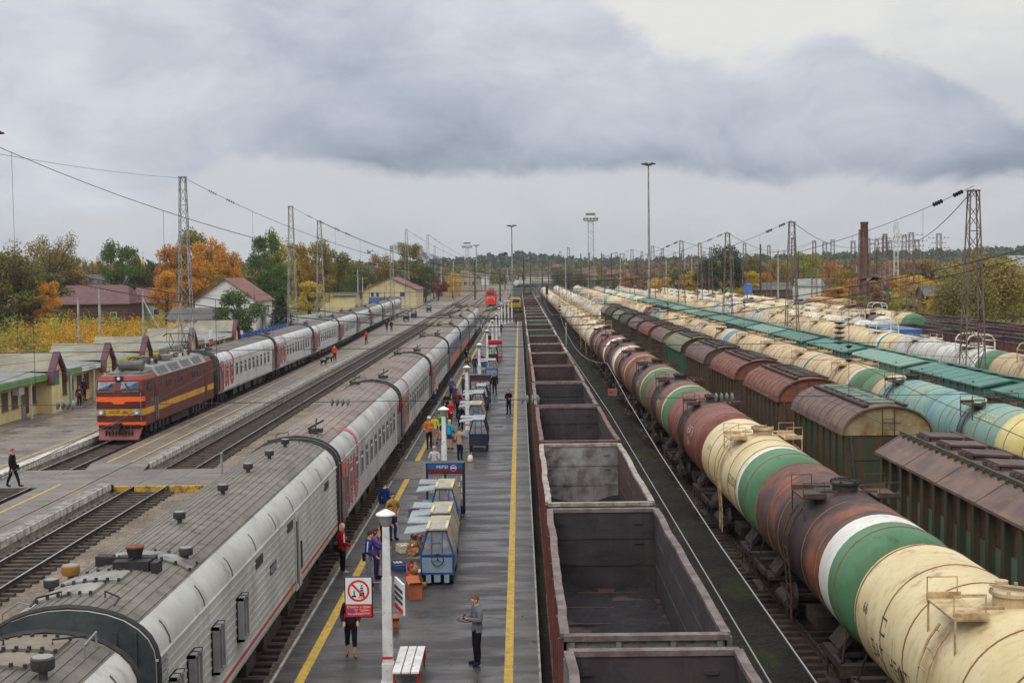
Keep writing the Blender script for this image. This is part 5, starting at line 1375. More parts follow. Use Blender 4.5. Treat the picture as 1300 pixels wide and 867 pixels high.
rm = ['tall rusty lattice mast at the right edge, foremost of its line', 'rusty lattice mast between the teal hoppers and cream tanks, second of its line', 'third lattice mast in the line beyond the teal hoppers', 'fourth lattice mast in the line beyond the teal hoppers', 'fifth lattice mast in the line beyond the teal hoppers',
      'sixth lattice mast in the line beyond the teal hoppers', 'seventh lattice mast in the line beyond the teal hoppers', 'eighth lattice mast in the line beyond the teal hoppers', 'ninth lattice mast in the line beyond the teal hoppers']
RY = [86, 143, 187, 240, 292, 345, 400, 460, 530]
for lab, y in zip(rm, RY): mast(lab, 29.4, y, 15.2, 1.5, .55, M_lrust, grp='rusty masts in the yard')
for nm, x in (('far tank rows', 56.5), ('open wagons', 4.9 + 6.3), ('cream tank rows', 45.9), ('outer teal row', 35.7)):
    for i, y in enumerate((205, 254, 300, 352, 405, 465, 540, 630) if x > 50 else (178, 222, 270, 318, 372, 430, 500) if x > 40 else (262, 330, 385, 450, 520) if x > 30 else (300, 360, 420, 490, 560, 640)):
        mast(f'small lattice mast, {nth(i)} in the line along the {nm}', x, y, 15, 1.2, .5, M_lrust, grp='rusty masts in the yard')
for i, (px, pt, d, ar_) in enumerate(((1083, 305, 262, 0), (1102, 302, 285, 2), (1113, 302, 300, 3), (1123, 300, 270, 3), (1130, 304, 320, 1), (1148, 298, 262, 3), (1157, 295, 240, 1), (1164, 303, 255, 2), (1192, 299, 250, 5), (1047, 304, 270, 0), (1057, 306, 300, 0))):
    p = atd(px, pt, d); mast(f'brown substation mast, {nth([9,2,3,4,5,6,7,8,10,0,1][i])} from the left in the group by the brick chimney', p.x, d, p.z, 1.3, .7, M_lrust, ar_, 'brown substation masts', 'mast')
rr = random.Random(8)
for i in range(16):
    p = Vector((-18 + i * 8.3 + rr.uniform(-2, 2), rr.uniform(480, 800), 0))
    mast(f'very distant mast, {nth(i)} from the left in the yard throat', p.x, p.y, rr.choice((13, 15, 16)), 1.1, .5, M_lrust if i > 5 else M_galv, grp='very distant masts in the yard throat')

for i in range(46):
    x, y = -34 + i * 3.6 + rr.uniform(-2, 2), rr.uniform(330, 760)
    if 0 < x < 55 and y < 440: y += 150
    t = thing('catenary_pole', f'slim distant catenary pole, {nth(i)} from the left among the throat tracks', 'pole', (x, y, -.2), 0, 'slim catenary poles in the yard throat'); h = rr.choice((10, 12, 13.5, 15, 16.5))
    MB().tube([(0, 0, 0), (0, 0, h)], [.3, .2], 6).build('post', M_vent if i % 3 else M_concpole, t)
    m = MB(); m.beam((0, 0, 7.2), (3.2, 0, 7.9), .07); m.beam((0, 0, h - 1), (3.2, 0, 7.9), .04); m.build('bracket', M_vent, t)
for i, (x0, x1, y) in enumerate(((-34, 6, 455), (-30, 8, 540), (6, 48, 520), (8, 62, 610), (-26, 30, 690), (20, 80, 720))):
    t = thing('track_portal', f'long horizontal lattice portal across the tracks, {nth(i)} from the camera', 'gantry', (x0, y, 0), 0, 'portals across the throat tracks')
    inst(_lat[(15, 1.2, .5)], 'left_leg', t, (0, 0, -5), mats=[M_lrust]); inst(_lat[(15, 1.2, .5)], 'right_leg', t, (x1 - x0, 0, -5), mats=[M_lrust])
    m = MB(); w_ = x1 - x0; n = int(w_ / 1.6)
    for z in (8.4, 9.2):
        for q in (-.35, .35): m.beam((0, q, z), (w_, q, z), .07)
    for k in range(n): m.beam((w_ * k / n, -.35, 8.4 if k % 2 else 9.2), (w_ * (k + 1) / n, -.35, 9.2 if k % 2 else 8.4), .05)
    m.build('crossbar', M_lrust, t)

def ins_string(m, p, q, n, r):
    p, q = Vector(p), Vector(q); d = (q - p).normalized()
    a = d.cross(Vector((0, 0, 1)))
    if a.length < .1: a = Vector((1, 0, 0))
    a.normalize(); b = d.cross(a)
    for k in range(n):
        c = p + (q - p) * ((k + .5) / n); o = len(m.v)
        for dd, rr_ in ((-.045, .02), (-.02, r), (.015, r * .8), (.05, .02)):
            for j in range(10):
                th = 2 * math.pi * j / 10; m.v.append(tuple(c + d * dd + (a * math.cos(th) + b * math.sin(th)) * rr_))
        for i in range(3):
            for j in range(10): j2 = (j + 1) % 10; m.f.append((o + i*10 + j, o + i*10 + j2, o + (i+1)*10 + j2, o + (i+1)*10 + j)); m.m.append(0)
TX = [-24.5, -17.93, -12.9, -8.05, XG, XA, XB, XC, XD]
def headspan(label, A, B, zl, r=.022, double=False, near=False):
    t = thing('cross_span', label, 'overhead wires', (0, 0, 0), 0, 'overhead cross spans between the masts')
    A, B = Vector(A), Vector(B)
    def pt(f, dz=0):
        p = A.lerp(B, f); c = (A.z + B.z) / 2 - zl
        z = A.z + (B.z - A.z) * f - 4 * c * f * (1 - f) + dz; return Vector((p.x, p.y, z))
    for k in range(2 if double else 1):
        m = MB(); m.tube([pt(i / 40, -.22 * k) for i in range(41)], r, 4); m.build('carrying_cable', M_wire, t)
    a, b = A.copy(), B.copy()
    for z, nm in ((8.15, 'upper_cross_wire'), (6.75, 'lower_cross_wire')):
        m = MB(); a.z = b.z = z; m.tube([a, b], r * .7, 4); m.build(nm, M_wire, t)
    m = MB()
    for f in (.035, .06, .95, .975):
        p, q = pt(f), pt(f + .012); ins_string(m, p, q, 4, .15)
    m.build('insulators', M_insd, t)
    for x in TX:
        f = (x - A.x) / (B.x - A.x); p = pt(f); m = MB()
        y = p.y; m.tube([p, (x, y, 8.15)], r * .5, 4, close=False); m.tube([(x, y, 8.15), (x, y, 6.75)], r * .5, 4, close=False)
        m.build('dropper', M_wire, t)
        m = MB()
        if near and x != XA: continue
        ins_string(m, (x, y, 8.15), (x, y, 7.6), 3, .1); m.build('insulators', M_insd, t)
    return t
s0 = headspan('nearest cross span wires above the mail car and near tanks, with pale insulator strings', (-30.3, 35, 17.5), (29.4, 35, 17.0), 8.9, .016, True, True)
for x in (-12.1, -4.8, .25, 5.4):
    m = MB(); ins_string(m, (x - .28, 35, 6.75), (x + .28, 35, 6.75), 4, .13); m.build('insulators', M_insul, s0)
m = MB(); ins_string(m, (8.45, 35, 8.75), (8.45, 35, 8.1), 5, .16); m.build('insulators', mat('brown_green_insulator', L(112, 104, 70), .3, c2=L(90, 64, 50), nscale=9), s0)
headspan('cross span wires from the upper left edge to the tall rusty mast at the right', (-30.3, 62, 19.2), (29.4, 86, 15.2), 9.6, .021)
headspan('cross span wires from the tallest left mast to the second rusty mast', (-30.3, 120, 18.9), (29.4, 143, 15.1), 9.3, .024)
headspan('cross span wires from the second left mast to the third rusty mast', (-30.2, 176, 18.9), (29.4, 187, 15.1), 9.3, .028)
headspan('cross span wires from the third left mast to the fourth rusty mast', (-30.2, 201, 17.9), (29.4, 240, 15.1), 9.3, .035)
headspan('cross span wires from the mast by the yellow building across the yard', (-29.3, 346, 21), (29.4, 345, 15.1), 9.3, .04)
headspan('farthest cross span wires, beyond the yellow building', (-29.7, 433, 22), (29.4, 400, 15.1), 9.3, .045)
for i, (a, b) in enumerate(zip(RY, (205, 205, 254, 254, 300, 352, 405))):
    p, q = Vector((29.4, a, 15)), Vector((56.5, b, 14.8)); m = MB()
    pts = [p.lerp(q, k / 16) - Vector((0, 0, 4 * 2.4 * (k / 16) * (1 - k / 16))) for k in range(17)]
    m.tube(pts, .03, 4); m.tube([p - Vector((0, 0, 7)), q - Vector((0, 0, 6.8))], .02, 4)
    tag(m.build('span_cable', M_wire), f'thin cable leading right from the top of the {nth(i)} rusty mast', 'cable', 'cables between rusty masts and the far tank rows')
for a, b in ((((-30.3, 35, 17.4)), (-30.3, 120, 18.8)),):
    m = MB(); p, q = Vector(a), Vector(b); m.tube([p.lerp(q, k / 12) - Vector((0, 0, 4 * .8 * (k / 12) * (1 - k / 12))) for k in range(13)], .015, 4)
    tag(m.build('span_cable', M_wire), 'thin cable running along the left masts above the kiosks', 'cable')
# contact and messenger wires above each track
SY = [-18, 35, 74, 131, 181, 218, 290, 346, 420, 480, 560]
names = {-24.5: 'the track of the left train', -17.93: 'the empty track beside the side platform', -12.9: 'the hidden track behind the mail car', -8.05: 'the middle train', XG: 'the empty open wagons', XA: 'the near tank wagons', XB: 'the arched hopper wagons', XC: 'the second tank row', XD: 'the teal hoppers'}
for x, nm in names.items():
    fx = C1 if x == -24.5 else T2 if x == -17.93 else const(x)
    t = thing('contact_line', f'contact wire and messenger wire strung above {nm}', 'overhead wires', (0, 0, 0), 0, 'contact lines above the tracks')
    c, ms, dr = [], [], MB()
    for i, (a, b) in enumerate(zip(SY, SY[1:])):
        for k in range(8):
            f = k / 8; y = a + (b - a) * f; zig = (.1 if i % 2 else -.1) * (1 - 2 * f)
            c.append((fx(y) + zig, y, 6.35)); ms.append((fx(y) + zig * .3, y, 7.7 - 4 * .75 * f * (1 - f)))
    MB().tube(c, .008, 4).build('contact_wire', M_wire_glint if x == XG else M_wire, t); MB().tube(ms, .008, 4).build('messenger_wire', M_wire_glint if x == XG else M_wire, t)  # only the wires over the open wagons get the painted-in reflection

# ---------------------------------------------------------------- flood light masts, chimney, poles
def ring_lights(m, z, n, r, s=.45):
    for k in range(n):
        a = 2 * math.pi * k / n; m.box((r * math.cos(a), r * math.sin(a), z), (s, s * .7, s * .5), a); m.beam((0, 0, z), (r * math.cos(a), r * math.sin(a), z), .05)
def flood_pole(label, x, y, h, r=.28):
    t = thing('floodlight_pole', label, 'floodlight', (x, y, 0))
    MB().tube([(0, 0, 0), (0, 0, h * .55), (0, 0, h)], [r * 1.2, r, r * .6], 10).build('pole', M_galv, t, 40)
    m = MB(); m.cyl((0, 0, h - .4), .7, .25, 12); ring_lights(m, h, 6, 1.25, .7); m.build('lamp_ring', M_vent, t)
flood_pole('very tall slim floodlight pole with a ring of lamps above the tank rows', 29.9, 305, 33.9, .25)
flood_pole('slim distant lamp pole above the red locomotive', -2.2, 420, 24, .26)
flood_pole('thin faraway lamp pole right of the distant lattice floodlight', -20.5, 640, 22)
def flood_lattice(label, x, y, h, w_):
    t = thing('floodlight_tower', label, 'floodlight', (x, y, 0)); inst(lattice_mesh(h, w_, w_ * .8, .09, .06, 1.6), 'lattice', t)
    m = MB(); m.box((0, 0, h + .2), (4.4, 2.6, .15)); 
    for x_ in (-2, -1, 0, 1, 2): m.box((x_, -1.2, h + .8), (.7, .4, .6)); m.box((x_, 1.2, h + .8), (.7, .4, .6))
    for x_ in (-1.5, 1.5): m.beam((x_, 0, h), (x_, 0, h + 2.2), .07)
    m.beam((-1.5, 0, h + 2.2), (1.5, 0, h + 2.2), .07); m.box((0, 0, h + 2.3), (3, .6, .7)); m.build('lamp_platform', M_lroof, t)
flood_lattice('lattice floodlight tower with a square lamp platform, centre right', 22.8, 420, 25, 2.0)
flood_lattice('far small lattice floodlight tower left of the red locomotive', -23.4, 600, 20, 1.7)
t = thing('telecom_mast', 'slim white telecom mast with antennas right of the brick chimney', 'antenna mast', (142, 500, 0))
inst(lattice_mesh(26, 1.6, 1.2, .1, .07, 1.6), 'lattice', t, mats=[M_framew])
m = MB()
for k in range(10): a = k * 1.1; m.box((1.1 * math.cos(a), 1.1 * math.sin(a), 20 + (k % 4) * 1.4), (.4, .3, 1.4), a)
m.beam((0, 0, 26), (0, 0, 29), .08); m.build('antennas', M_framew, t)
M_brickdark = mat('chimney_brick', L(112, 66, 56), .85, c2=L(92, 58, 50), nscale=.8, dirt=L(70, 52, 48), damt=.4)
t = thing('brick_chimney', 'dark red brick chimney rising above the autumn trees on the right', 'chimney', (78, 300, 0))
MB().lathe((0, 0, 0), [(1.25, 0), (.82, 19.3), (.9, 19.4), (.9, 19.9), (.7, 19.9), (.7, 19.0)], 20).build('shaft', M_brickdark, t, 40)
def pole(label, px, pb, pt, kind=0):
    b = at(px, pb, 0); p = atd(px, pt, b.y); t = thing('utility_pole', label, 'pole', (b.x, b.y, -.2))
    h = p.z + .2
    MB().tube([(0, 0, 0), (0, 0, h)], [.2, .12], 8).build('post', M_concpole, t, 40)
    m = MB(); m.beam((-1.3, 0, h - .4), (1.3, 0, h - .4), .06)
    if kind: m.beam((-1.0, 0, h - 1.3), (1.0, 0, h - 1.3), .06)
    for x in (-1.2, -.7, .7, 1.2): m.cyl((x, 0, h - .35), .06, .2, 6)
    m.build('cross_arm', M_frame, t)
    if kind == 2: MB().tube([(0, 0, h - 1), (4.2, -2, 0)], .1, 6).build('strut', M_concpole, t)
pole('concrete utility pole without strut, leftmost of three above the kiosk roofs', 101, 452, 378)
pole('concrete utility pole with white crossarm, middle of three above the kiosk roofs', 128, 452, 366, 1)
pole('concrete utility pole with a slanting strut, right of three above the kiosk roofs', 183, 445, 370, 2)
pole('concrete pole behind the last cars of the left train', 455, 400, 342, 1); pole('thin concrete pole beside the yellow gabled building', 461, 395, 352)
pole('pale concrete pole at the far end of the island platform', 645, 398, 340)
t = thing('signal_post', 'dark railway signal post between the far open wagons and tanks', 'signal', (5.2, 250, 0))
MB().tube([(0, 0, 0), (0, 0, 7)], .09, 8).build('post', M_vent, t); m = MB(); m.bx(-.25, .25, -.2, .2, 5.4, 7.0); m.build('lamp_head', M_black, t)
t = thing('marker_post', 'pale slim post standing beside the white-ended tank wagons', 'post', (5.7, 163, -.2)); MB().tube([(0, 0, 0), (0, 0, 3.8)], .09, 8).build('post', M_concpole, t); MB().cyl((0, 0, 3.8), .14, .12, 8).build('cap', M_vent, t)
t = thing('number_sign', 'small orange number plate on a thin post between wagons and tanks', 'sign', (5.5, 79, -.2))
MB().tube([(0, 0, 0), (0, 0, 2.8)], .03, 6).build('post', M_vent, t)
MB().box((0, 0, 3.0), (.56, .03, .42)).build('plate', mat('plate_rust_orange', L(150, 96, 76), .7, n=.4), t)
text_mb('601', .3, lambda u, v: (u, -.018, 2.9 + v)).build('numerals', M_ink, t)
# blue water tank
t = thing('water_tank', 'upright bright blue water tank beyond the tank rows', 'water tank', (57, 330, 0))
MB().lathe((0, 0, 2), [(0, 0), (.95, 0), (.95, 3.7), (.8, 3.95), (0, 4.05)], 24).build('vessel', mat('tank_bright_blue', L(56, 118, 186), .45, c2=L(46, 104, 170), nscale=.8), t, 40)
m = MB(); m.bx(-1.5, 1.6, -1, 1, 0, 2); m.build('base', M_brickdark, t)
# birds
def bird(label, px, py, d, s, fold=0, rz=0):
    p = atd(px, py, d); t = thing('crow', label, 'bird', p, rz)
    m = MB(); m.tube([(0, -.22 * s, 0), (0, -.16 * s, .03 * s), (0, 0, .03 * s), (0, .16 * s, 0), (0, .34 * s, -.02 * s)], [.02 * s, .06 * s, .085 * s, .05 * s, .05 * s], 8)
    m.tube([(0, -.3 * s, -.01), (0, -.22 * s, 0)], [.005 * s, .03 * s], 5)
    for x in (-1, 1): m.add([(0, -.08 * s, .05 * s), (x * .25 * s, -.1 * s, (.16 + fold) * s), (x * .55 * s, 0, (.02 + fold) * s), (x * .25 * s, .1 * s, (.1 + fold) * s), (0, .1 * s, .03 * s)], [(0, 1, 3, 4), (1, 2, 3)])
    m.build('body', M_insd, t)
bird('black crow gliding in front of the right-hand substation', 1107, 354, 60, 1.5, -.1, R(60))
bird('small dark crow at the left edge beside the cable end', 1, 170, 60, .7, 0, R(90))
bird('tiny crow above the yellow gabled building', 469, 321, 200, 1.6, .1, R(40)); bird('tiny crow over the wires near the throat', 641, 323, 220, 1.6, .1, R(100))
# ---------------------------------------------------------------- kiosk row
M_kcream = mat('kiosk_cream', L(222, 204, 152), .75, c2=L(206, 184, 132), nscale=.8, dirt=L(176, 150, 110), damt=.3, streak=3)
M_kroof = mat('kiosk_roof_pale', L(152, 147, 128), .7, c2=L(126, 121, 106), nscale=.5, dirt=L(140, 134, 122), damt=.4)
M_kroof2 = mat('kiosk_roof_grey', L(140, 143, 141), .6, c2=L(116, 117, 114), nscale=.5, dirt=L(94, 90, 84), damt=.5)
M_plum = mat('gable_plum', L(96, 58, 70), .55, c2=L(80, 50, 60), nscale=1)
M_fgreen = mat('fascia_green', L(112, 148, 90), .6, c2=L(96, 130, 78), nscale=1)
M_fyel = mat('fascia_yellow', L(210, 202, 92), .6, n=.3)
M_signw = mat('sign_white', L(222, 224, 222), .5, n=.15); M_signg = mat('sign_green', L(34, 140, 66), .5, n=.2); M_signp = mat('sign_violet', L(98, 84, 150), .5, n=.2)
M_redp = mat('paint_red', L(204, 44, 36), .5, c2=L(188, 40, 34)); M_bluef = mat('fence_blue', L(44, 92, 168), .5, c2=L(38, 80, 150), nscale=.6)
M_wwall = mat('white_wall', L(214, 214, 210), .8, c2=L(196, 196, 192), nscale=.4, dirt=L(160, 156, 150), damt=.3)
M_dkglass = mat('dark_pane', L(52, 58, 64), .15, c2=L(74, 80, 86), nscale=.8, spec=.6)
M_bars = mat('window_bars', L(120, 110, 96), .6, n=.3)
KX = -34.9
def gable(t, y, rz=0):
    m = MB(); m.bx(KX - 2.4, KX + 1.1, y - 1.1, y + 1.1, .24, 3.1); m.add([(KX + 1.1, y - 1.1, 3.1), (KX + 1.1, y + 1.1, 3.1), (KX + 1.1, y, 4.3)], [(0, 1, 2)]); m.build('gable_porch', M_kcream, t)
    m = MB()
    for s in (-1, 1):
        for x0, x1, w_, mi in ((KX + .9, KX + 1.4, .34, 0),):
            a = [(x0, y + s * 1.5, 2.4), (x0, y + s * 1.3, 3.3), (x0, y, 4.65)]; b = [(x1, p[1], p[2]) for p in a]
            for (p0, p1), (q0, q1) in zip(zip(a, a[1:]), zip(b, b[1:])):
                lo = lambda p: (p[0], p[1] - s * (.16 if p[1] != y else 0), p[2] - (.34 if p[1] == y else .1))
                m.add([p0, p1, q1, q0, lo(p0), lo(p1), lo(q1), lo(q0)], [(0, 1, 2, 3), (4, 7, 6, 5), (3, 2, 6, 7), (0, 4, 5, 1), (0, 3, 7, 4)])
    m.build('plum_chevron', M_plum, t)
    m = MB()
    for s in (-1, 1): m.add([(KX + 1.2, y, 4.6), (KX + 1.2, y + s * 1.3, 3.3), (KX - 3.4, y + s * 1.3, 3.3), (KX - 3.4, y, 4.6)], [(0, 1, 2, 3)] if s > 0 else [(3, 2, 1, 0)])
    m.build('porch_roof', M_kroof, t)
def kiosk(lab, y0, y1, gy, fas, name):
    t = thing('kiosk', lab, 'kiosk', (0, 0, 0), 0, 'kiosks along the station platform')
    MB().bx(KX - 5, KX, y0, y1, .24, 3.0).build('wall', M_kcream, t)
    m = MB(); m.add([(KX + .9, y0, 3.15), (KX + .9, y1, 3.15), (KX - 5.4, y1, 3.6), (KX - 5.4, y0, 3.6), (KX + .9, y0, 3.05), (KX + .9, y1, 3.05), (KX - 5.4, y1, 3.5), (KX - 5.4, y0, 3.5)], [(0, 1, 2, 3), (4, 7, 6, 5), (0, 4, 5, 1), (0, 3, 7, 4), (1, 5, 6, 2)])
    for k in range(int((y1 - y0) / 1.0)): y = y0 + k; m.add([(KX + .9, y, 3.17), (KX + .9, y + .05, 3.17), (KX - 5.4, y + .05, 3.62), (KX - 5.4, y, 3.62)], [(0, 1, 2, 3)])
    m.build('roof', M_kroof2, t)
    MB().bx(KX + .88, KX + .96, y0, y1, 2.7, 3.12).build('fascia', fas, t)
    for y in (y0 + .5, (y0 + y1) / 2): MB().bx(KX + .8, KX + .9, y, y + .1, .24, 2.75).build('awning_post', M_framew, t)
    gable(t, gy)
    k = 0; y = y0 + .9
    while y < y1 - 1.2:
        if abs(y + .5 - gy) > 1.5:
            if k % 3 == 1: m = MB(); m.bx(KX, KX + .05, y, y + .9, .24, 2.3, 0); m.bx(KX + .05, KX + .07, y + .15, y + .75, 1.2, 2.1, 1); m.build('door', [M_frame, M_dkglass], t)
            else:
                m = MB(); m.bx(KX, KX + .03, y, y + 1.1, 1.1, 2.3, 0)
                for j in range(6): m.bx(KX + .03, KX + .05, y + j * .2, y + j * .2 + .03, 1.1, 2.3, 1)
                m.bx(KX, KX + .08, y - .05, y + 1.15, 1.02, 1.1, 1); m.build('barred_window', [M_dkglass, M_bars], t)
            k += 1
        y += 1.75
    return t
k1 = kiosk('cream kiosk with green fascia and a green and violet sign, nearest on the left', 84, 99, 96, M_fgreen, 'a')
MB().bx(KX + 1.1, KX + 1.14, 95.55, 96.45, 2.75, 3.3).build('violet_sign', M_signp, k1); MB().bx(KX + 1.1, KX + 1.14, 95.55, 96.45, 2.25, 2.72).build('green_sign', M_signg, k1)
m = MB(); m.bx(KX, KX + .5, 90.3, 91.2, 2.0, 2.55); m.build('air_conditioner', M_framew, k1)
MB().bx(KX + .0, KX + .06, 92.6, 93.2, .5, 2.3).build('maroon_banner', M_maroon, k1)
k2 = kiosk('cream kiosk with a green lettered fascia and a doorway under its plum gable, second', 99.2, 111, 108, M_fgreen, 'b')
m = MB(); m.bx(KX + .96, KX + .98, 102, 107, 2.74, 3.08); m.build('fascia_sign', M_signw, k2); 
text_mb('ПРОДУКТЫ', .3, lambda u, v: (KX + .985, 104.5 + u, 2.8 + v)).build('fascia_lettering', M_signg, k2)
m = MB(); m.bx(KX + 1.1, KX + 1.14, 107.5, 108.5, .24, 2.3); m.build('open_doorway', M_dkglass, k2)
k3 = kiosk('cream kiosk with a yellow fascia behind the locomotive roof, third', 111.2, 124, 119, M_fyel, 'c')
text_mb('ГОРЯЧИЕ ОБЕДЫ', .3, lambda u, v: (KX + .965, 115 + u, 2.8 + v)).build('fascia_lettering', M_redp, k3)
k4 = kiosk('cream kiosk with beige roof and blue sign behind the pantographs, fourth', 124.2, 142, 136, M_kroof, 'd')
k5 = kiosk('cream kiosk with a white and red notice, last of the row by the first car', 142.3, 162, 157, M_signw, 'e')
text_mb('КАФЕ  ЗАКУСОЧНАЯ', .34, lambda u, v: (KX + .965, 150 + u, 2.78 + v)).build('fascia_lettering', M_bluef, k5)
m = MB(); m.bx(KX + 1.0, KX + 1.05, 144, 145.5, 2.4, 4.0, 0); m.bx(KX + 1.05, KX + 1.06, 144, 145.5, 2.4, 3.0, 1); m.build('notice_board', [M_signw, M_redp], k5)
# railing behind the kiosk roofs
t = thing('roof_railing', 'thin pale metal railing running behind the kiosk roofs', 'railing', (KX - 6.2, 0, 0)); m = MB()
for z in (3.9, 4.4): m.beam((0, 80, z), (0, 112, z), .03)
for k in range(17): m.beam((0, 80 + 2 * k, 0), (0, 80 + 2 * k, 4.4), .03)
m.build('rails', M_frame, t)
# fences
def fence(lab, p, q, h, mt, wh=.1):
    p, q = Vector(p), Vector(q); n = max(2, int((q - p).length / 2.5)); t = thing('fence', lab, 'fence', p); d = q - p; rz = math.atan2(d.y, d.x)
    t.rotation_euler = (0, 0, rz); ln = d.length
    m = MB()
    for k in range(int(ln / .3)): m.bx(k * .3, k * .3 + .27, -.03, .03 if k % 2 else .0, .1, h)
    m.build('panels', mt, t)
    for k in range(n + 1): MB().bx(ln * k / n - .05, ln * k / n + .05, -.1, .1, 0, h + .1).build('post', mt, t)
fence('bright blue board fence behind the second and third passenger cars', (-36, 165, 0), (-36, 205, 0), 2.3, M_bluef)
fence('bright blue fence before the yellow gabled building', (-40, 352, 0), (-31.5, 352, 0), 3.2, M_bluef)
fence('low white picket fence beside the grass by the yellow wall', (-47, 230, 0), (-38, 305, 0), 1.6, M_framew)
# ---------------------------------------------------------------- houses
def house(name, lab, x0, x1, y0, y1, ez, rz_, wall, roof, axis='y', wins=(), hip=0, cat='house'):
    t = thing(name, lab, cat, ((x0 + x1) / 2, y0, -.2)); w_, l = (x1 - x0) / 2, y1 - y0
    m = MB()
    if axis == 'y':
        m.ext([(-w_, 0), (w_, 0), (w_, ez), (0, rz_), (-w_, ez)], 0, l)
    else:
        m.bx(-w_, w_, 0, l, 0, ez)
        for s in (-1, 1): m.add([(s * w_, 0, ez), (s * w_, l, ez), (s * w_ * (1 - hip), l / 2, rz_)], [(0, 1, 2)])
    m.build('wall', wall, t)
    m = MB(); o = .5
    if axis == 'y':
        sl = (rz_ - ez) / w_
        for s in (-1, 1):
            a = [(s * (w_ + o), -o, ez - sl * o), (s * (w_ + o), l + o, ez - sl * o), (0, l + o, rz_), (0, -o, rz_)]
            m.add([(x, y, z + .03) for x, y, z in a] + [(x, y, z + .22) for x, y, z in a], [(4, 5, 6, 7), (0, 3, 2, 1), (0, 4, 7, 3), (1, 2, 6, 5), (0, 1, 5, 4)])
            for k in range(int(l / .7)): y = k * .7; m.add([(s * (w_ + o), y, ez - sl * o + .24), (s * (w_ + o), y + .06, ez - sl * o + .24), (0, y + .06, rz_ + .24), (0, y, rz_ + .24)], [(0, 1, 2, 3)])
    else:
        for s, yy in ((-1, 0), (1, l)):
            a = [(-w_ - o, yy + s * o, ez - .2), (w_ + o, yy + s * o, ez - .2), ((w_ + o) * (1 - hip), l / 2, rz_), (-(w_ + o) * (1 - hip), l / 2, rz_)]
            m.add([(x, y, z + .05) for x, y, z in a] + [(x, y, z + .22) for x, y, z in a], [(4, 5, 6, 7), (0, 3, 2, 1), (0, 1, 5, 4), (0, 4, 7, 3), (1, 2, 6, 5)])
        if hip:
            for s in (-1, 1): m.add([(s * (w_ + o), -o, ez), (s * (w_ + o), l + o, ez), (s * (w_ + o) * (1 - hip), l / 2, rz_ + .2)], [(0, 1, 2)])
    m.build('roof', roof, t)
    for (side, a, z, ww, hh) in wins:
        m = MB()
        if side == 'f': m.bx(a - ww / 2, a + ww / 2, -.06, 0, z, z + hh, 1); m.bx(a - ww / 2 + .12, a + ww / 2 - .12, -.08, -.06, z + .12, z + hh - .12, 0)
        else: m.bx(w_, w_ + .06, a - ww / 2, a + ww / 2, z, z + hh, 1); m.bx(w_ + .06, w_ + .08, a - ww / 2 + .12, a + ww / 2 - .12, z + .12, z + hh - .12, 0)
        m.build('window', [M_dkglass, M_framew], t)
    return t
M_rred = mat('roof_brown_red', L(132, 82, 74), .65, c2=L(112, 74, 68), nscale=.5, dirt=L(96, 70, 64), damt=.4)
M_rmar = mat('roof_maroon_sheet', L(92, 58, 60), .6, c2=L(108, 72, 68), nscale=.4, dirt=L(74, 54, 54), damt=.4)
M_rgrey = mat('roof_slate_grey', L(92, 90, 88), .75, c2=L(76, 74, 72), nscale=.5)
M_wood = mat('weathered_planks', L(92, 64, 56), .8, c2=L(74, 56, 50), nscale=1.5, streak=3)
M_ylw = mat('building_yellow', L(204, 192, 148), .8, c2=L(184, 172, 132), nscale=.3, dirt=L(180, 160, 120), damt=.3)
M_tan = mat('depot_tan', L(168, 152, 116), .85, c2=L(144, 130, 100), nscale=.3, dirt=L(120, 104, 84), damt=.4)
M_grnw = mat('wall_pale_green', L(150, 170, 138), .8, n=.4)
h = house('white_house', 'white two-storey house with a brown-red gable roof behind the round green tree', -56, -45.5, 228, 243, 5.6, 9.3, M_wwall, M_rred, 'y',
          [('s', 2, 3.2, 1.2, 1.5), ('s', 5, 3.2, 1.2, 1.5), ('s', 8, 3.2, 1.2, 1.5), ('s', 11, 3.2, 1.2, 1.5), ('s', 4, .8, 1.1, 1.3), ('f', -2.5, 1, 1.2, 1.3), ('f', 2.2, 4.2, 1.1, 1.2)])
MB().add([(5.25, 4, 3.0), (5.25, 9, 3.0), (7.4, 9, 2.4), (7.4, 4, 2.4)], [(0, 1, 2, 3)]).build('porch_roof', M_rgrey, h)
house('outbuilding', 'low pale outbuilding joined to the white house at its near side', -58, -49, 218, 227.5, 2.8, 4.4, M_wwall, M_rgrey, 'x')
house('maroon_shed', 'long maroon-roofed shed behind yellow bushes at the far left', -116, -94, 262, 274, 3.0, 6.2, M_wood, M_rmar, 'x', [('f', 4, 1, 1.2, 1.2)], .3)
house('wooden_house', 'low wooden house with a maroon ridge roof, beside the long shed', -98, -88, 282, 292, 3.4, 6.6, M_wood, M_rgrey, 'x', [('f', 2, 1.2, 1.2, 1.3)], .2)
house('wooden_house', 'wide dark maroon-roofed house left of the church spire', -96, -80, 270, 282, 4.4, 8.0, M_wood, M_rmar, 'x', [('f', 5, 1.4, 1.3, 1.3)], .25)
house('green_house', 'pale green wooden house with a maroon roof beside the orange trees', -84, -73, 282, 292, 4.2, 7.2, M_grnw, M_rmar, 'x', [('f', 1, 1.6, 1.4, 1.4), ('f', 3.6, 1.6, 1.2, 1.4)], .25)
house('grey_house', 'tall grey-roofed house rising behind the maroon roofs', -106, -90, 305, 318, 6, 10.2, M_wwall, M_rgrey, 'x', (), .3)
house('yellow_wall_building', 'long low yellow building beyond the spruce tree', -48.5, -40, 322, 332, 4.6, 5.0, M_ylw, M_rgrey, 'x', (), 0, 'building')
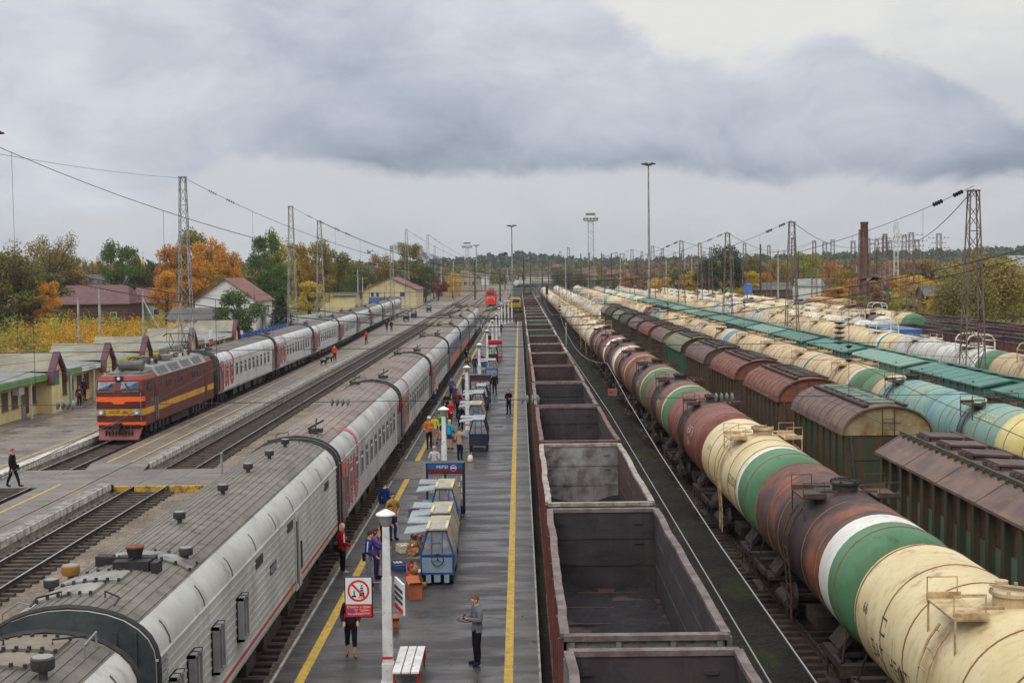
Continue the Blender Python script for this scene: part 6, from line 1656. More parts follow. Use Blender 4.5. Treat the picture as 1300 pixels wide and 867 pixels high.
house('yellow_gabled_building', 'large yellow gabled building beyond the left train', -43, -28.5, 365, 392, 5.2, 8.4, M_ylw, M_rred, 'y', [('f', -4.8, 3.2, 1.0, 1.5), ('f', -3.4, 3.2, 1.0, 1.5), ('f', 3.5, 3.2, 1.6, 1.5)], 0, 'building')
house('yellow_building', 'low yellow depot building right of the gabled one', -30, -24, 520, 535, 4.5, 5.6, M_tan, M_rgrey, 'x', [('f', -1.4, 1.6, 1.2, 1.4), ('f', 1.4, 1.6, 1.2, 1.4)], 0, 'building')
house('beige_depot', 'beige depot with a brown pitched roof left of the red locomotive', -33, -19, 640, 665, 6.5, 11.8, M_tan, M_wood, 'y', [('f', -4, 3, 2, 2), ('f', 0, 3, 2, 2), ('f', 4, 3, 2, 2)], 0, 'building')
house('signal_tower', 'small yellow signal tower above the white far tanks', 16.5, 20.3, 640, 645, 11, 12.3, M_tan, M_rred, 'x', [('f', -.8, 8, 1.0, 1.6), ('f', .8, 8, 1.0, 1.6)], .3, 'building')
house('red_roof_house', 'distant house with pinkish red roof above the pale tanks', 41, 52, 620, 632, 5, 9.5, M_wwall, M_rred, 'x', (), .2)
house('warehouse', 'long warehouse with a pale grey roof at the right edge', 150, 200, 395, 420, 8, 12.5, M_fyel, M_kroof2, 'x', (), 0, 'building')
house('dark_roof_house', 'dark grey-roofed house behind the willow at the right edge', 92, 112, 245, 258, 4.2, 9.5, M_wood, M_rgrey, 'x', [('f', -6, 1.5, 1.3, 1.4), ('f', -2, 1.5, 1.3, 1.4)])
house('shed', 'small grey-roofed shed left of the willow', 92, 103, 300, 308, 3.2, 5.4, M_wood, M_rgrey, 'x')
house('shed', 'low long shed beyond the green field at the right', 70, 96, 395, 405, 3.4, 5.2, M_wood, M_rgrey, 'x')
house('white_shed', 'white shed among the orange trees right of the blue tank', 80, 87, 380, 388, 4.6, 6.4, M_wwall, M_kroof2, 'x')
house('pink_roof_house', 'distant pink-roofed house among orange trees left of the tall brown mast', 155, 168, 560, 570, 6, 12, M_wwall, M_rred, 'x', (), .2)
rr = random.Random(12)
for i in range(14):
    x = -60 + i * 16 + rr.uniform(-4, 4); y = rr.uniform(820, 1000)
    house('distant_house', f'very distant low house on the skyline below the forest, {nth(i)} from the left', x, x + rr.uniform(9, 16), y, y + 10, rr.uniform(4, 7), rr.uniform(8, 12), rr.choice([M_wwall, M_ylw, M_wood]), rr.choice([M_rgrey, M_rred, M_rmar]), 'x', (), .2)
# rusty goods van beyond the tank rows
t = thing('goods_van', 'rust-stained cream goods van beyond the last tank row', 'railway car', (57.0, 236, 0)); M_van = mat('van_rusty_cream', L(196, 160, 112), .7, c2=L(168, 120, 78), nscale=.6, dirt=L(120, 84, 62), damt=.5, streak=3)
m = MB(); m.ext([(-1.4, 1.2), (1.4, 1.2), (1.4, 3.9), (.8, 4.25), (-.8, 4.25), (-1.4, 3.9)], -6.5, 6.5)
for k in range(14): m.bx(-1.44, -1.4, -6.4 + k, -6.32 + k, 1.2, 3.9)
m.build('body', M_van, t); bogies(t, (-4.3, 4.3), False)
t = thing('goods_van', 'second rusty goods van, farther than the cream one', 'railway car', (57.0, 250.5, 0)); t2 = MB(); t2.ext([(-1.4, 1.2), (1.4, 1.2), (1.4, 3.9), (.8, 4.25), (-.8, 4.25), (-1.4, 3.9)], -6.5, 6.5).build('body', M_van, t); bogies(t, (-4.3, 4.3), False)
# church
t = thing('church_spire', 'slim golden church spire rising between the left trees', 'spire', (-142, 500, 0))
m = MB(); m.bx(-2.5, 2.5, -2.5, 2.5, 0, 9); m.build('tower', M_wwall, t)
M_gold = mat('gilded_spire', L(226, 178, 62), .3, metal=.8, c2=L(200, 150, 50))
MB().lathe((0, 0, 9), [(1.5, 0), (1.2, .8), (.5, 5.2), (.35, 6.2), (.16, 6.3), (.1, 8.3), (0, 8.4)], 12).build('spire', M_gold, t, 40)
MB().ball((0, 0, 16.4), .45, 8).build('ball', M_gold, t, True); m = MB(); m.bx(-.05, .05, -.05, .05, 17, 19); m.bx(-.5, .5, -.05, .05, 18, 18.15); m.build('cross', M_gold, t)

# ---------------------------------------------------------------- trees
def leafmat(name, cs, tr=.2):
    m = D.materials.new(name); m.use_nodes = True; nt = m.node_tree; b = nt.nodes['Principled BSDF']
    b.inputs['Roughness'].default_value = .7; b.inputs['Specular IOR Level'].default_value = .2
    g = nt.nodes.new('ShaderNodeNewGeometry'); oi = nt.nodes.new('ShaderNodeObjectInfo'); tc = nt.nodes.new('ShaderNodeTexCoord')
    va = nt.nodes.new('ShaderNodeVectorMath'); nt.links.new(tc.outputs['Object'], va.inputs[0]); nt.links.new((S(nt, oi.outputs['Random']) * 50.0).v, va.inputs[1])
    f = noise(nt, va.outputs[0], .45, 3, .5) * 1.3 + S(nt, g.outputs['Random Per Island']) * .45 - .35
    f = f + (S(nt, oi.outputs['Random']) - .5) * .3
    c = ramp(nt, f, [(i / (len(cs) - 1) * .8 + .1, k) for i, k in enumerate(cs)])
    nt.links.new(c.v, b.inputs['Base Color'])
    tl = nt.nodes.new('ShaderNodeBsdfTranslucent'); nt.links.new(c.v, tl.inputs[0]); mx = nt.nodes.new('ShaderNodeMixShader'); mx.inputs[0].default_value = tr
    out = nt.nodes['Material Output']; nt.links.new(b.outputs[0], mx.inputs[1]); nt.links.new(tl.outputs[0], mx.inputs[2]); nt.links.new(mx.outputs[0], out.inputs[0])
    return m
LM = {
 'green': leafmat('leaves_green', [L(62, 84, 40), L(84, 108, 48), L(112, 128, 56)]),
 'dark': leafmat('leaves_dark_green', [L(42, 62, 38), L(60, 82, 44), L(78, 98, 48)]),
 'olive': leafmat('leaves_olive', [L(82, 88, 46), L(112, 108, 54), L(140, 124, 60)]),
 'brown': leafmat('leaves_brown_olive', [L(96, 86, 54), L(130, 108, 60), L(150, 124, 64)]),
 'orange': leafmat('leaves_orange', [L(136, 96, 40), L(182, 124, 46), L(206, 152, 60)]),
 'yellow': leafmat('leaves_yellow', [L(150, 136, 46), L(204, 168, 52), L(226, 186, 62)]),
 'yg': leafmat('leaves_yellow_green', [L(104, 118, 48), L(150, 150, 56), L(196, 170, 60)]),
 'mix': leafmat('leaves_turning', [L(84, 100, 46), L(134, 128, 54), L(178, 128, 50), L(196, 152, 58)]),
 'red': leafmat('leaves_dark_red', [L(96, 44, 40), L(126, 54, 46), L(140, 70, 52)]),
 'willow': leafmat('leaves_willow', [L(108, 102, 58), L(134, 122, 68), L(154, 136, 76)]),
 'spruce': leafmat('needles', [L(34, 50, 36), L(46, 64, 42), L(58, 76, 50)], .05),
 'bluefar': leafmat('far_forest', [L(46, 66, 50), L(56, 76, 56), L(66, 84, 60)], .05),
 'thicket': leafmat('thicket_leaves', [L(128, 124, 52), L(196, 160, 56), L(206, 144, 54), L(190, 116, 50)]),
}
M_bark = mat('bark', L(84, 74, 64), .9, c2=L(60, 54, 48), nscale=3, bump=.4)
def leaf(m, p, s, r):
    n = Vector((r.gauss(0, 1), r.gauss(0, 1), r.gauss(.3, 1))).normalized(); a = n.orthogonal().normalized(); b = n.cross(a); q = r.uniform(0, 6.28)
    a, b = a * math.cos(q) + b * math.sin(q), b * math.cos(q) - a * math.sin(q); e = r.uniform(.6, 1.1)
    m.add([p - a * s, p - b * s * e * .6, p + a * s, p + b * s * e * .6], [(0, 1, 2, 3)])
def tree_proto(kind, seed, nleaf):
    """unit tree: height 1, crown radius about .35"""
    r = random.Random(seed); tr = MB(); cr = MB(); lobes = []
    if kind == 'spruce':
        tr.tube([(0, 0, 0), (0, 0, .95)], [.022, .004], 6)
        for i in range(nleaf):
            z = .06 + .92 * r.random() ** 1.4; lay = (z * 13) % 1; R_ = (1 - z) ** .85 * .3 * (.7 + .5 * (1 - lay)); a = r.uniform(0, 6.28); q = R_ * r.uniform(.35, 1)
            leaf(cr, Vector((q * math.cos(a), q * math.sin(a), z - q * .35)), .022, r)
        return tr.mesh('trunk', M_bark), cr.mesh('crown', LM['spruce'])
    if kind == 'poplar': lobes = [((r.uniform(-.07, .07), r.uniform(-.07, .07), .22 + .72 * k / 9), .15 * math.sin(math.pi * (.18 + .75 * k / 9)) + .035, 1.3) for k in range(10)]
    elif kind == 'bare': lobes = [((r.uniform(-.26, .26), r.uniform(-.26, .26), r.uniform(.35, .93)), r.uniform(.05, .1), 1.5) for k in range(26)]
    elif kind == 'willow': lobes = [((.3 * math.cos(a) * q, .3 * math.sin(a) * q, .9 - q * .28 - r.uniform(0, .1)), .12, 1.0) for k in range(30) for a, q in [(r.uniform(0, 6.28), r.random() ** .5)]]
    else:
        for k in range(24):
            a = r.uniform(0, 6.28); z = r.uniform(.24, .94); q = math.sqrt(max(.02, 1 - ((z - .56) / .45) ** 2)) * .3 * r.uniform(.35, 1)
            lobes.append(((q * math.cos(a), q * math.sin(a), z), r.uniform(.07, .13), r.uniform(.8, 1.1)))
    tr.tube([(0, 0, 0), (.01, 0, .3), (0, .01, .8)], [.03, .022, .006], 7)
    for c, q, e in lobes[::2]:
        z0 = max(.15, c[2] * .55); tr.tube([(0, 0, z0), (c[0] * .5, c[1] * .5, (z0 + c[2]) / 2 + .02), c], [.011, .008, .003], 5)
    tw = sum(q ** 2 for _, q, _ in lobes)
    for c, q, e in lobes:
        for _ in range(int(nleaf * q * q / tw)):
            d = Vector((r.gauss(0, 1), r.gauss(0, 1), r.gauss(0, 1))).normalized() * q * r.random() ** .45 * (1 + .25 * r.random()); d.z *= e
            if kind == 'willow': d.z -= r.random() ** 1.5 * .42
            leaf(cr, Vector(c) + d, .0155 if kind != 'bare' else .011, r)
    return tr.mesh('trunk', M_bark), cr.mesh('crown', LM['green'])
PRO = {k: [tree_proto(k, s * 13 + 1, n) for s in range(c)] for k, n, c in (('round', 8200, 4), ('poplar', 4200, 2), ('bare', 3600, 2), ('willow', 9000, 1), ('spruce', 4500, 1))}
_tn = [0]
def tree(px, pt, wpx, d, kind, leaves, label, grp=None):
    p = atd(px, pt, d); h = p.z + .3; w_ = wpx * d / F; pr = PRO[kind][_tn[0] % len(PRO[kind])]; _tn[0] += 1
    t = thing({'spruce': 'spruce_tree', 'willow': 'willow_tree', 'poplar': 'poplar_tree'}.get(kind, 'broadleaf_tree'), label, 'tree', (p.x, d, -.3), _tn[0] * 1.3, grp)
    s = w_ / {'poplar': .36, 'bare': .66, 'willow': .86, 'spruce': .6}.get(kind, .72); t.scale = (s, s, h)
    inst(pr[0], 'trunk', t); inst(pr[1], 'crown', t, mats=[LM[leaves]])
TL = [
 (0, 318, 120, 250, 'round', 'olive', 'dense olive-brown tree filling the left edge'), (35, 306, 100, 300, 'bare', 'brown', 'sparse brownish tree at the far left'), (62, 298, 70, 285, 'bare', 'olive', 'tall thinly leaved tree above the maroon shed'),
 (70, 320, 90, 300, 'round', 'brown', 'full brown-olive tree behind the maroon shed'), (45, 342, 90, 255, 'round', 'olive', 'low olive tree in front of the far left trees'), (98, 335, 50, 340, 'round', 'mix', 'turning tree between the shed and grey-roofed house'),
 (118, 326, 44, 360, 'bare', 'brown', 'thin bare-topped tree left of the green birch'), (60, 358, 46, 250, 'round', 'orange', 'small orange tree just above the maroon shed roof'),
 (152, 306, 62, 300, 'round', 'green', 'full green birch left of the church spire'), (176, 322, 34, 305, 'round', 'brown', 'reddish-brown tree touching the church spire'), (195, 328, 34, 420, 'round', 'dark', 'dark green tree between spire and orange trees'),
 (222, 312, 60, 310, 'round', 'orange', 'orange tree behind the leftmost mast'), (248, 290, 74, 320, 'round', 'olive', 'tall olive-topped tree above the orange group'), (262, 298, 66, 300, 'round', 'orange', 'tall bright orange tree right of the leftmost mast'),
 (290, 314, 46, 300, 'round', 'orange', 'rounded orange tree at the right of the orange group'), (212, 345, 52, 262, 'round', 'orange', 'low vivid orange tree beside the utility pole'), (240, 336, 60, 282, 'round', 'orange', 'middle orange tree behind the mast foot'),
 (272, 345, 50, 285, 'round', 'mix', 'gold and rust tree behind the white house'), (228, 388, 36, 235, 'round', 'yg', 'yellow-green bush tree under the orange trees'), (268, 372, 22, 262, 'round', 'red', 'small dark red tree left of the white house gable'),
 (336, 292, 46, 330, 'round', 'green', 'tall green birch with light tips behind the white house'), (352, 300, 44, 336, 'poplar', 'yg', 'narrow yellow-green poplar beside the tall birch'), (350, 330, 60, 320, 'round', 'green', 'broad green tree behind the spruce'),
 (376, 310, 44, 350, 'round', 'mix', 'orange and green tree behind the second mast'), (402, 304, 56, 362, 'round', 'mix', 'turning tree between the second and third masts'), (428, 314, 50, 370, 'round', 'olive', 'olive tree right of the third mast'),
 (402, 346, 26, 340, 'round', 'red', 'dark red tree between the second and third masts'), (392, 358, 60, 300, 'round', 'yg', 'low yellow-green tree behind the second mast foot'), (445, 335, 46, 410, 'round', 'green', 'green tree left of the yellow gabled building'),
 (462, 330, 50, 430, 'round', 'olive', 'olive tree behind the yellow gabled building'), (486, 318, 40, 440, 'round', 'brown', 'brown-topped tree above the yellow gable'), (520, 310, 50, 430, 'round', 'olive', 'olive tree right of the yellow gabled building'),
 (536, 335, 40, 430, 'round', 'green', 'green tree beyond the smoke'), (540, 352, 36, 440, 'round', 'red', 'dark red tree near the depot'), (556, 352, 30, 460, 'round', 'red', 'second dark red tree near the depot'), (575, 345, 20, 500, 'poplar', 'yellow', 'slim yellow tree by the throat'),
 (301, 368, 74, 185, 'round', 'green', 'rounded green tree in front of the white house'), (357, 374, 50, 232, 'spruce', 'spruce', 'dark spruce right of the white house'),
]
for a in TL: tree(*a, grp='trees on the town side')
TR = [
 (918, 306, 62, 400, 'round', 'dark', 'big dark green tree left of the second rusty mast'), (898, 330, 40, 420, 'round', 'dark', 'smaller dark green tree beside the big one'), (875, 345, 36, 430, 'round', 'yellow', 'yellow tree left of the big dark green tree'),
 (858, 338, 40, 470, 'round', 'olive', 'olive tree behind the floodlight pole'), (836, 350, 36, 450, 'round', 'yellow', 'yellow tree beside the floodlight pole'), (800, 350, 36, 470, 'round', 'orange', 'orange tree above the pale tank wagons'),
 (818, 342, 40, 520, 'round', 'brown', 'brownish tree above the pale tank wagons'), (950, 322, 50, 470, 'round', 'olive', 'olive tree right of the big dark green tree'), (980, 326, 48, 470, 'round', 'brown', 'brown-olive tree left of the second rusty mast'),
 (948, 345, 44, 400, 'round', 'yellow', 'bright yellow tree behind the blue tank'), (967, 346, 40, 410, 'round', 'orange', 'orange-yellow tree right of the blue tank'), (1022, 318, 60, 450, 'round', 'yg', 'light green tree right of the second rusty mast'),
 (1000, 332, 40, 430, 'round', 'brown', 'brown tree behind the second rusty mast'), (1052, 334, 44, 400, 'round', 'orange', 'orange tree left of the brick chimney'), (1075, 342, 50, 380, 'round', 'mix', 'turning tree at the foot of the brick chimney'),
 (1100, 350, 60, 340, 'round', 'orange', 'orange tree right of the brick chimney'), (1128, 346, 60, 380, 'round', 'orange', 'vivid orange tree amid the substation masts'), (1156, 350, 56, 350, 'round', 'yellow', 'golden tree amid the substation masts'),
 (1150, 330, 50, 520, 'round', 'brown', 'brown tree behind the substation'), (1185, 326, 70, 520, 'round', 'mix', 'large turning tree behind the tallest brown mast'), (1180, 352, 50, 330, 'round', 'yellow', 'yellow tree left of the willow'),
 (1195, 372, 40, 265, 'round', 'yellow', 'low bright yellow bush tree beside the willow'), (1120, 372, 50, 290, 'round', 'red', 'low dark red bush among the substation masts'), (1090, 375, 60, 290, 'round', 'yg', 'low yellow-green bush before the substation'),
 (1145, 378, 50, 280, 'round', 'yg', 'low green bush under the substation masts'), (1065, 365, 60, 330, 'round', 'orange', 'low orange thicket tree left of the substation'), (1208, 345, 40, 360, 'round', 'green', 'green tree behind the willow'),
 (1248, 303, 150, 196, 'willow', 'willow', 'large golden-olive willow at the right edge'), (1228, 330, 90, 188, 'willow', 'willow', 'lower left half of the golden willow group'), (1286, 355, 60, 235, 'round', 'yg', 'yellow-green tree by the dark-roofed house'),
 (780, 346, 40, 560, 'round', 'olive', 'olive tree above the far pale tanks'), (760, 348, 36, 600, 'round', 'yg', 'yellow-green tree above the far pale tanks'), (742, 346, 34, 640, 'round', 'brown', 'brown tree behind the lattice floodlight'),
 (722, 344, 20, 620, 'poplar', 'dark', 'slim dark poplar, left of the two dark ones'), (708, 338, 16, 600, 'poplar', 'dark', 'slim dark poplar beside the yellow signal tower'), (735, 342, 16, 600, 'poplar', 'olive', 'slim olive poplar left of the lattice floodlight'),
 (1290, 372, 40, 250, 'round', 'mix', 'low turning bush below the dark-roofed house'),
]
for a in TR: tree(*a, grp='trees beyond the freight yard')
# thickets, far woods (nobody could count them)
def thicket(name, label, spots, mt, s, n, seed):
    r = random.Random(seed); m = MB()
    for (x, y, z0, rx, ry, h) in spots:
        for _ in range(n):
            d = Vector((r.gauss(0, 1), r.gauss(0, 1), r.gauss(0, 1))).normalized() * r.random() ** .4
            leaf(m, Vector((x + d.x * rx, y + d.y * ry, z0 + abs(d.z) * h * r.uniform(.8, 1.1))), s, r)
    tag(m.build(name, mt), label, 'shrubs', kind='stuff')
r = random.Random(2)
sp = []; spg = []; spo = []
for _ in range(210):
    px, py = r.uniform(-30, 225), r.uniform(404, 462); p = at(px, py, -.2)
    if p.x < -47: (sp, spg, sp, sp, spo)[r.randrange(5)].append((p.x, p.y, -.3, r.uniform(1.4, 3.2), r.uniform(1.4, 3.2), r.uniform(1.4, 4.6)))
thicket('autumn_thicket', 'dense yellow and orange shrubs behind the kiosks', sp, LM['thicket'], .17, 480, 1)
thicket('green_thicket', 'green and yellow shrubs scattered through the autumn thicket', spg, LM['yg'], .17, 420, 7)
thicket('olive_thicket', 'brownish olive shrubs scattered through the autumn thicket', spo, LM['brown'], .15, 380, 8)
sp = [(x, y, -.3, r.uniform(3, 5), r.uniform(3, 5), r.uniform(2, 4.5)) for x, y in [(r.uniform(84, 170), r.uniform(250, 330)) for _ in range(70)]]
thicket('yard_edge_thicket', 'mixed orange and green shrubs at the edge of the freight yard', sp, LM['mix'], .32, 220, 3)
def woods(name, label, x0, x1, y0, y1, zb, h, n, mt, s, seed, nl=26):
    r = random.Random(seed); m = MB()
    for _ in range(n):
        x, y = r.uniform(x0, x1), r.uniform(y0, y1); hh = h * r.uniform(.75, 1.15); q = r.uniform(2.2, 4.5) * s / 1.2; z0 = zb(x, y) if callable(zb) else zb
        for _ in range(nl):
            t_ = r.random(); a = r.uniform(0, 6.28); rad = q * (1 - t_ * .75) * r.uniform(.4, 1)
            leaf(m, Vector((x + rad * math.cos(a), y + rad * math.sin(a), z0 + hh * (.1 + .9 * t_))), s, r)
    tag(m.build(name, mt), label, 'woods', kind='stuff')
woods('woodland', 'band of olive woodland behind the town houses', -260, -60, 430, 560, -.3, 14, 420, LM['olive'], 1.1, 4, 50)
woods('woodland', 'low mixed woodland across the end of the yard', -60, 260, 900, 1050, -.3, 13, 420, LM['olive'], 1.6, 5, 40)
woods('woodland', 'mixed woodland behind the substation', 70, 330, 640, 800, -.3, 12, 420, LM['brown'], 1.4, 15, 46)
hz = lambda x, y: 4 + 15 * max(0, min(1, (x - 150) / 700)) + 10 * math.exp(-((x + 10) / 60) ** 2) - 2
def hill_z(x, y): f = max(0, min(1, (y - 1100) / 400)); return -.5 + hz(x, y) * f * f * (3 - 2 * f)
m = MB(); nx, ny = 60, 16; x0, x1, y0, y1 = -1500, 1900, 1060, 2400
for j in range(ny + 1):
    for i in range(nx + 1): x, y = x0 + (x1 - x0) * i / nx, y0 + (y1 - y0) * j / ny; m.v.append((x, y, hill_z(x, y)))
for j in range(ny):
    for i in range(nx): a = j * (nx + 1) + i; m.f.append((a, a + 1, a + nx + 2, a + nx + 1)); m.m.append(0)
struct(m, 'hills', M_grass)
woods('far_forest', 'dark conifer forest along the skyline', -1000, 1300, 1300, 1600, hill_z, 17, 2600, LM['bluefar'], 3.2, 6, 24)
# smoke drifting above the yellow building
sm = MB()
for px, py, q in ((505, 314, 3.2), (515, 316, 2.6), (529, 318, 2.8), (537, 325, 2.6), (545, 327, 2.4), (552, 330, 2.6), (560, 332, 3.0)):
    p = atd(px, py, 470); sm.ball(p, q, 8, sz=.6)
so = sm.build('smoke', None if False else D.materials.new('smoke'), None, True); tag(so, 'thin dark smoke drifting above the depot roofs', 'smoke', kind='stuff')
mm_ = so.data.materials[0]; mm_.use_nodes = True; nt = mm_.node_tree; nt.nodes.clear()
vv = nt.nodes.new('ShaderNodeVolumePrincipled'); vv.inputs['Density'].default_value = .14; vv.inputs['Color'].default_value = (.16, .16, .19, 1)
tc = nt.nodes.new('ShaderNodeTexCoord'); dn = noise(nt, tc.outputs['Object'], .35, 4).step(.4, .65) * .6; nt.links.new(dn.v, vv.inputs['Density'])
oo = nt.nodes.new('ShaderNodeOutputMaterial'); nt.links.new(vv.outputs[0], oo.inputs[1])
# ---------------------------------------------------------------- platform furniture
M_lampw = mat('lamp_post_white', L(222, 222, 220), .6, c2=L(196, 194, 190), nscale=2, dirt=L(150, 120, 100), damt=.2, dscale=5)
M_lglass = mat('lamp_glass_grey', L(148, 150, 148), .3, n=.2)
def lamp_post(label, x, y):
    t = thing('platform_lamp', label, 'lamp post', (x, y, Z0), 0, 'white platform lamps')
    m = MB(); m.tube([(0, 0, .0), (0, 0, .5)], [.2, .2], 4); m.tube([(0, 0, .5), (0, 0, 2.6)], [.17, .155], 4); m.tube([(0, 0, 2.6), (0, 0, 3.85)], [.135, .11], 4); m.bx(-.17, .17, -.17, .17, 0, .06)
    m.build('post', M_lampw, t)
    MB().tube([(0, 0, .62), (0, 0, .68)], .178, 4).build('red_ring', M_redp, t)
    MB().lathe((0, 0, 3.83), [(.07, 0), (.13, .06), (.17, .3)], 16).build('glass', M_lglass, t, 40)
    MB().lathe((0, 0, 4.12), [(.16, 0), (.24, .0), (.235, .03), (.06, .13), (0, .15)], 20).build('cap', M_lampw, t, 30)
    return t
for i in range(9): lamp_post(f'white square platform lamp post with conical cap, {nth(i)} from the bridge', -3.3 + .03 * i, 31.7 + 24 * i)
for i in range(3): lamp_post(f'slim white post in the far cluster at the platform end, {nth(i)} from the left', -2.7 + .62 * i, 243 + 3 * i)
M_signred = mat('sign_red_panel', L(206, 48, 38), .5, c2=L(196, 44, 36)); M_signbl = mat('sign_black_edge', L(34, 34, 38), .5)
t = thing('warning_sign', 'red and white prohibition sign hung on the nearest white lamp post', 'sign', (-3.98, 31.62, 1.84))
m = MB(); m.bx(-.34, .34, 0, .05, 0, 1.0); m.build('board', M_signbl, t)
m = MB(); m.bx(-.315, .315, -.012, 0, .33, .975); m.build('white_panel', M_signw, t)
m = MB(); m.bx(-.315, .315, -.012, 0, .025, .325); m.build('red_panel', M_signred, t)
m = MB(); n = 36
for k in range(n):
    a, b = 2 * math.pi * k / n, 2 * math.pi * (k + 1) / n; f = lambda q, r: (r * math.cos(q), -.016, .655 + r * math.sin(q))
    m.add([f(a, .265), f(b, .265), f(b, .215), f(a, .215)], [(0, 1, 2, 3)])
m.add([(-.19, -.017, .82), (-.155, -.017, .855), (.19, -.017, .49), (.155, -.017, .455)], [(0, 1, 2, 3)]); m.build('prohibition_ring', M_signred, t)
m = MB()
for a, b, c, d in ((.02, .14, .52, .62), (.04, .12, .64, .68), (.05, .11, .70, .74), (.06, .1, .76, .8), (-.16, -.06, .5, .54), (-.12, -.09, .54, .66), (-.02, .14, .48, .495)): m.add([(a, -.0145, c), (b, -.0145, c), (b, -.0145, d), (a, -.0145, d)], [(0, 1, 2, 3)])
m.build('pictogram', M_signbl, t)
for s_, z, dx in (('Стоять у края', .235, 0), ('платформы', .155, .03), ('запрещается', .075, 0)): text_mb(s_, .085, lambda u, v: (u + dx, -.0145, z + v)).build('sign_lettering', M_signw, t)
MB().add([(-.24, -.0148, .11), (-.12, -.0148, .1), (-.08, -.0148, .16), (-.14, -.0148, .21), (-.24, -.0148, .2)], [(0, 1, 2, 3, 4)]).build('pale_sticker', M_signp, t)
m = MB()
for z in (.12, .85): m.beam((.34, .03, z), (.56, .03, z), .02)
m.build('bracket', M_frame, t)
t = thing('side_sign', 'narrow grey and red direction sign seen edge-on at the nearest lamp post', 'sign', (-3.02, 31.75, 1.95), R(-72))
m = MB(); m.bx(-.45, .45, 0, .05, 0, .75, 0); 
for k in range(3): m.bx(-.42, .42, -.01, 0, .5 - k * .14, .58 - k * .14, 1)
m.bx(-.44, .44, -.012, 0, .02, .13, 2); m.build('board', [M_signw, M_vent, M_signred], t)
m = MB(); m.beam((-.6, .02, .2), (-.45, .02, .2), .02).beam((-.6, .02, .55), (-.45, .02, .55), .02); m.build('bracket', M_frame, t)
t = thing('bench', 'white slatted bench with red end frames beside the nearest lamp post', 'bench', (-2.82, 32.1, Z0))
for k in range(3):
    x = -.22 + k * .22; MB().bx(x - .095, x + .095, -1.1, 1.1, .43, .47).build('slat', M_lampw, t)
for y in (-.95, .95):
    m = MB(); m.bx(-.31, .31, y - .03, y + .03, .38, .428)
    for x in (-.29, .29): m.bx(x - .025, x + .025, y - .03, y + .03, 0, .38)
    m.bx(.31, .34, y - .03, y + .03, .2, .47); m.build('end_frame', M_redp, t)
t = thing('level_post', 'short pale blue post standing at the foot crossing', 'post', (-14.2, 62.2, -.25)); MB().tube([(0, 0, 0), (0, 0, 1.9)], .06, 8).build('post', M_frame, t); MB().cyl((0, 0, 1.9), .08, .06, 8).build('cap', M_frame, t)

# vending carts
M_cblue = mat('cart_blue', L(50, 82, 140), .5, c2=L(42, 68, 118), nscale=2, dirt=L(60, 60, 70), damt=.3, dscale=5); M_cpanel = mat('cart_panel', L(140, 160, 176), .5, c2=L(120, 138, 156), nscale=2, dirt=L(96, 100, 110), damt=.3)
M_cbeige = mat('cart_beige_board', L(172, 162, 134), .65, c2=L(140, 130, 108), nscale=2); M_ccream = mat('cart_cream_strip', L(200, 188, 150), .6, n=.4); M_cgrey = mat('cart_roof_grey', L(150, 156, 156), .5, c2=L(128, 134, 136), nscale=2)
M_cnavy = mat('cart_navy', L(40, 48, 66), .6, c2=L(32, 38, 54), nscale=2)
M_cglass = D.materials.new('cart_glass'); M_cglass.use_nodes = True; _b = M_cglass.node_tree.nodes['Principled BSDF']; _b.inputs['Alpha'].default_value = .28; _b.inputs['Roughness'].default_value = .08; _b.inputs['Base Color'].default_value = (.55, .6, .62, 1)
GOOD = [mat('goods_%s' % n, c, .6, n=.2) for n, c in (('brown', L(150, 104, 66)), ('orange', L(214, 120, 50)), ('pink', L(226, 120, 140)), ('cream', L(226, 214, 190)), ('red', L(180, 46, 44)), ('green', L(70, 130, 70)), ('blue', L(70, 96, 160)))]
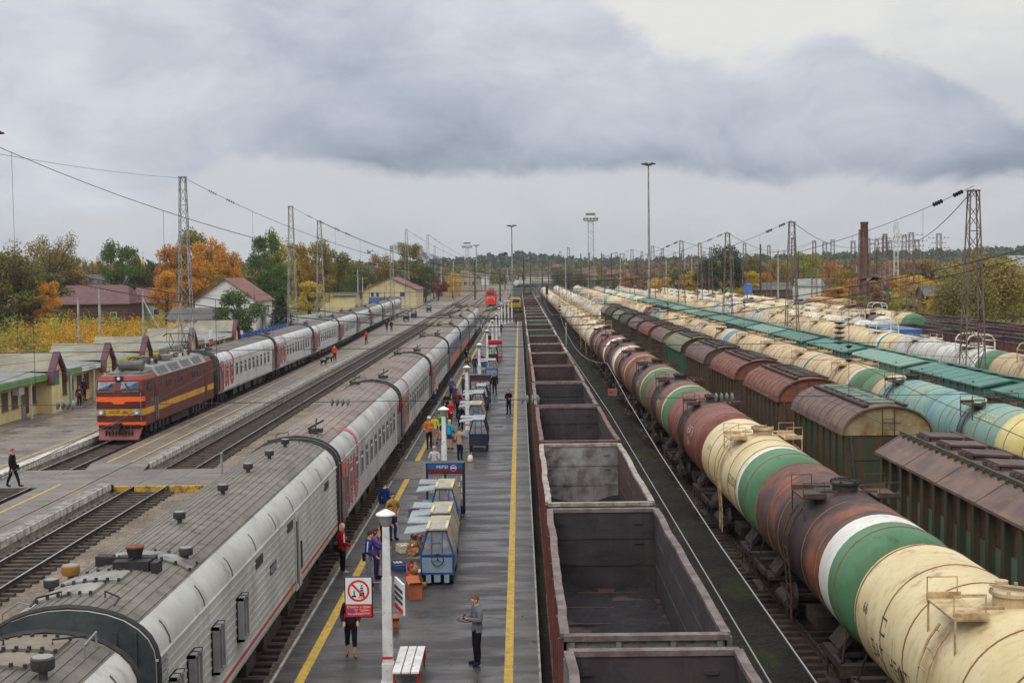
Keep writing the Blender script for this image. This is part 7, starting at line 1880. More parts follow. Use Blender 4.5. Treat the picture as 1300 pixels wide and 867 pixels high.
def cart(label, x, y, ln=2.3, style=0, flap=True, wheel=False, flip=False, grp='vending carts on the island platform'):
    t = thing('vending_cart', label, 'vending cart', (x, y, Z0 if x > -10 else .24), 0, grp)
    fr = M_cblue if style == 0 else M_cnavy
    m = MB(); m.bx(-.52, .52, 0, ln, .34, .98, 0); m.bx(-.48, .48, -.012, 0, .42, .9, 1)
    for yy in (ln * .33, ln * .66): m.bx(.52, .54, yy - .3, yy + .3, .42, .9, 1)
    m.build('cabinet', [fr, M_cpanel if style == 0 else M_cnavy], t)
    m = MB()                     # glazed upper frame
    P4 = [(-.52, 0, .98), (.52, 0, .98), (.3, .18, 1.72), (-.3, .18, 1.72)]; Q4 = [(p[0], ln - p[1], p[2]) for p in P4]
    for a, b in ((0, 3), (1, 2), (3, 2), (0, 1)): m.beam(P4[a], P4[b], .045); m.beam(Q4[a], Q4[b], .045)
    for k in (0, 1, 2, 3): m.beam(P4[k], Q4[k], .045)
    for x_ in (-.17, .17): m.beam((x_, 0, .98), (x_, .18, 1.72), .035)
    m.beam((-.17, .09, 1.33), (.17, .09, 1.33), .03)
    for k in range(1, 3): yy = ln * k / 3; m.beam((.52, yy, .98), (.3, yy, 1.72), .035); m.beam((-.52, yy, .98), (-.3, yy, 1.72), .035)
    m.build('upper_frame', fr, t)
    m = MB(); m.add([P4[0], P4[1], P4[2], P4[3]], [(0, 1, 2, 3)]); m.add([Q4[0], Q4[1], Q4[2], Q4[3]], [(0, 3, 2, 1)]); m.add([P4[0], P4[3], Q4[3], Q4[0]], [(0, 1, 2, 3)]); m.build('glazing', M_cglass, t)
    m = MB(); m.bx(-.34, .34, .1, ln - .1, 1.74, 1.78, 0 if style else 1)
    if not style: m.bx(-.34, -.25, .1, ln * .52, 1.78, 1.83, 2).bx(.25, .34, .1, ln * .52, 1.78, 1.83, 2).bx(-.12, .12, .1, ln * .5, 1.782, 1.79, 0)
    m.build('roof_board', [M_cgrey, M_cbeige, M_ccream], t)
    if not style:
        for k in range(2):
            a, b = .12 + k * ln / 2, ln / 2 * (k + 1) - .06; m = MB(); m.add([(.56, a, 1.0), (.56, b, 1.0), (.36, b, 1.72), (.36, a, 1.72), (.53, a, .98), (.53, b, .98), (.33, b, 1.7), (.33, a, 1.7)], [(0, 1, 2, 3), (0, 3, 7, 4), (1, 5, 6, 2), (3, 2, 6, 7)]); m.build('side_board', M_cbeige, t)
    if flap:
        for k in range(2):
            a, b = .1 + k * ln / 2, ln / 2 * (k + 1) - .06; m = MB(); m.add([(-.34, a, 1.74), (-.34, b, 1.74), (-1.05, b, 1.66 + .1 * k), (-1.05, a, 1.66 + .1 * k), (-.34, a, 1.7), (-.34, b, 1.7), (-1.05, b, 1.62 + .1 * k), (-1.05, a, 1.62 + .1 * k)], [(0, 3, 2, 1), (4, 5, 6, 7), (0, 4, 7, 3), (1, 2, 6, 5), (3, 7, 6, 2)]); m.build('raised_flap', M_cgrey, t)
        MB().bx(-.95, -.52, .1, ln - .1, .9, .93).build('side_shelf', M_cpanel, t)
    for s in (-1, 1):
        for yy in (.35, ln - .35): MB().tube([(s * .4, yy, .2), (s * .5, yy, .2)], .2, 14).build('wheel', M_black, t, 40)
    if wheel:
        m = MB(); n = 18; m.tube([(.02 + .19 * math.cos(2 * math.pi * k / n), -.1, .84 + .19 * math.sin(2 * math.pi * k / n)) for k in range(n + 1)], .016, 6, close=False)
        for a in (90, 210, 330): m.beam((.02, -.09, .84), (.02 + .18 * math.cos(R(a)), -.1, .84 + .18 * math.sin(R(a))), .015)
        m.tube([(.02, -.1, .84), (.02, .0, .84)], .03, 8); m.build('steering_wheel', M_black, t)
        m = MB(); m.bx(-.36, -.2, -.05, .1, .1, .34).bx(.22, .38, -.05, .1, .1, .34).bx(-.1, .1, -.03, .1, .12, .34); m.build('footboard', M_cpanel, t)
    r = random.Random(int(y * 7))
    for k in range(14):
        m = MB(); c = (r.uniform(-.34, .34), r.uniform(.2, ln - .2), 1.0 + (.14 if k > 8 else 0)); q = r.uniform(.08, .17); m.ball((c[0], c[1], c[2] + q), q, 6); m.build('wares', GOOD[k % 7], t, True)
    return t
cart('blue glazed vending cart with steering wheel and beige roof strips, nearest on the platform', -2.72, 41.6, 2.6, 0, True, True)
cart('blue vending cart directly behind the one with the steering wheel', -2.78, 44.5, 2.4, 0, True)
cart('blue vending cart with cream roof strips and raised tray, in front of the cooler', -2.95, 49.6, 2.5, 0, True)
cart('blue vending cart with orange and pink wares beyond the crossing patch', -2.35, 72.4, 2.6, 1, True)
cart('blue vending cart behind the beige-jacketed man, third beyond the crossing', -2.75, 80.5, 2.8, 0, True)
cart('dark blue vending cart under the third lamp', -2.85, 88, 2.8, 1, True); cart('navy vending cart before the dark cooler', -2.8, 93.5, 2.6, 1, False)
cart('pale blue topped vending cart beside the fourth lamp', -2.6, 120, 3, 0, True); cart('navy vending cart in front of the red cooler', -2.9, 141, 2.6, 1, False)
G2 = 'carts on the side platform'
cart('dark cart beside the short mast on the side platform, nearest of three', -22.6, 262, 2.4, 1, False, grp=G2); cart('dark blue covered cart, middle one on the side platform', -22.2, 276, 3, 1, False, grp=G2); cart('blue cart with white bags, farthest on the side platform', -21.9, 318, 3, 1, False, grp=G2)
M_cool = mat('cooler_navy', L(30, 34, 50), .4, n=.2); M_hblue = mat('header_blue', L(44, 80, 140), .35, n=.2); M_hred = mat('header_red', L(112, 38, 40), .35, n=.3)
def cooler(label, x, y, body, logo=False, head=None):
    t = thing('drinks_cooler', label, 'cooler', (x, y, Z0), 0, 'tall drinks coolers on the platform')
    m = MB(); w_ = .78; h = 2.2
    m.bx(-w_, w_, .08, .75, .1, h); m.bx(-w_, -w_ + .07, 0, .08, .1, h); m.bx(w_ - .07, w_, 0, .08, .1, h); m.bx(-w_ + .07, w_ - .07, 0, .08, .1, .42); m.bx(-w_ + .07, w_ - .07, 0, .08, h - .42, h); m.bx(-.03, .03, 0, .08, .42, h - .42)
    m.build('cabinet', body, t)
    m = MB(); m.bx(-w_ + .07, w_ - .07, -.012, 0, h - .24, h - .03, 0); m.bx(-w_ + .07, w_ - .07, -.012, 0, h - .4, h - .242, 1); m.build('header', [head or M_hblue, M_hred], t)
    r = random.Random(int(x * 100))
    for k in range(5):
        z = .5 + k * .25; m = MB()
        for j in range(15):
            if abs(-.66 + j * .094) > .05: m.cyl((-.66 + j * .094, .05, z), .033, .17, 8, m=r.randrange(4))
        m.bx(-.7, .7, .01, .078, z - .02, z, 4)
        m.build('bottle_shelf', [GOOD[1], GOOD[5], GOOD[6], GOOD[3], M_frame], t)
    m = MB()
    for a, b in ((-w_ + .08, -.04), (.04, w_ - .08)): m.add([(a, -.004, .43), (b, -.004, .43), (b, -.004, h - .43), (a, -.004, h - .43)], [(0, 1, 2, 3)])
    m.build('glass_door', M_cglass, t)
    for x_ in (-.08, .08): MB().beam((x_, -.03, .9), (x_, -.03, 1.5), .015).build('handle', M_frame, t)
    if logo:
        text_mb('PEPSI', .17, lambda u, v: (-.12 + u, -.017, h - .21 + v), wide=1.25).build('header_lettering', M_signw, t)
        for nm, mt, a0, a1 in (('emblem_red', M_redp, 12, 168), ('emblem_blue', mat('emblem_blue', L(30, 60, 150), .4), 192, 348)):
            m = MB(); o = [(.34 + .11 * math.cos(R(a0 + (a1 - a0) * k / 16)), -.019, h - .2 + .11 * math.sin(R(a0 + (a1 - a0) * k / 16))) for k in range(17)]; m.add(o, [tuple(range(17))]); m.build('emblem_half', mt, t)
        m = MB(); o = [(.34 + .125 * math.cos(2 * math.pi * k / 28), -.0155, h - .2 + .125 * math.sin(2 * math.pi * k / 28)) for k in range(28)]; m.add(o, [tuple(range(28))]); m.build('emblem_disc', M_signw, t)
    return t
cooler('tall navy drinks cooler with a blue and red lettered header behind the blue carts', -3.1, 53.3, M_cool, True)
cooler('dark navy drinks cooler beyond the third lamp', -3.0, 98, M_cool, head=M_cnavy)
cooler('bright red drinks cooler far down the platform', -2.75, 146, M_redp, head=M_redp)
# plush toys and boxes
def toy(label, x, y, z, mt, s=1, rz=0):
    t = thing('teddy_bear', label, 'plush toy', (x, y, z), rz, 'plush toys by the nearest cart')
    m = MB(); m.ball((0, 0, .14 * s), .13 * s, 8, sz=1.1); m.ball((0, -.02 * s, .34 * s), .1 * s, 8)
    for q in (-1, 1): m.ball((q * .08 * s, 0, .43 * s), .035 * s, 6); m.tube([(q * .1 * s, 0, .2 * s), (q * .18 * s, -.08 * s, .1 * s)], [.05 * s, .04 * s], 7); m.tube([(q * .06 * s, -.05 * s, .06 * s), (q * .09 * s, -.22 * s, .05 * s)], [.06 * s, .055 * s], 7)
    m.build('body', mt, t, True); m = MB(); m.ball((0, -.11 * s, .32 * s), .04 * s, 6); m.build('snout', GOOD[3], t, True)
for k, (x, y, z, mi, s) in enumerate(((-3.42, 41.8, 1.13, 0, 1.1), (-3.5, 42.3, 1.13, 0, 1.2), (-3.38, 42.9, 1.13, 3, 1.0), (-3.55, 43.3, 1.13, 0, .9), (-3.5, 44.9, 1.13, 2, .9), (-3.45, 41.35, .2, 0, 1.7), (-3.6, 42.0, .2, 4, 1.5))):
    toy(f'{["brown", "brown", "cream", "small brown", "pink", "large brown", "dark red"][k]} plush bear {["at the front of the cart shelf", "second on the cart shelf", "in the middle of the cart shelf", "at the back of the cart shelf", "on the second cart shelf", "sitting on the platform by the cart", "sitting on the platform behind the large brown bear"][k]}', x, y, z, GOOD[mi], s, k * .4 - .8)
def bag_(label, x, y, mt, s=1, rz=0):
    t = thing('shopping_bag', label, 'bag', (x, y, Z0), rz); m = MB(); m.tube([(0, 0, 0), (0, 0, .08 * s), (.01, 0, .28 * s), (0, .01, .36 * s)], [.13 * s, .17 * s, .14 * s, .06 * s], 8); m.build('sack', mt, t, 50)
    m = MB()
    for q in (-.05, .05): m.tube([(q, -.02, .34 * s), (q * 1.5, 0, .5 * s), (q, .05, .35 * s)], .012, 5)
    m.build('handle', mt, t)
bag_('pale carrier bag standing by the man in the beige jacket', *at(597, 586, Z0).xy, GOOD[3], 1.0)
def crate(label, px, py, mt, rz=0, n=1):
    p = at(px, py, Z0); t = thing('plastic_crate', label, 'crate', (p.x, p.y, Z0 + .27 * (n - 1)), rz, 'plastic crates by the carts'); m = MB()
    m.bx(-.28, .28, -.2, .2, 0, .03)
    for a in (-1, 1):
        for z in (.03, .12, .21): m.bx(-.28, .28, *sorted((a * .2, a * .185)), z, z + .05); m.bx(*sorted((a * .28, a * .265)), -.185, .185, z, z + .05)
    m.build('shell', mt, t); m = MB()
    for i in range(12): m.ball((-.21 + .14 * (i % 4), -.12 + .12 * (i // 4), .17), .055, 5)
    m.build('contents', GOOD[(n + px) % 6], t, True)
for px, py, mi, lab in ((506, 722, 6, 'blue plastic crate tucked behind the nearest lamp beside the cart'), (512, 700, 3, 'cream crate at the left side of the second blue cart'), (528, 655, 6, 'blue crate beside the third cart tray'), (580, 560, 4, 'dark red crate at the dark cart beyond the crossing'), (590, 530, 6, 'blue crate near the man with grey hair'), (600, 486, 1, 'orange crate by the dark cooler')): crate(lab, px, py, GOOD[mi], px * .01)
M_card = mat('cardboard', L(172, 96, 62), .8, c2=L(150, 84, 56), nscale=3)
def box_(label, x, y, w_, d, h, mt, name='cardboard_box'):
    t = thing(name, label, 'box', (x, y, Z0), .2); m = MB(); m.bx(-w_/2, w_/2, -d/2, d/2, 0, h); m.build('carton', mt, t)
    m = MB(); m.add([(-w_/2, -d/2, h), (w_/2, -d/2, h), (w_/2, -d/2 - .12, h + .1), (-w_/2, -d/2 - .12, h + .1)], [(0, 1, 2, 3)]); m.add([(-w_/2, d/2, h), (w_/2, d/2, h), (w_/2, d/2 + .12, h + .08), (-w_/2, d/2 + .12, h + .08)], [(3, 2, 1, 0)]); m.build('flap', mt, t)
box_('reddish cardboard box on the platform behind the nearest lamp post', -3.72, 36.8, .4, .3, .2, M_card); box_('long orange-brown box at the cart side', -3.35, 40.2, .4, .8, .45, M_card)

# litter, manholes, bins
r_ = random.Random(21)
lt = MB()
for _ in range(150):
    x, y = r_.uniform(-6, .3), r_.uniform(20, 200); q = r_.uniform(.015, .05); lt.box((x, y, Z0 + .012), (q * 2, q, .01), r_.uniform(0, 3), m=r_.randrange(2))
for _ in range(120):
    y = r_.uniform(20, 160); x = r_.choice((r_.uniform(-16.5, -10), r_.uniform(4.1, 6.8), r_.uniform(-19.4, -16.4))); q = r_.uniform(.03, .08); lt.box((x, y, -.2), (q * 2, q, .02), r_.uniform(0, 3), m=r_.randrange(2))
tag(lt.build('litter', [M_conc, M_steel]), 'scattered litter and stones on the platform and ballast', kind='stuff')
for k, (x, y) in enumerate(((-1.6, 37.5), (-4.3, 58), (-1.4, 84), (-29, 84), (-30.5, 104))):
    t = thing('manhole_cover', f'round iron cover let into the paving, {nth(k)} from the bridge', 'manhole', (x, y, (Z0 if x > -10 else .24) + .004)); MB().cyl((0, 0, 0), .32, .008, 20).build('cover', M_vent, t)

# ---------------------------------------------------------------- people
ARMS = {'down': ((.245, .03, 1.13), (.26, -.05, .88)), 'phone': ((.25, .0, 1.15), (.07, -.27, 1.2)), 'fold': ((.25, .03, 1.15), (-.04, -.2, 1.14)), 'reach': ((.23, -.18, 1.26), (.17, -.42, 1.18)),
        'up': ((.25, -.13, 1.2), (.07, -.17, 1.5)), 'hip': ((.34, .1, 1.16), (.2, -.03, 1.0)), 'carry': ((.24, .05, 1.14), (.2, -.2, 1.0)), 'pocket': ((.29, .07, 1.14), (.2, -.06, .95)), 'back': ((.26, .12, 1.16), (.1, .2, 1.0))}
_pose = {}
def build_pose(key):
    al, ar, stride, lean, crouch, nod, slim = key
    V, E, Rr, B = [], [], [], []
    def v(p, r, parent=None, bone='torso', rz=None):
        V.append(Vector(p)); Rr.append((r, rz or r))
        if parent is not None: E.append((parent, len(V) - 1)); B.append(bone)
        return len(V) - 1
    k_ = slim; pel = v((0, 0, .96), .135 * k_, rz=.105)
    sp = v((0, .01, 1.12), .12 * k_, pel, rz=.095); ch = v((0, .01, 1.32), .155 * k_, sp, rz=.115); up = v((0, .015, 1.43), .11 * k_, ch, rz=.085)
    nk = v((0, .01, 1.51), .055, up, 'neck'); hd = v((0, -.01 - nod * .3, 1.575), .07, nk, 'head'); h2 = v((0, -.02 - nod, 1.65 - nod * .2), .093, hd, 'head'); h3 = v((0, -.012 - nod * 1.2, 1.71 - nod * .4), .07, h2, 'head'); v((0, -.125 - nod, 1.625 - nod * .5), .014, h2, 'head')
    for s, a in ((1, al), (-1, ar)):
        sh = v((s * .165 * k_, .01, 1.41), .066, up, 'torso'); el, wr = ARMS[a]
        e = v((s * el[0], el[1], el[2]), .047, sh, 'arm'); m_ = v(((s * (el[0] + wr[0]) / 2), (el[1] + wr[1]) / 2, (el[2] + wr[2]) / 2), .042, e, 'fore'); w_ = v((s * wr[0], wr[1], wr[2]), .029, m_, 'fore')
        d = (Vector((s * wr[0], wr[1], wr[2])) - Vector((s * el[0], el[1], el[2]))).normalized(); side = d.cross(Vector((0, 1, .3))).normalized(); W = V[w_]
        pm = v(W + d * .075, .036, w_, 'hand', rz=.02)
        for f, (o, ln_) in enumerate(((-.03, .07), (-.011, .085), (.009, .08), (.028, .062))):
            f1 = v(W + d * .085 + side * o, .0095, pm, 'hand'); f2 = v(W + d * (.085 + ln_ * .6) + side * o + Vector((0, -.008, -.004)), .0085, f1, 'hand'); v(W + d * (.085 + ln_) + side * o * .9 + Vector((0, -.026, -.01)), .0075, f2, 'hand')
        t1 = v(W + d * .045 - side * .035 * s, .011, w_, 'hand'); v(W + d * .085 - side * .058 * s + Vector((0, -.015, 0)), .009, t1, 'hand')
    nu = len(V)
    for s in (1, -1):
        st = stride * s; kz, az = .5, .09
        hp = v((s * .085, 0, .9), .098, pel, 'hip')
        if crouch: kn = v((s * .16, -.38, .93), .062, hp, 'leg'); an = v((s * .15, -.12, .52), .04, kn, 'shin')
        else: kn = v((s * .095, -stride * s * .5 - .02, .5 + abs(stride) * .02), .064, hp, 'leg'); v0 = v((s * .1, -st * .8, .33), .056, kn, 'shin'); an = v((s * .1, -st, .1 + (abs(stride) * .12 if s < 0 else 0)), .038, v0, 'shin')
        A = V[an]; b = v(A + Vector((0, .02, -.05)), .04, an, 'foot'); v(A + Vector((s * .02, -.1, -.06)), .042, b, 'foot', rz=.03); v(A + Vector((s * .035, -.18, -.068)), .03, len(V) - 1, 'foot', rz=.022)
    if lean:
        Mx = Matrix.Rotation(R(lean), 3, 'X'); c = Vector((0, 0, .95))
        for i in range(1, nu): V[i] = Mx @ (V[i] - c) + c
    if crouch:
        for i in range(len(V)): V[i].z -= .43
    me = D.meshes.new('p'); me.from_pydata([tuple(p) for p in V], E, []); ob = D.objects.new('p', me); col.objects.link(ob)
    md = ob.modifiers.new('s', 'SKIN'); 
    if not me.skin_vertices:
        me.attributes  # skin data layer arrives with the modifier below
        bpy.context.view_layer.objects.active = ob
        bm = bmesh.new(); bm.from_mesh(me); bm.verts.layers.skin.verify(); bm.to_mesh(me); bm.free()
    for i, sv in enumerate(me.skin_vertices[0].data): sv.radius = Rr[i]; sv.use_root = (i == 0)
    md.use_smooth_shade = True; sub = ob.modifiers.new('d', 'SUBSURF'); sub.levels = 1; sub.render_levels = 1
    dg = bpy.context.evaluated_depsgraph_get(); ev = ob.evaluated_get(dg); em = bpy.data.meshes.new_from_object(ev, depsgraph=dg)
    D.objects.remove(ob); D.meshes.remove(me)
    segs = [(V[a], V[b], B[i]) for i, (a, b) in enumerate(E)]
    import numpy as np
    cen = np.empty(len(em.polygons) * 3); em.polygons.foreach_get('center', cen); cen = cen.reshape(-1, 3)
    best = np.full(len(cen), 1e9); lab = np.zeros(len(cen), int)
    for i, (a, b, _) in enumerate(segs):
        a, b = np.array(a), np.array(b); ab = b - a; t_ = np.clip(((cen - a) @ ab) / max(1e-9, ab @ ab), 0, 1); dd = np.linalg.norm(cen - a - t_[:, None] * ab, axis=1) - min(Rr[E[i][0]]) * .5 - min(Rr[E[i][1]]) * .5 * 0
        mk = dd < best; best[mk] = dd[mk]; lab[mk] = i
    labs = [segs[i][2] for i in lab]
    out = {'body': em, 'head': V[h2].copy(), 'nod': nod, 'pel': V[pel].copy()}
    def cloth(name, bones, off, zmin=-9, zmax=9):
        idx = [i for i, l in enumerate(labs) if l in bones and zmin < cen[i][2] < zmax]
        vm = {}; m = MB(); 
        for i in idx:
            f = []
            for vi in em.polygons[i].vertices:
                if vi not in vm: w_ = em.vertices[vi]; vm[vi] = len(m.v); m.v.append(tuple(w_.co + w_.normal * off))
                f.append(vm[vi])
            m.f.append(tuple(f)); m.m.append(0)
        return m.mesh(name, GOOD[0], True)
    pz = V[pel].z
    out['jacket'] = cloth('jacket', ('torso', 'arm', 'fore', 'hip') if not lean else ('torso', 'arm', 'fore'), .022, pz - .1)
    out['shirt'] = cloth('shirt', ('torso', 'arm'), .016, pz - .04)
    out['trousers'] = cloth('trousers', ('hip', 'leg', 'shin', 'torso'), .012, -9, pz + .02)
    out['shorts'] = cloth('shorts', ('hip', 'leg', 'torso'), .014, pz - .36, pz + .02)
    out['capri'] = cloth('leggings', ('hip', 'leg', 'shin', 'torso'), .012, pz - .66, pz + .02)
    out['shoes'] = cloth('shoes', ('foot',), .01)
    hv = V[h2]
    def hair(kind):
        m = MB(); n = 10
        for i in range(7):
            th = math.pi * (.0 + i / 6 * (.52 if kind == 'short' else .62 if kind == 'long' else .45))
            for j in range(n):
                ph = 2 * math.pi * j / n; fr = max(0, -math.sin(ph)); t2 = th * (1 - .42 * fr); rr_ = .107
                m.v.append((hv.x + rr_ * .92 * math.sin(t2) * math.cos(ph), hv.y + .006 + rr_ * 1.1 * math.sin(t2) * math.sin(ph), hv.z + .005 + rr_ * 1.2 * math.cos(t2) - (.09 if kind == 'long' and i == 6 and fr < .3 else 0)))
        for i in range(6):
            for j in range(n): j2 = (j + 1) % n; m.f.append((i * n + j, i * n + j2, (i + 1) * n + j2, (i + 1) * n + j)); m.m.append(0)
        return m.mesh('hair', GOOD[0], True)
    out['short'], out['long'] = hair('short'), hair('long')
    m = MB()
    for q in (-1, 1): m.ball((hv.x + q * .032, hv.y - .088, hv.z - .005), .011, 5)
    out['eyes'] = m.mesh('eyes', M_ink, True)
    m = MB(); m.tube([(hv.x - .025, hv.y - .083, hv.z - .068), (hv.x + .025, hv.y - .083, hv.z - .068)], .007, 5); out['mouth'] = m.mesh('mouth', mat('lips', L(150, 84, 76), .5))
    m = MB()
    for q in (-1, 1): m.ball((hv.x + q * .094, hv.y + .01, hv.z - .01), .024, 6)
    out['ears'] = m.mesh('ears', GOOD[0], True)
    return out
CM = {}
def cm(c, r_=.8):
    k = tuple(c)
    if k not in CM: CM[k] = mat('cloth_%d' % len(CM), L(*c), r_, c2=tuple(x * .78 for x in L(*c)), nscale=7, spec=.15, bump=.9, bscale=9)
    return CM[k]
M_skin = mat('skin', L(206, 158, 132), .5, c2=L(192, 140, 116), nscale=5)
BLK, NVY, GRY, WHT, BRN = (30, 30, 34), (34, 42, 66), (118, 122, 128), (214, 214, 216), (88, 70, 58)
def person(label, x, y, face=0, top=BLK, legs=BLK, arms=('down', 'down'), stride=.0, lean=0, crouch=False, nod=0., hair=(60, 44, 34), kind='short', sleeves='jacket', low='trousers', shoe=(34, 30, 30), h=1.75, slim=1.0, bag=None, z=Z0, extra=None, hat=None, stripe=None):
    key = (arms[0], arms[1], stride, lean, crouch, nod, slim)
    if key not in _pose: _pose[key] = build_pose(key)
    P_ = _pose[key]; t = thing('person', label, 'person', (x, y, z), R(face), 'people on the platforms'); s = h / 1.77; t.scale = (s, s, s)
    inst(P_['body'], 'body', t)
    if not t.children or not P_['body'].materials: pass
    P_['body'].materials.clear(); P_['body'].materials.append(M_skin)
    for nm, c in ((sleeves, top), (low, legs), ('shoes', shoe)): inst(P_[nm], nm, t, mats=[cm(c)])
    if hair: inst(P_[kind], 'hair', t, mats=[cm(hair)])
    inst(P_['eyes'], 'eyes', t); inst(P_['mouth'], 'mouth', t); inst(P_['ears'], 'ears', t, mats=[M_skin])
    hv = P_['head']
    if hat: MB().lathe((hv.x, hv.y, hv.z + .02), [(.112, 0), (.112, .05), (.08, .11), (0, .125)], 12).build('cap', cm(hat), t, True)
    if bag: m = MB(); m.box((.3, .02, .86), (.14, .3, .26)); m.tube([(.3, .02, .98), (.24, .05, 1.25), (.16, .02, 1.47)], .012, 5); m.build('bag', cm(bag), t)
    if stripe:
        m = MB()
        for q in (-1, 1): m.tube([(q * .2, .01, 1.45), (q * .262, .03, 1.3), (q * .295, .04, 1.14)], .022, 5)
        m.bx(-.07, .07, -.165, -.15, 1.18, 1.26); m.build('pale_stripe', cm(stripe), t)
    if extra: extra(t)
    return t
def at2(px, py, z=Z0): p = at(px, py, z); return p.x, p.y
def phone(t): m = MB(); m.box((.02, -.36, 1.26), (.07, .02, .13), mx=Matrix.Rotation(R(-35), 3, 'X')); m.build('phone', M_black, t)
RED = (172, 30, 40)
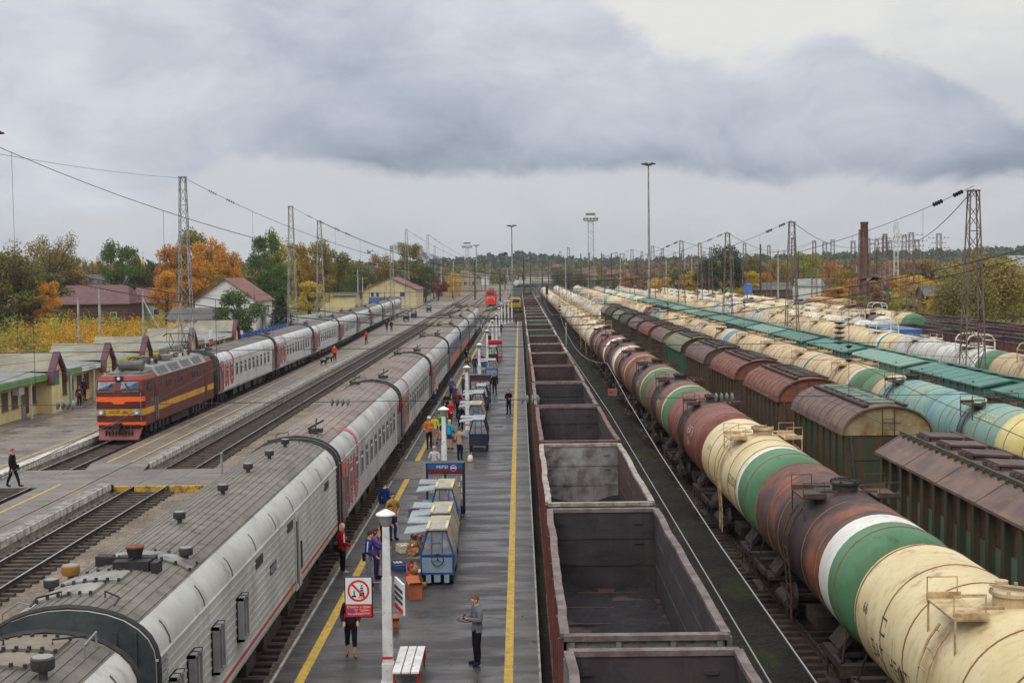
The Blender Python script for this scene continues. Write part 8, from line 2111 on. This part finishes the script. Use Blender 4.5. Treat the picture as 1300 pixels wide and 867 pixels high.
PP = [
 ('man in a grey jacket and black trousers standing alone, looking down at his phone', (606, 843), dict(face=-65, top=(112, 114, 120), legs=(24, 24, 28), arms=('phone', 'phone'), nod=.035, hair=(120, 88, 66), h=1.8, shoe=(34, 38, 60), extra=phone)),
 ('woman in black leggings and tan boots half hidden behind the prohibition sign', (446, 832), dict(face=8, top=(50, 26, 36), legs=BLK, arms=('carry', 'carry'), kind='long', low='capri', shoe=(150, 110, 84), h=1.68, slim=.92, stride=.12)),
 ('blond woman in a red jacket with white stripes and black trousers beside the train', (435, 727), dict(face=120, top=RED, legs=BLK, arms=('down', 'carry'), hair=(206, 180, 130), kind='long', h=1.66, bag=BLK, slim=.95, stripe=(226, 220, 220), shoe=(196, 180, 160))),
 ('man in a blue shirt and grey trousers standing left of the nearest lamp', (468, 742), dict(face=100, top=(50, 62, 120), legs=(128, 132, 146), arms=('reach', 'carry'), bag=(30, 36, 60), stripe=(190, 200, 226), h=1.74, lean=6)),
 ('woman in a purple dress beside the man in the blue shirt', (478, 734), dict(face=80, top=(112, 72, 128), legs=(84, 56, 108), arms=('fold', 'reach'), kind='long', hair=(84, 52, 40), h=1.66)),
 ('man in a mustard coat over a dark shirt behind the nearest lamp', (499, 685), dict(face=35, top=(178, 138, 70), legs=(44, 60, 110), arms=('hip', 'carry'), hair=(96, 68, 52), h=1.78)),
 ('man in a dark blue track jacket with grey trousers behind the mustard coat', (490, 668), dict(face=155, top=(34, 58, 112), legs=(140, 142, 156), arms=('down', 'carry'), h=1.8, stripe=(90, 120, 180))),
 ('dark-haired seller bending behind the nearest lamp cap', (487, 694), dict(face=60, top=BLK, legs=NVY, arms=('reach', 'reach'), lean=28, h=1.66)),
 ('grey-haired man in a pinkish white shirt seen from behind, in front of the second lamp', (552, 613), dict(face=178, top=(206, 196, 204), legs=BLK, arms=('phone', 'carry'), hair=(168, 160, 152), h=1.76, slim=1.08)),
 ('man in an orange shirt, black trousers and white cap by the yellow line', (545, 569), dict(face=20, top=(234, 134, 36), legs=BLK, arms=('fold', 'hip'), sleeves='shirt', hat=(236, 234, 230), h=1.8, slim=1.1)),
 ('person in a yellow shirt standing just behind the orange shirt', (552, 563), dict(face=10, top=(214, 208, 66), legs=(180, 150, 130), sleeves='shirt', arms=('down', 'down'), low='shorts', h=1.68)),
 ('child in a green shirt and navy shorts right of the yellow shirt', (558, 558), dict(face=-30, top=(64, 158, 84), legs=(50, 48, 110), sleeves='shirt', low='shorts', h=1.6, arms=('carry', 'down'))),
 ('person in a bright cyan jacket right of the second lamp', (571, 570), dict(face=150, top=(54, 168, 206), legs=(58, 66, 110), arms=('down', 'carry'), low='shorts', h=1.66, hair=(210, 190, 120), kind='long')),
 ('man in a beige jacket and navy trousers leaning to the cart window', (584, 585), dict(face=150, top=(176, 156, 130), legs=(28, 32, 52), arms=('carry', 'reach'), h=1.78, hair=(92, 74, 60))),
 ('woman in a red jacket walking beside the row of carts', (572, 541), dict(face=-20, top=(206, 36, 44), legs=(100, 40, 52), arms=('carry', 'carry'), hair=(190, 130, 100), h=1.66, slim=1.1, stride=.12)),
 ('dark-clothed man with grey hair right of the red jacket', (585, 549), dict(face=165, top=(32, 36, 48), legs=(30, 32, 44), hair=(150, 146, 142))),
 ('man in white top and blue jeans stepping at the train door', (552, 513), dict(face=120, top=(206, 206, 206), legs=(50, 84, 150), stride=.15, arms=('down', 'up'), h=1.72, z=-.2)),
 ('man in a grey jacket bending beside the train', (562, 527), dict(face=70, top=(132, 138, 138), legs=(120, 118, 116), lean=30, arms=('reach', 'carry'))),
 ('person in a dark coat with a teal print, front of the crowd', (568, 530), dict(face=10, top=(32, 44, 52), legs=(26, 28, 34), arms=('fold', 'carry'), kind='long', hair=(140, 96, 60))),
 ('person in a plaid blue shirt at the edge of the crowd by the train', (573, 507), dict(face=40, top=(92, 96, 130), legs=BLK, arms=('fold', 'fold'))),
 ('person in a violet-blue blouse in the middle of the crowd', (578, 518), dict(face=-40, top=(84, 78, 128), legs=(60, 62, 84), kind='long')),
 ('person in a dark red top behind the white umbrella-topped table', (582, 528), dict(face=160, top=(112, 46, 44), legs=BLK, hair=(170, 110, 70), kind='long')),
 ('person in navy blue standing left of the third lamp', (588, 504), dict(face=100, top=(44, 58, 104), legs=NVY, arms=('reach', 'down'))),
 ('person in a dark checked jacket at the third lamp', (592, 515), dict(face=-100, top=(60, 60, 78), legs=BLK, arms=('carry', 'carry'))),
 ('man in black walking away to the right of the dark cooler', (628, 501), dict(face=10, top=(28, 28, 32), legs=(26, 26, 30), stride=.14, h=1.74)),
 ('person in black with one hand raised to the face, alone by the yellow line', (646, 526), dict(face=-15, top=(28, 28, 34), legs=(26, 26, 30), arms=('up', 'fold'), hair=(150, 90, 76), h=1.76)),
 ('man in dark blue standing left of the fourth lamp', (603, 474), dict(face=170, top=(48, 54, 76), legs=(40, 42, 56))),
 ('woman in a black coat and white scarf near the train', (592, 460), dict(face=30, top=(32, 34, 44), legs=(60, 40, 44), stripe=(220, 220, 220), kind='long')),
 ('person in a mustard-brown jacket crouching by the yellow line', (597, 465), dict(face=-60, top=(150, 112, 50), legs=(90, 70, 50), crouch=True, arms=('reach', 'reach'))),
 ('person in dark red behind the fourth lamp', (611, 470), dict(face=0, top=(128, 44, 40), legs=BLK)),
 ('person in denim blue beside the pale cart', (615, 476), dict(face=160, top=(64, 90, 140), legs=(50, 70, 116))),
 ('worker in a yellow-green high-visibility vest at the red cooler', (623, 461), dict(face=-10, top=(170, 232, 60), legs=(60, 66, 60), arms=('carry', 'carry'))),
 ('person in a white shirt at the far train door', (611, 424), dict(face=90, top=(214, 212, 222), legs=(50, 52, 64))),
 ('dark figure walking near the far white-shirted person', (618, 430), dict(face=0, top=BLK, legs=BLK, stride=.12)), ('second dark figure further up the platform near the train', (622, 440), dict(face=180, top=(40, 42, 48), legs=BLK)),
 ('dark figure by the far lamp cluster', (636, 424), dict(face=0, top=NVY, legs=BLK)), ('reddish-clothed figure at the end of the platform', (655, 412), dict(face=0, top=(110, 60, 56), legs=BLK)), ('small dark figure between the far lamps', (632, 414), dict(face=180, top=(60, 56, 90), legs=BLK)),
]
for lab, (px, py), k in PP:
    z = k.get('z', Z0); x, y = at2(px, py, z); person(lab, x, y, **k)
LP = [
 ('man in a black suit striding along the left platform edge', (17, 618), dict(face=85, top=(28, 28, 32), legs=(26, 26, 30), stride=.24, hair=(130, 80, 62), h=1.82, bag=BLK)),
 ('woman with a white bag standing outside the kiosk with the open doorway', (101, 517), dict(face=30, top=(96, 62, 60), legs=(34, 30, 32), kind='long', stripe=(226, 226, 226), shoe=(220, 220, 220), h=1.68)),
 ('worker in an orange vest beside two dogs on the side platform', (425, 458), dict(face=170, top=(240, 84, 40), legs=(34, 34, 44), h=1.8)), ('worker in a red-orange vest farther up the side platform', (465, 437), dict(face=0, top=(206, 58, 44), legs=(52, 52, 70), h=1.8, arms=('fold', 'fold'))),
 ('dark figure, left of two at the short platform mast', (491, 420), dict(face=0, top=BLK, legs=BLK)), ('dark figure, right of two at the short platform mast', (497, 420), dict(face=30, top=(36, 38, 48), legs=BLK)),
 ('person in the open kiosk doorway wearing dark red', (107, 508), dict(face=60, top=(96, 40, 48), legs=BLK)),
]
for lab, (px, py), k in LP: x, y = at2(px, py, .24); person(lab, x, y, z=.24, **k)
# dogs
def dog(label, x, y, rz, c):
    t = thing('dog', label, 'dog', (x, y, .24), R(rz), 'two dogs on the side platform')
    V = [((0, .3, .5), .1), ((0, .05, .5), .11), ((0, -.25, .5), .14), ((0, -.42, .64), .08), ((0, -.52, .76), .085), ((0, -.68, .72), .04)]; E = [(0, 1), (1, 2), (2, 3), (3, 4), (4, 5)]
    def add(p, r, q): V.append((p, r)); E.append((q, len(V) - 1)); return len(V) - 1
    for s in (-1, 1):
        a = add((s * .09, -.27, .36), .05, 2); a = add((s * .09, -.25, .2), .03, a); a = add((s * .09, -.27, .04), .028, a); add((s * .09, -.32, .025), .028, a)
        a = add((s * .09, .28, .4), .075, 0); a = add((s * .09, .2, .28), .045, a); a = add((s * .09, .36, .17), .028, a); a = add((s * .09, .33, .04), .026, a); add((s * .09, .27, .025), .028, a)
        a = add((s * .06, -.5, .86), .025, 4)
    a = add((0, .44, .56), .035, 0); a = add((0, .56, .68), .03, a); add((0, .54, .8), .015, a)
    me = D.meshes.new('d'); me.from_pydata([p for p, _ in V], E, []); bm = bmesh.new(); bm.from_mesh(me); bm.verts.layers.skin.verify(); bm.to_mesh(me); bm.free()
    for i, sv in enumerate(me.skin_vertices[0].data): sv.radius = (V[i][1],) * 2; sv.use_root = i == 1
    ob = D.objects.new('body', me); col.objects.link(ob); ob.modifiers.new('s', 'SKIN').use_smooth_shade = True; ob.modifiers.new('d', 'SUBSURF').levels = 1
    dg = bpy.context.evaluated_depsgraph_get(); em = bpy.data.meshes.new_from_object(ob.evaluated_get(dg), depsgraph=dg); D.objects.remove(ob)
    em.materials.clear(); em.materials.append(cm(c)); o = D.objects.new('body', em); col.objects.link(o); o.parent = t
x, y = at2(411, 464, .24); dog('dark dog standing at the front, left of the other dog', x, y, 60, (44, 40, 38)); x, y = at2(418, 460, .24); dog('brownish dark dog next to the worker in orange', x, y, 80, (64, 52, 44))

# ---------------------------------------------------------------- damp air
m = MB(); m.bx(-1300, 1500, -80, 1750, -3, 75)
hz_ = m.build('haze', D.materials.new('haze')); tag(hz_, 'thin grey autumn haze over the whole yard', kind='stuff')
hm = hz_.data.materials[0]; hm.use_nodes = True; nt = hm.node_tree; nt.nodes.clear()
pv = nt.nodes.new('ShaderNodeVolumePrincipled'); pv.inputs['Density'].default_value = .0001; pv.inputs['Color'].default_value = (.93, .95, 1, 1); pv.inputs['Anisotropy'].default_value = .2
oo = nt.nodes.new('ShaderNodeOutputMaterial'); nt.links.new(pv.outputs[0], oo.inputs[1])
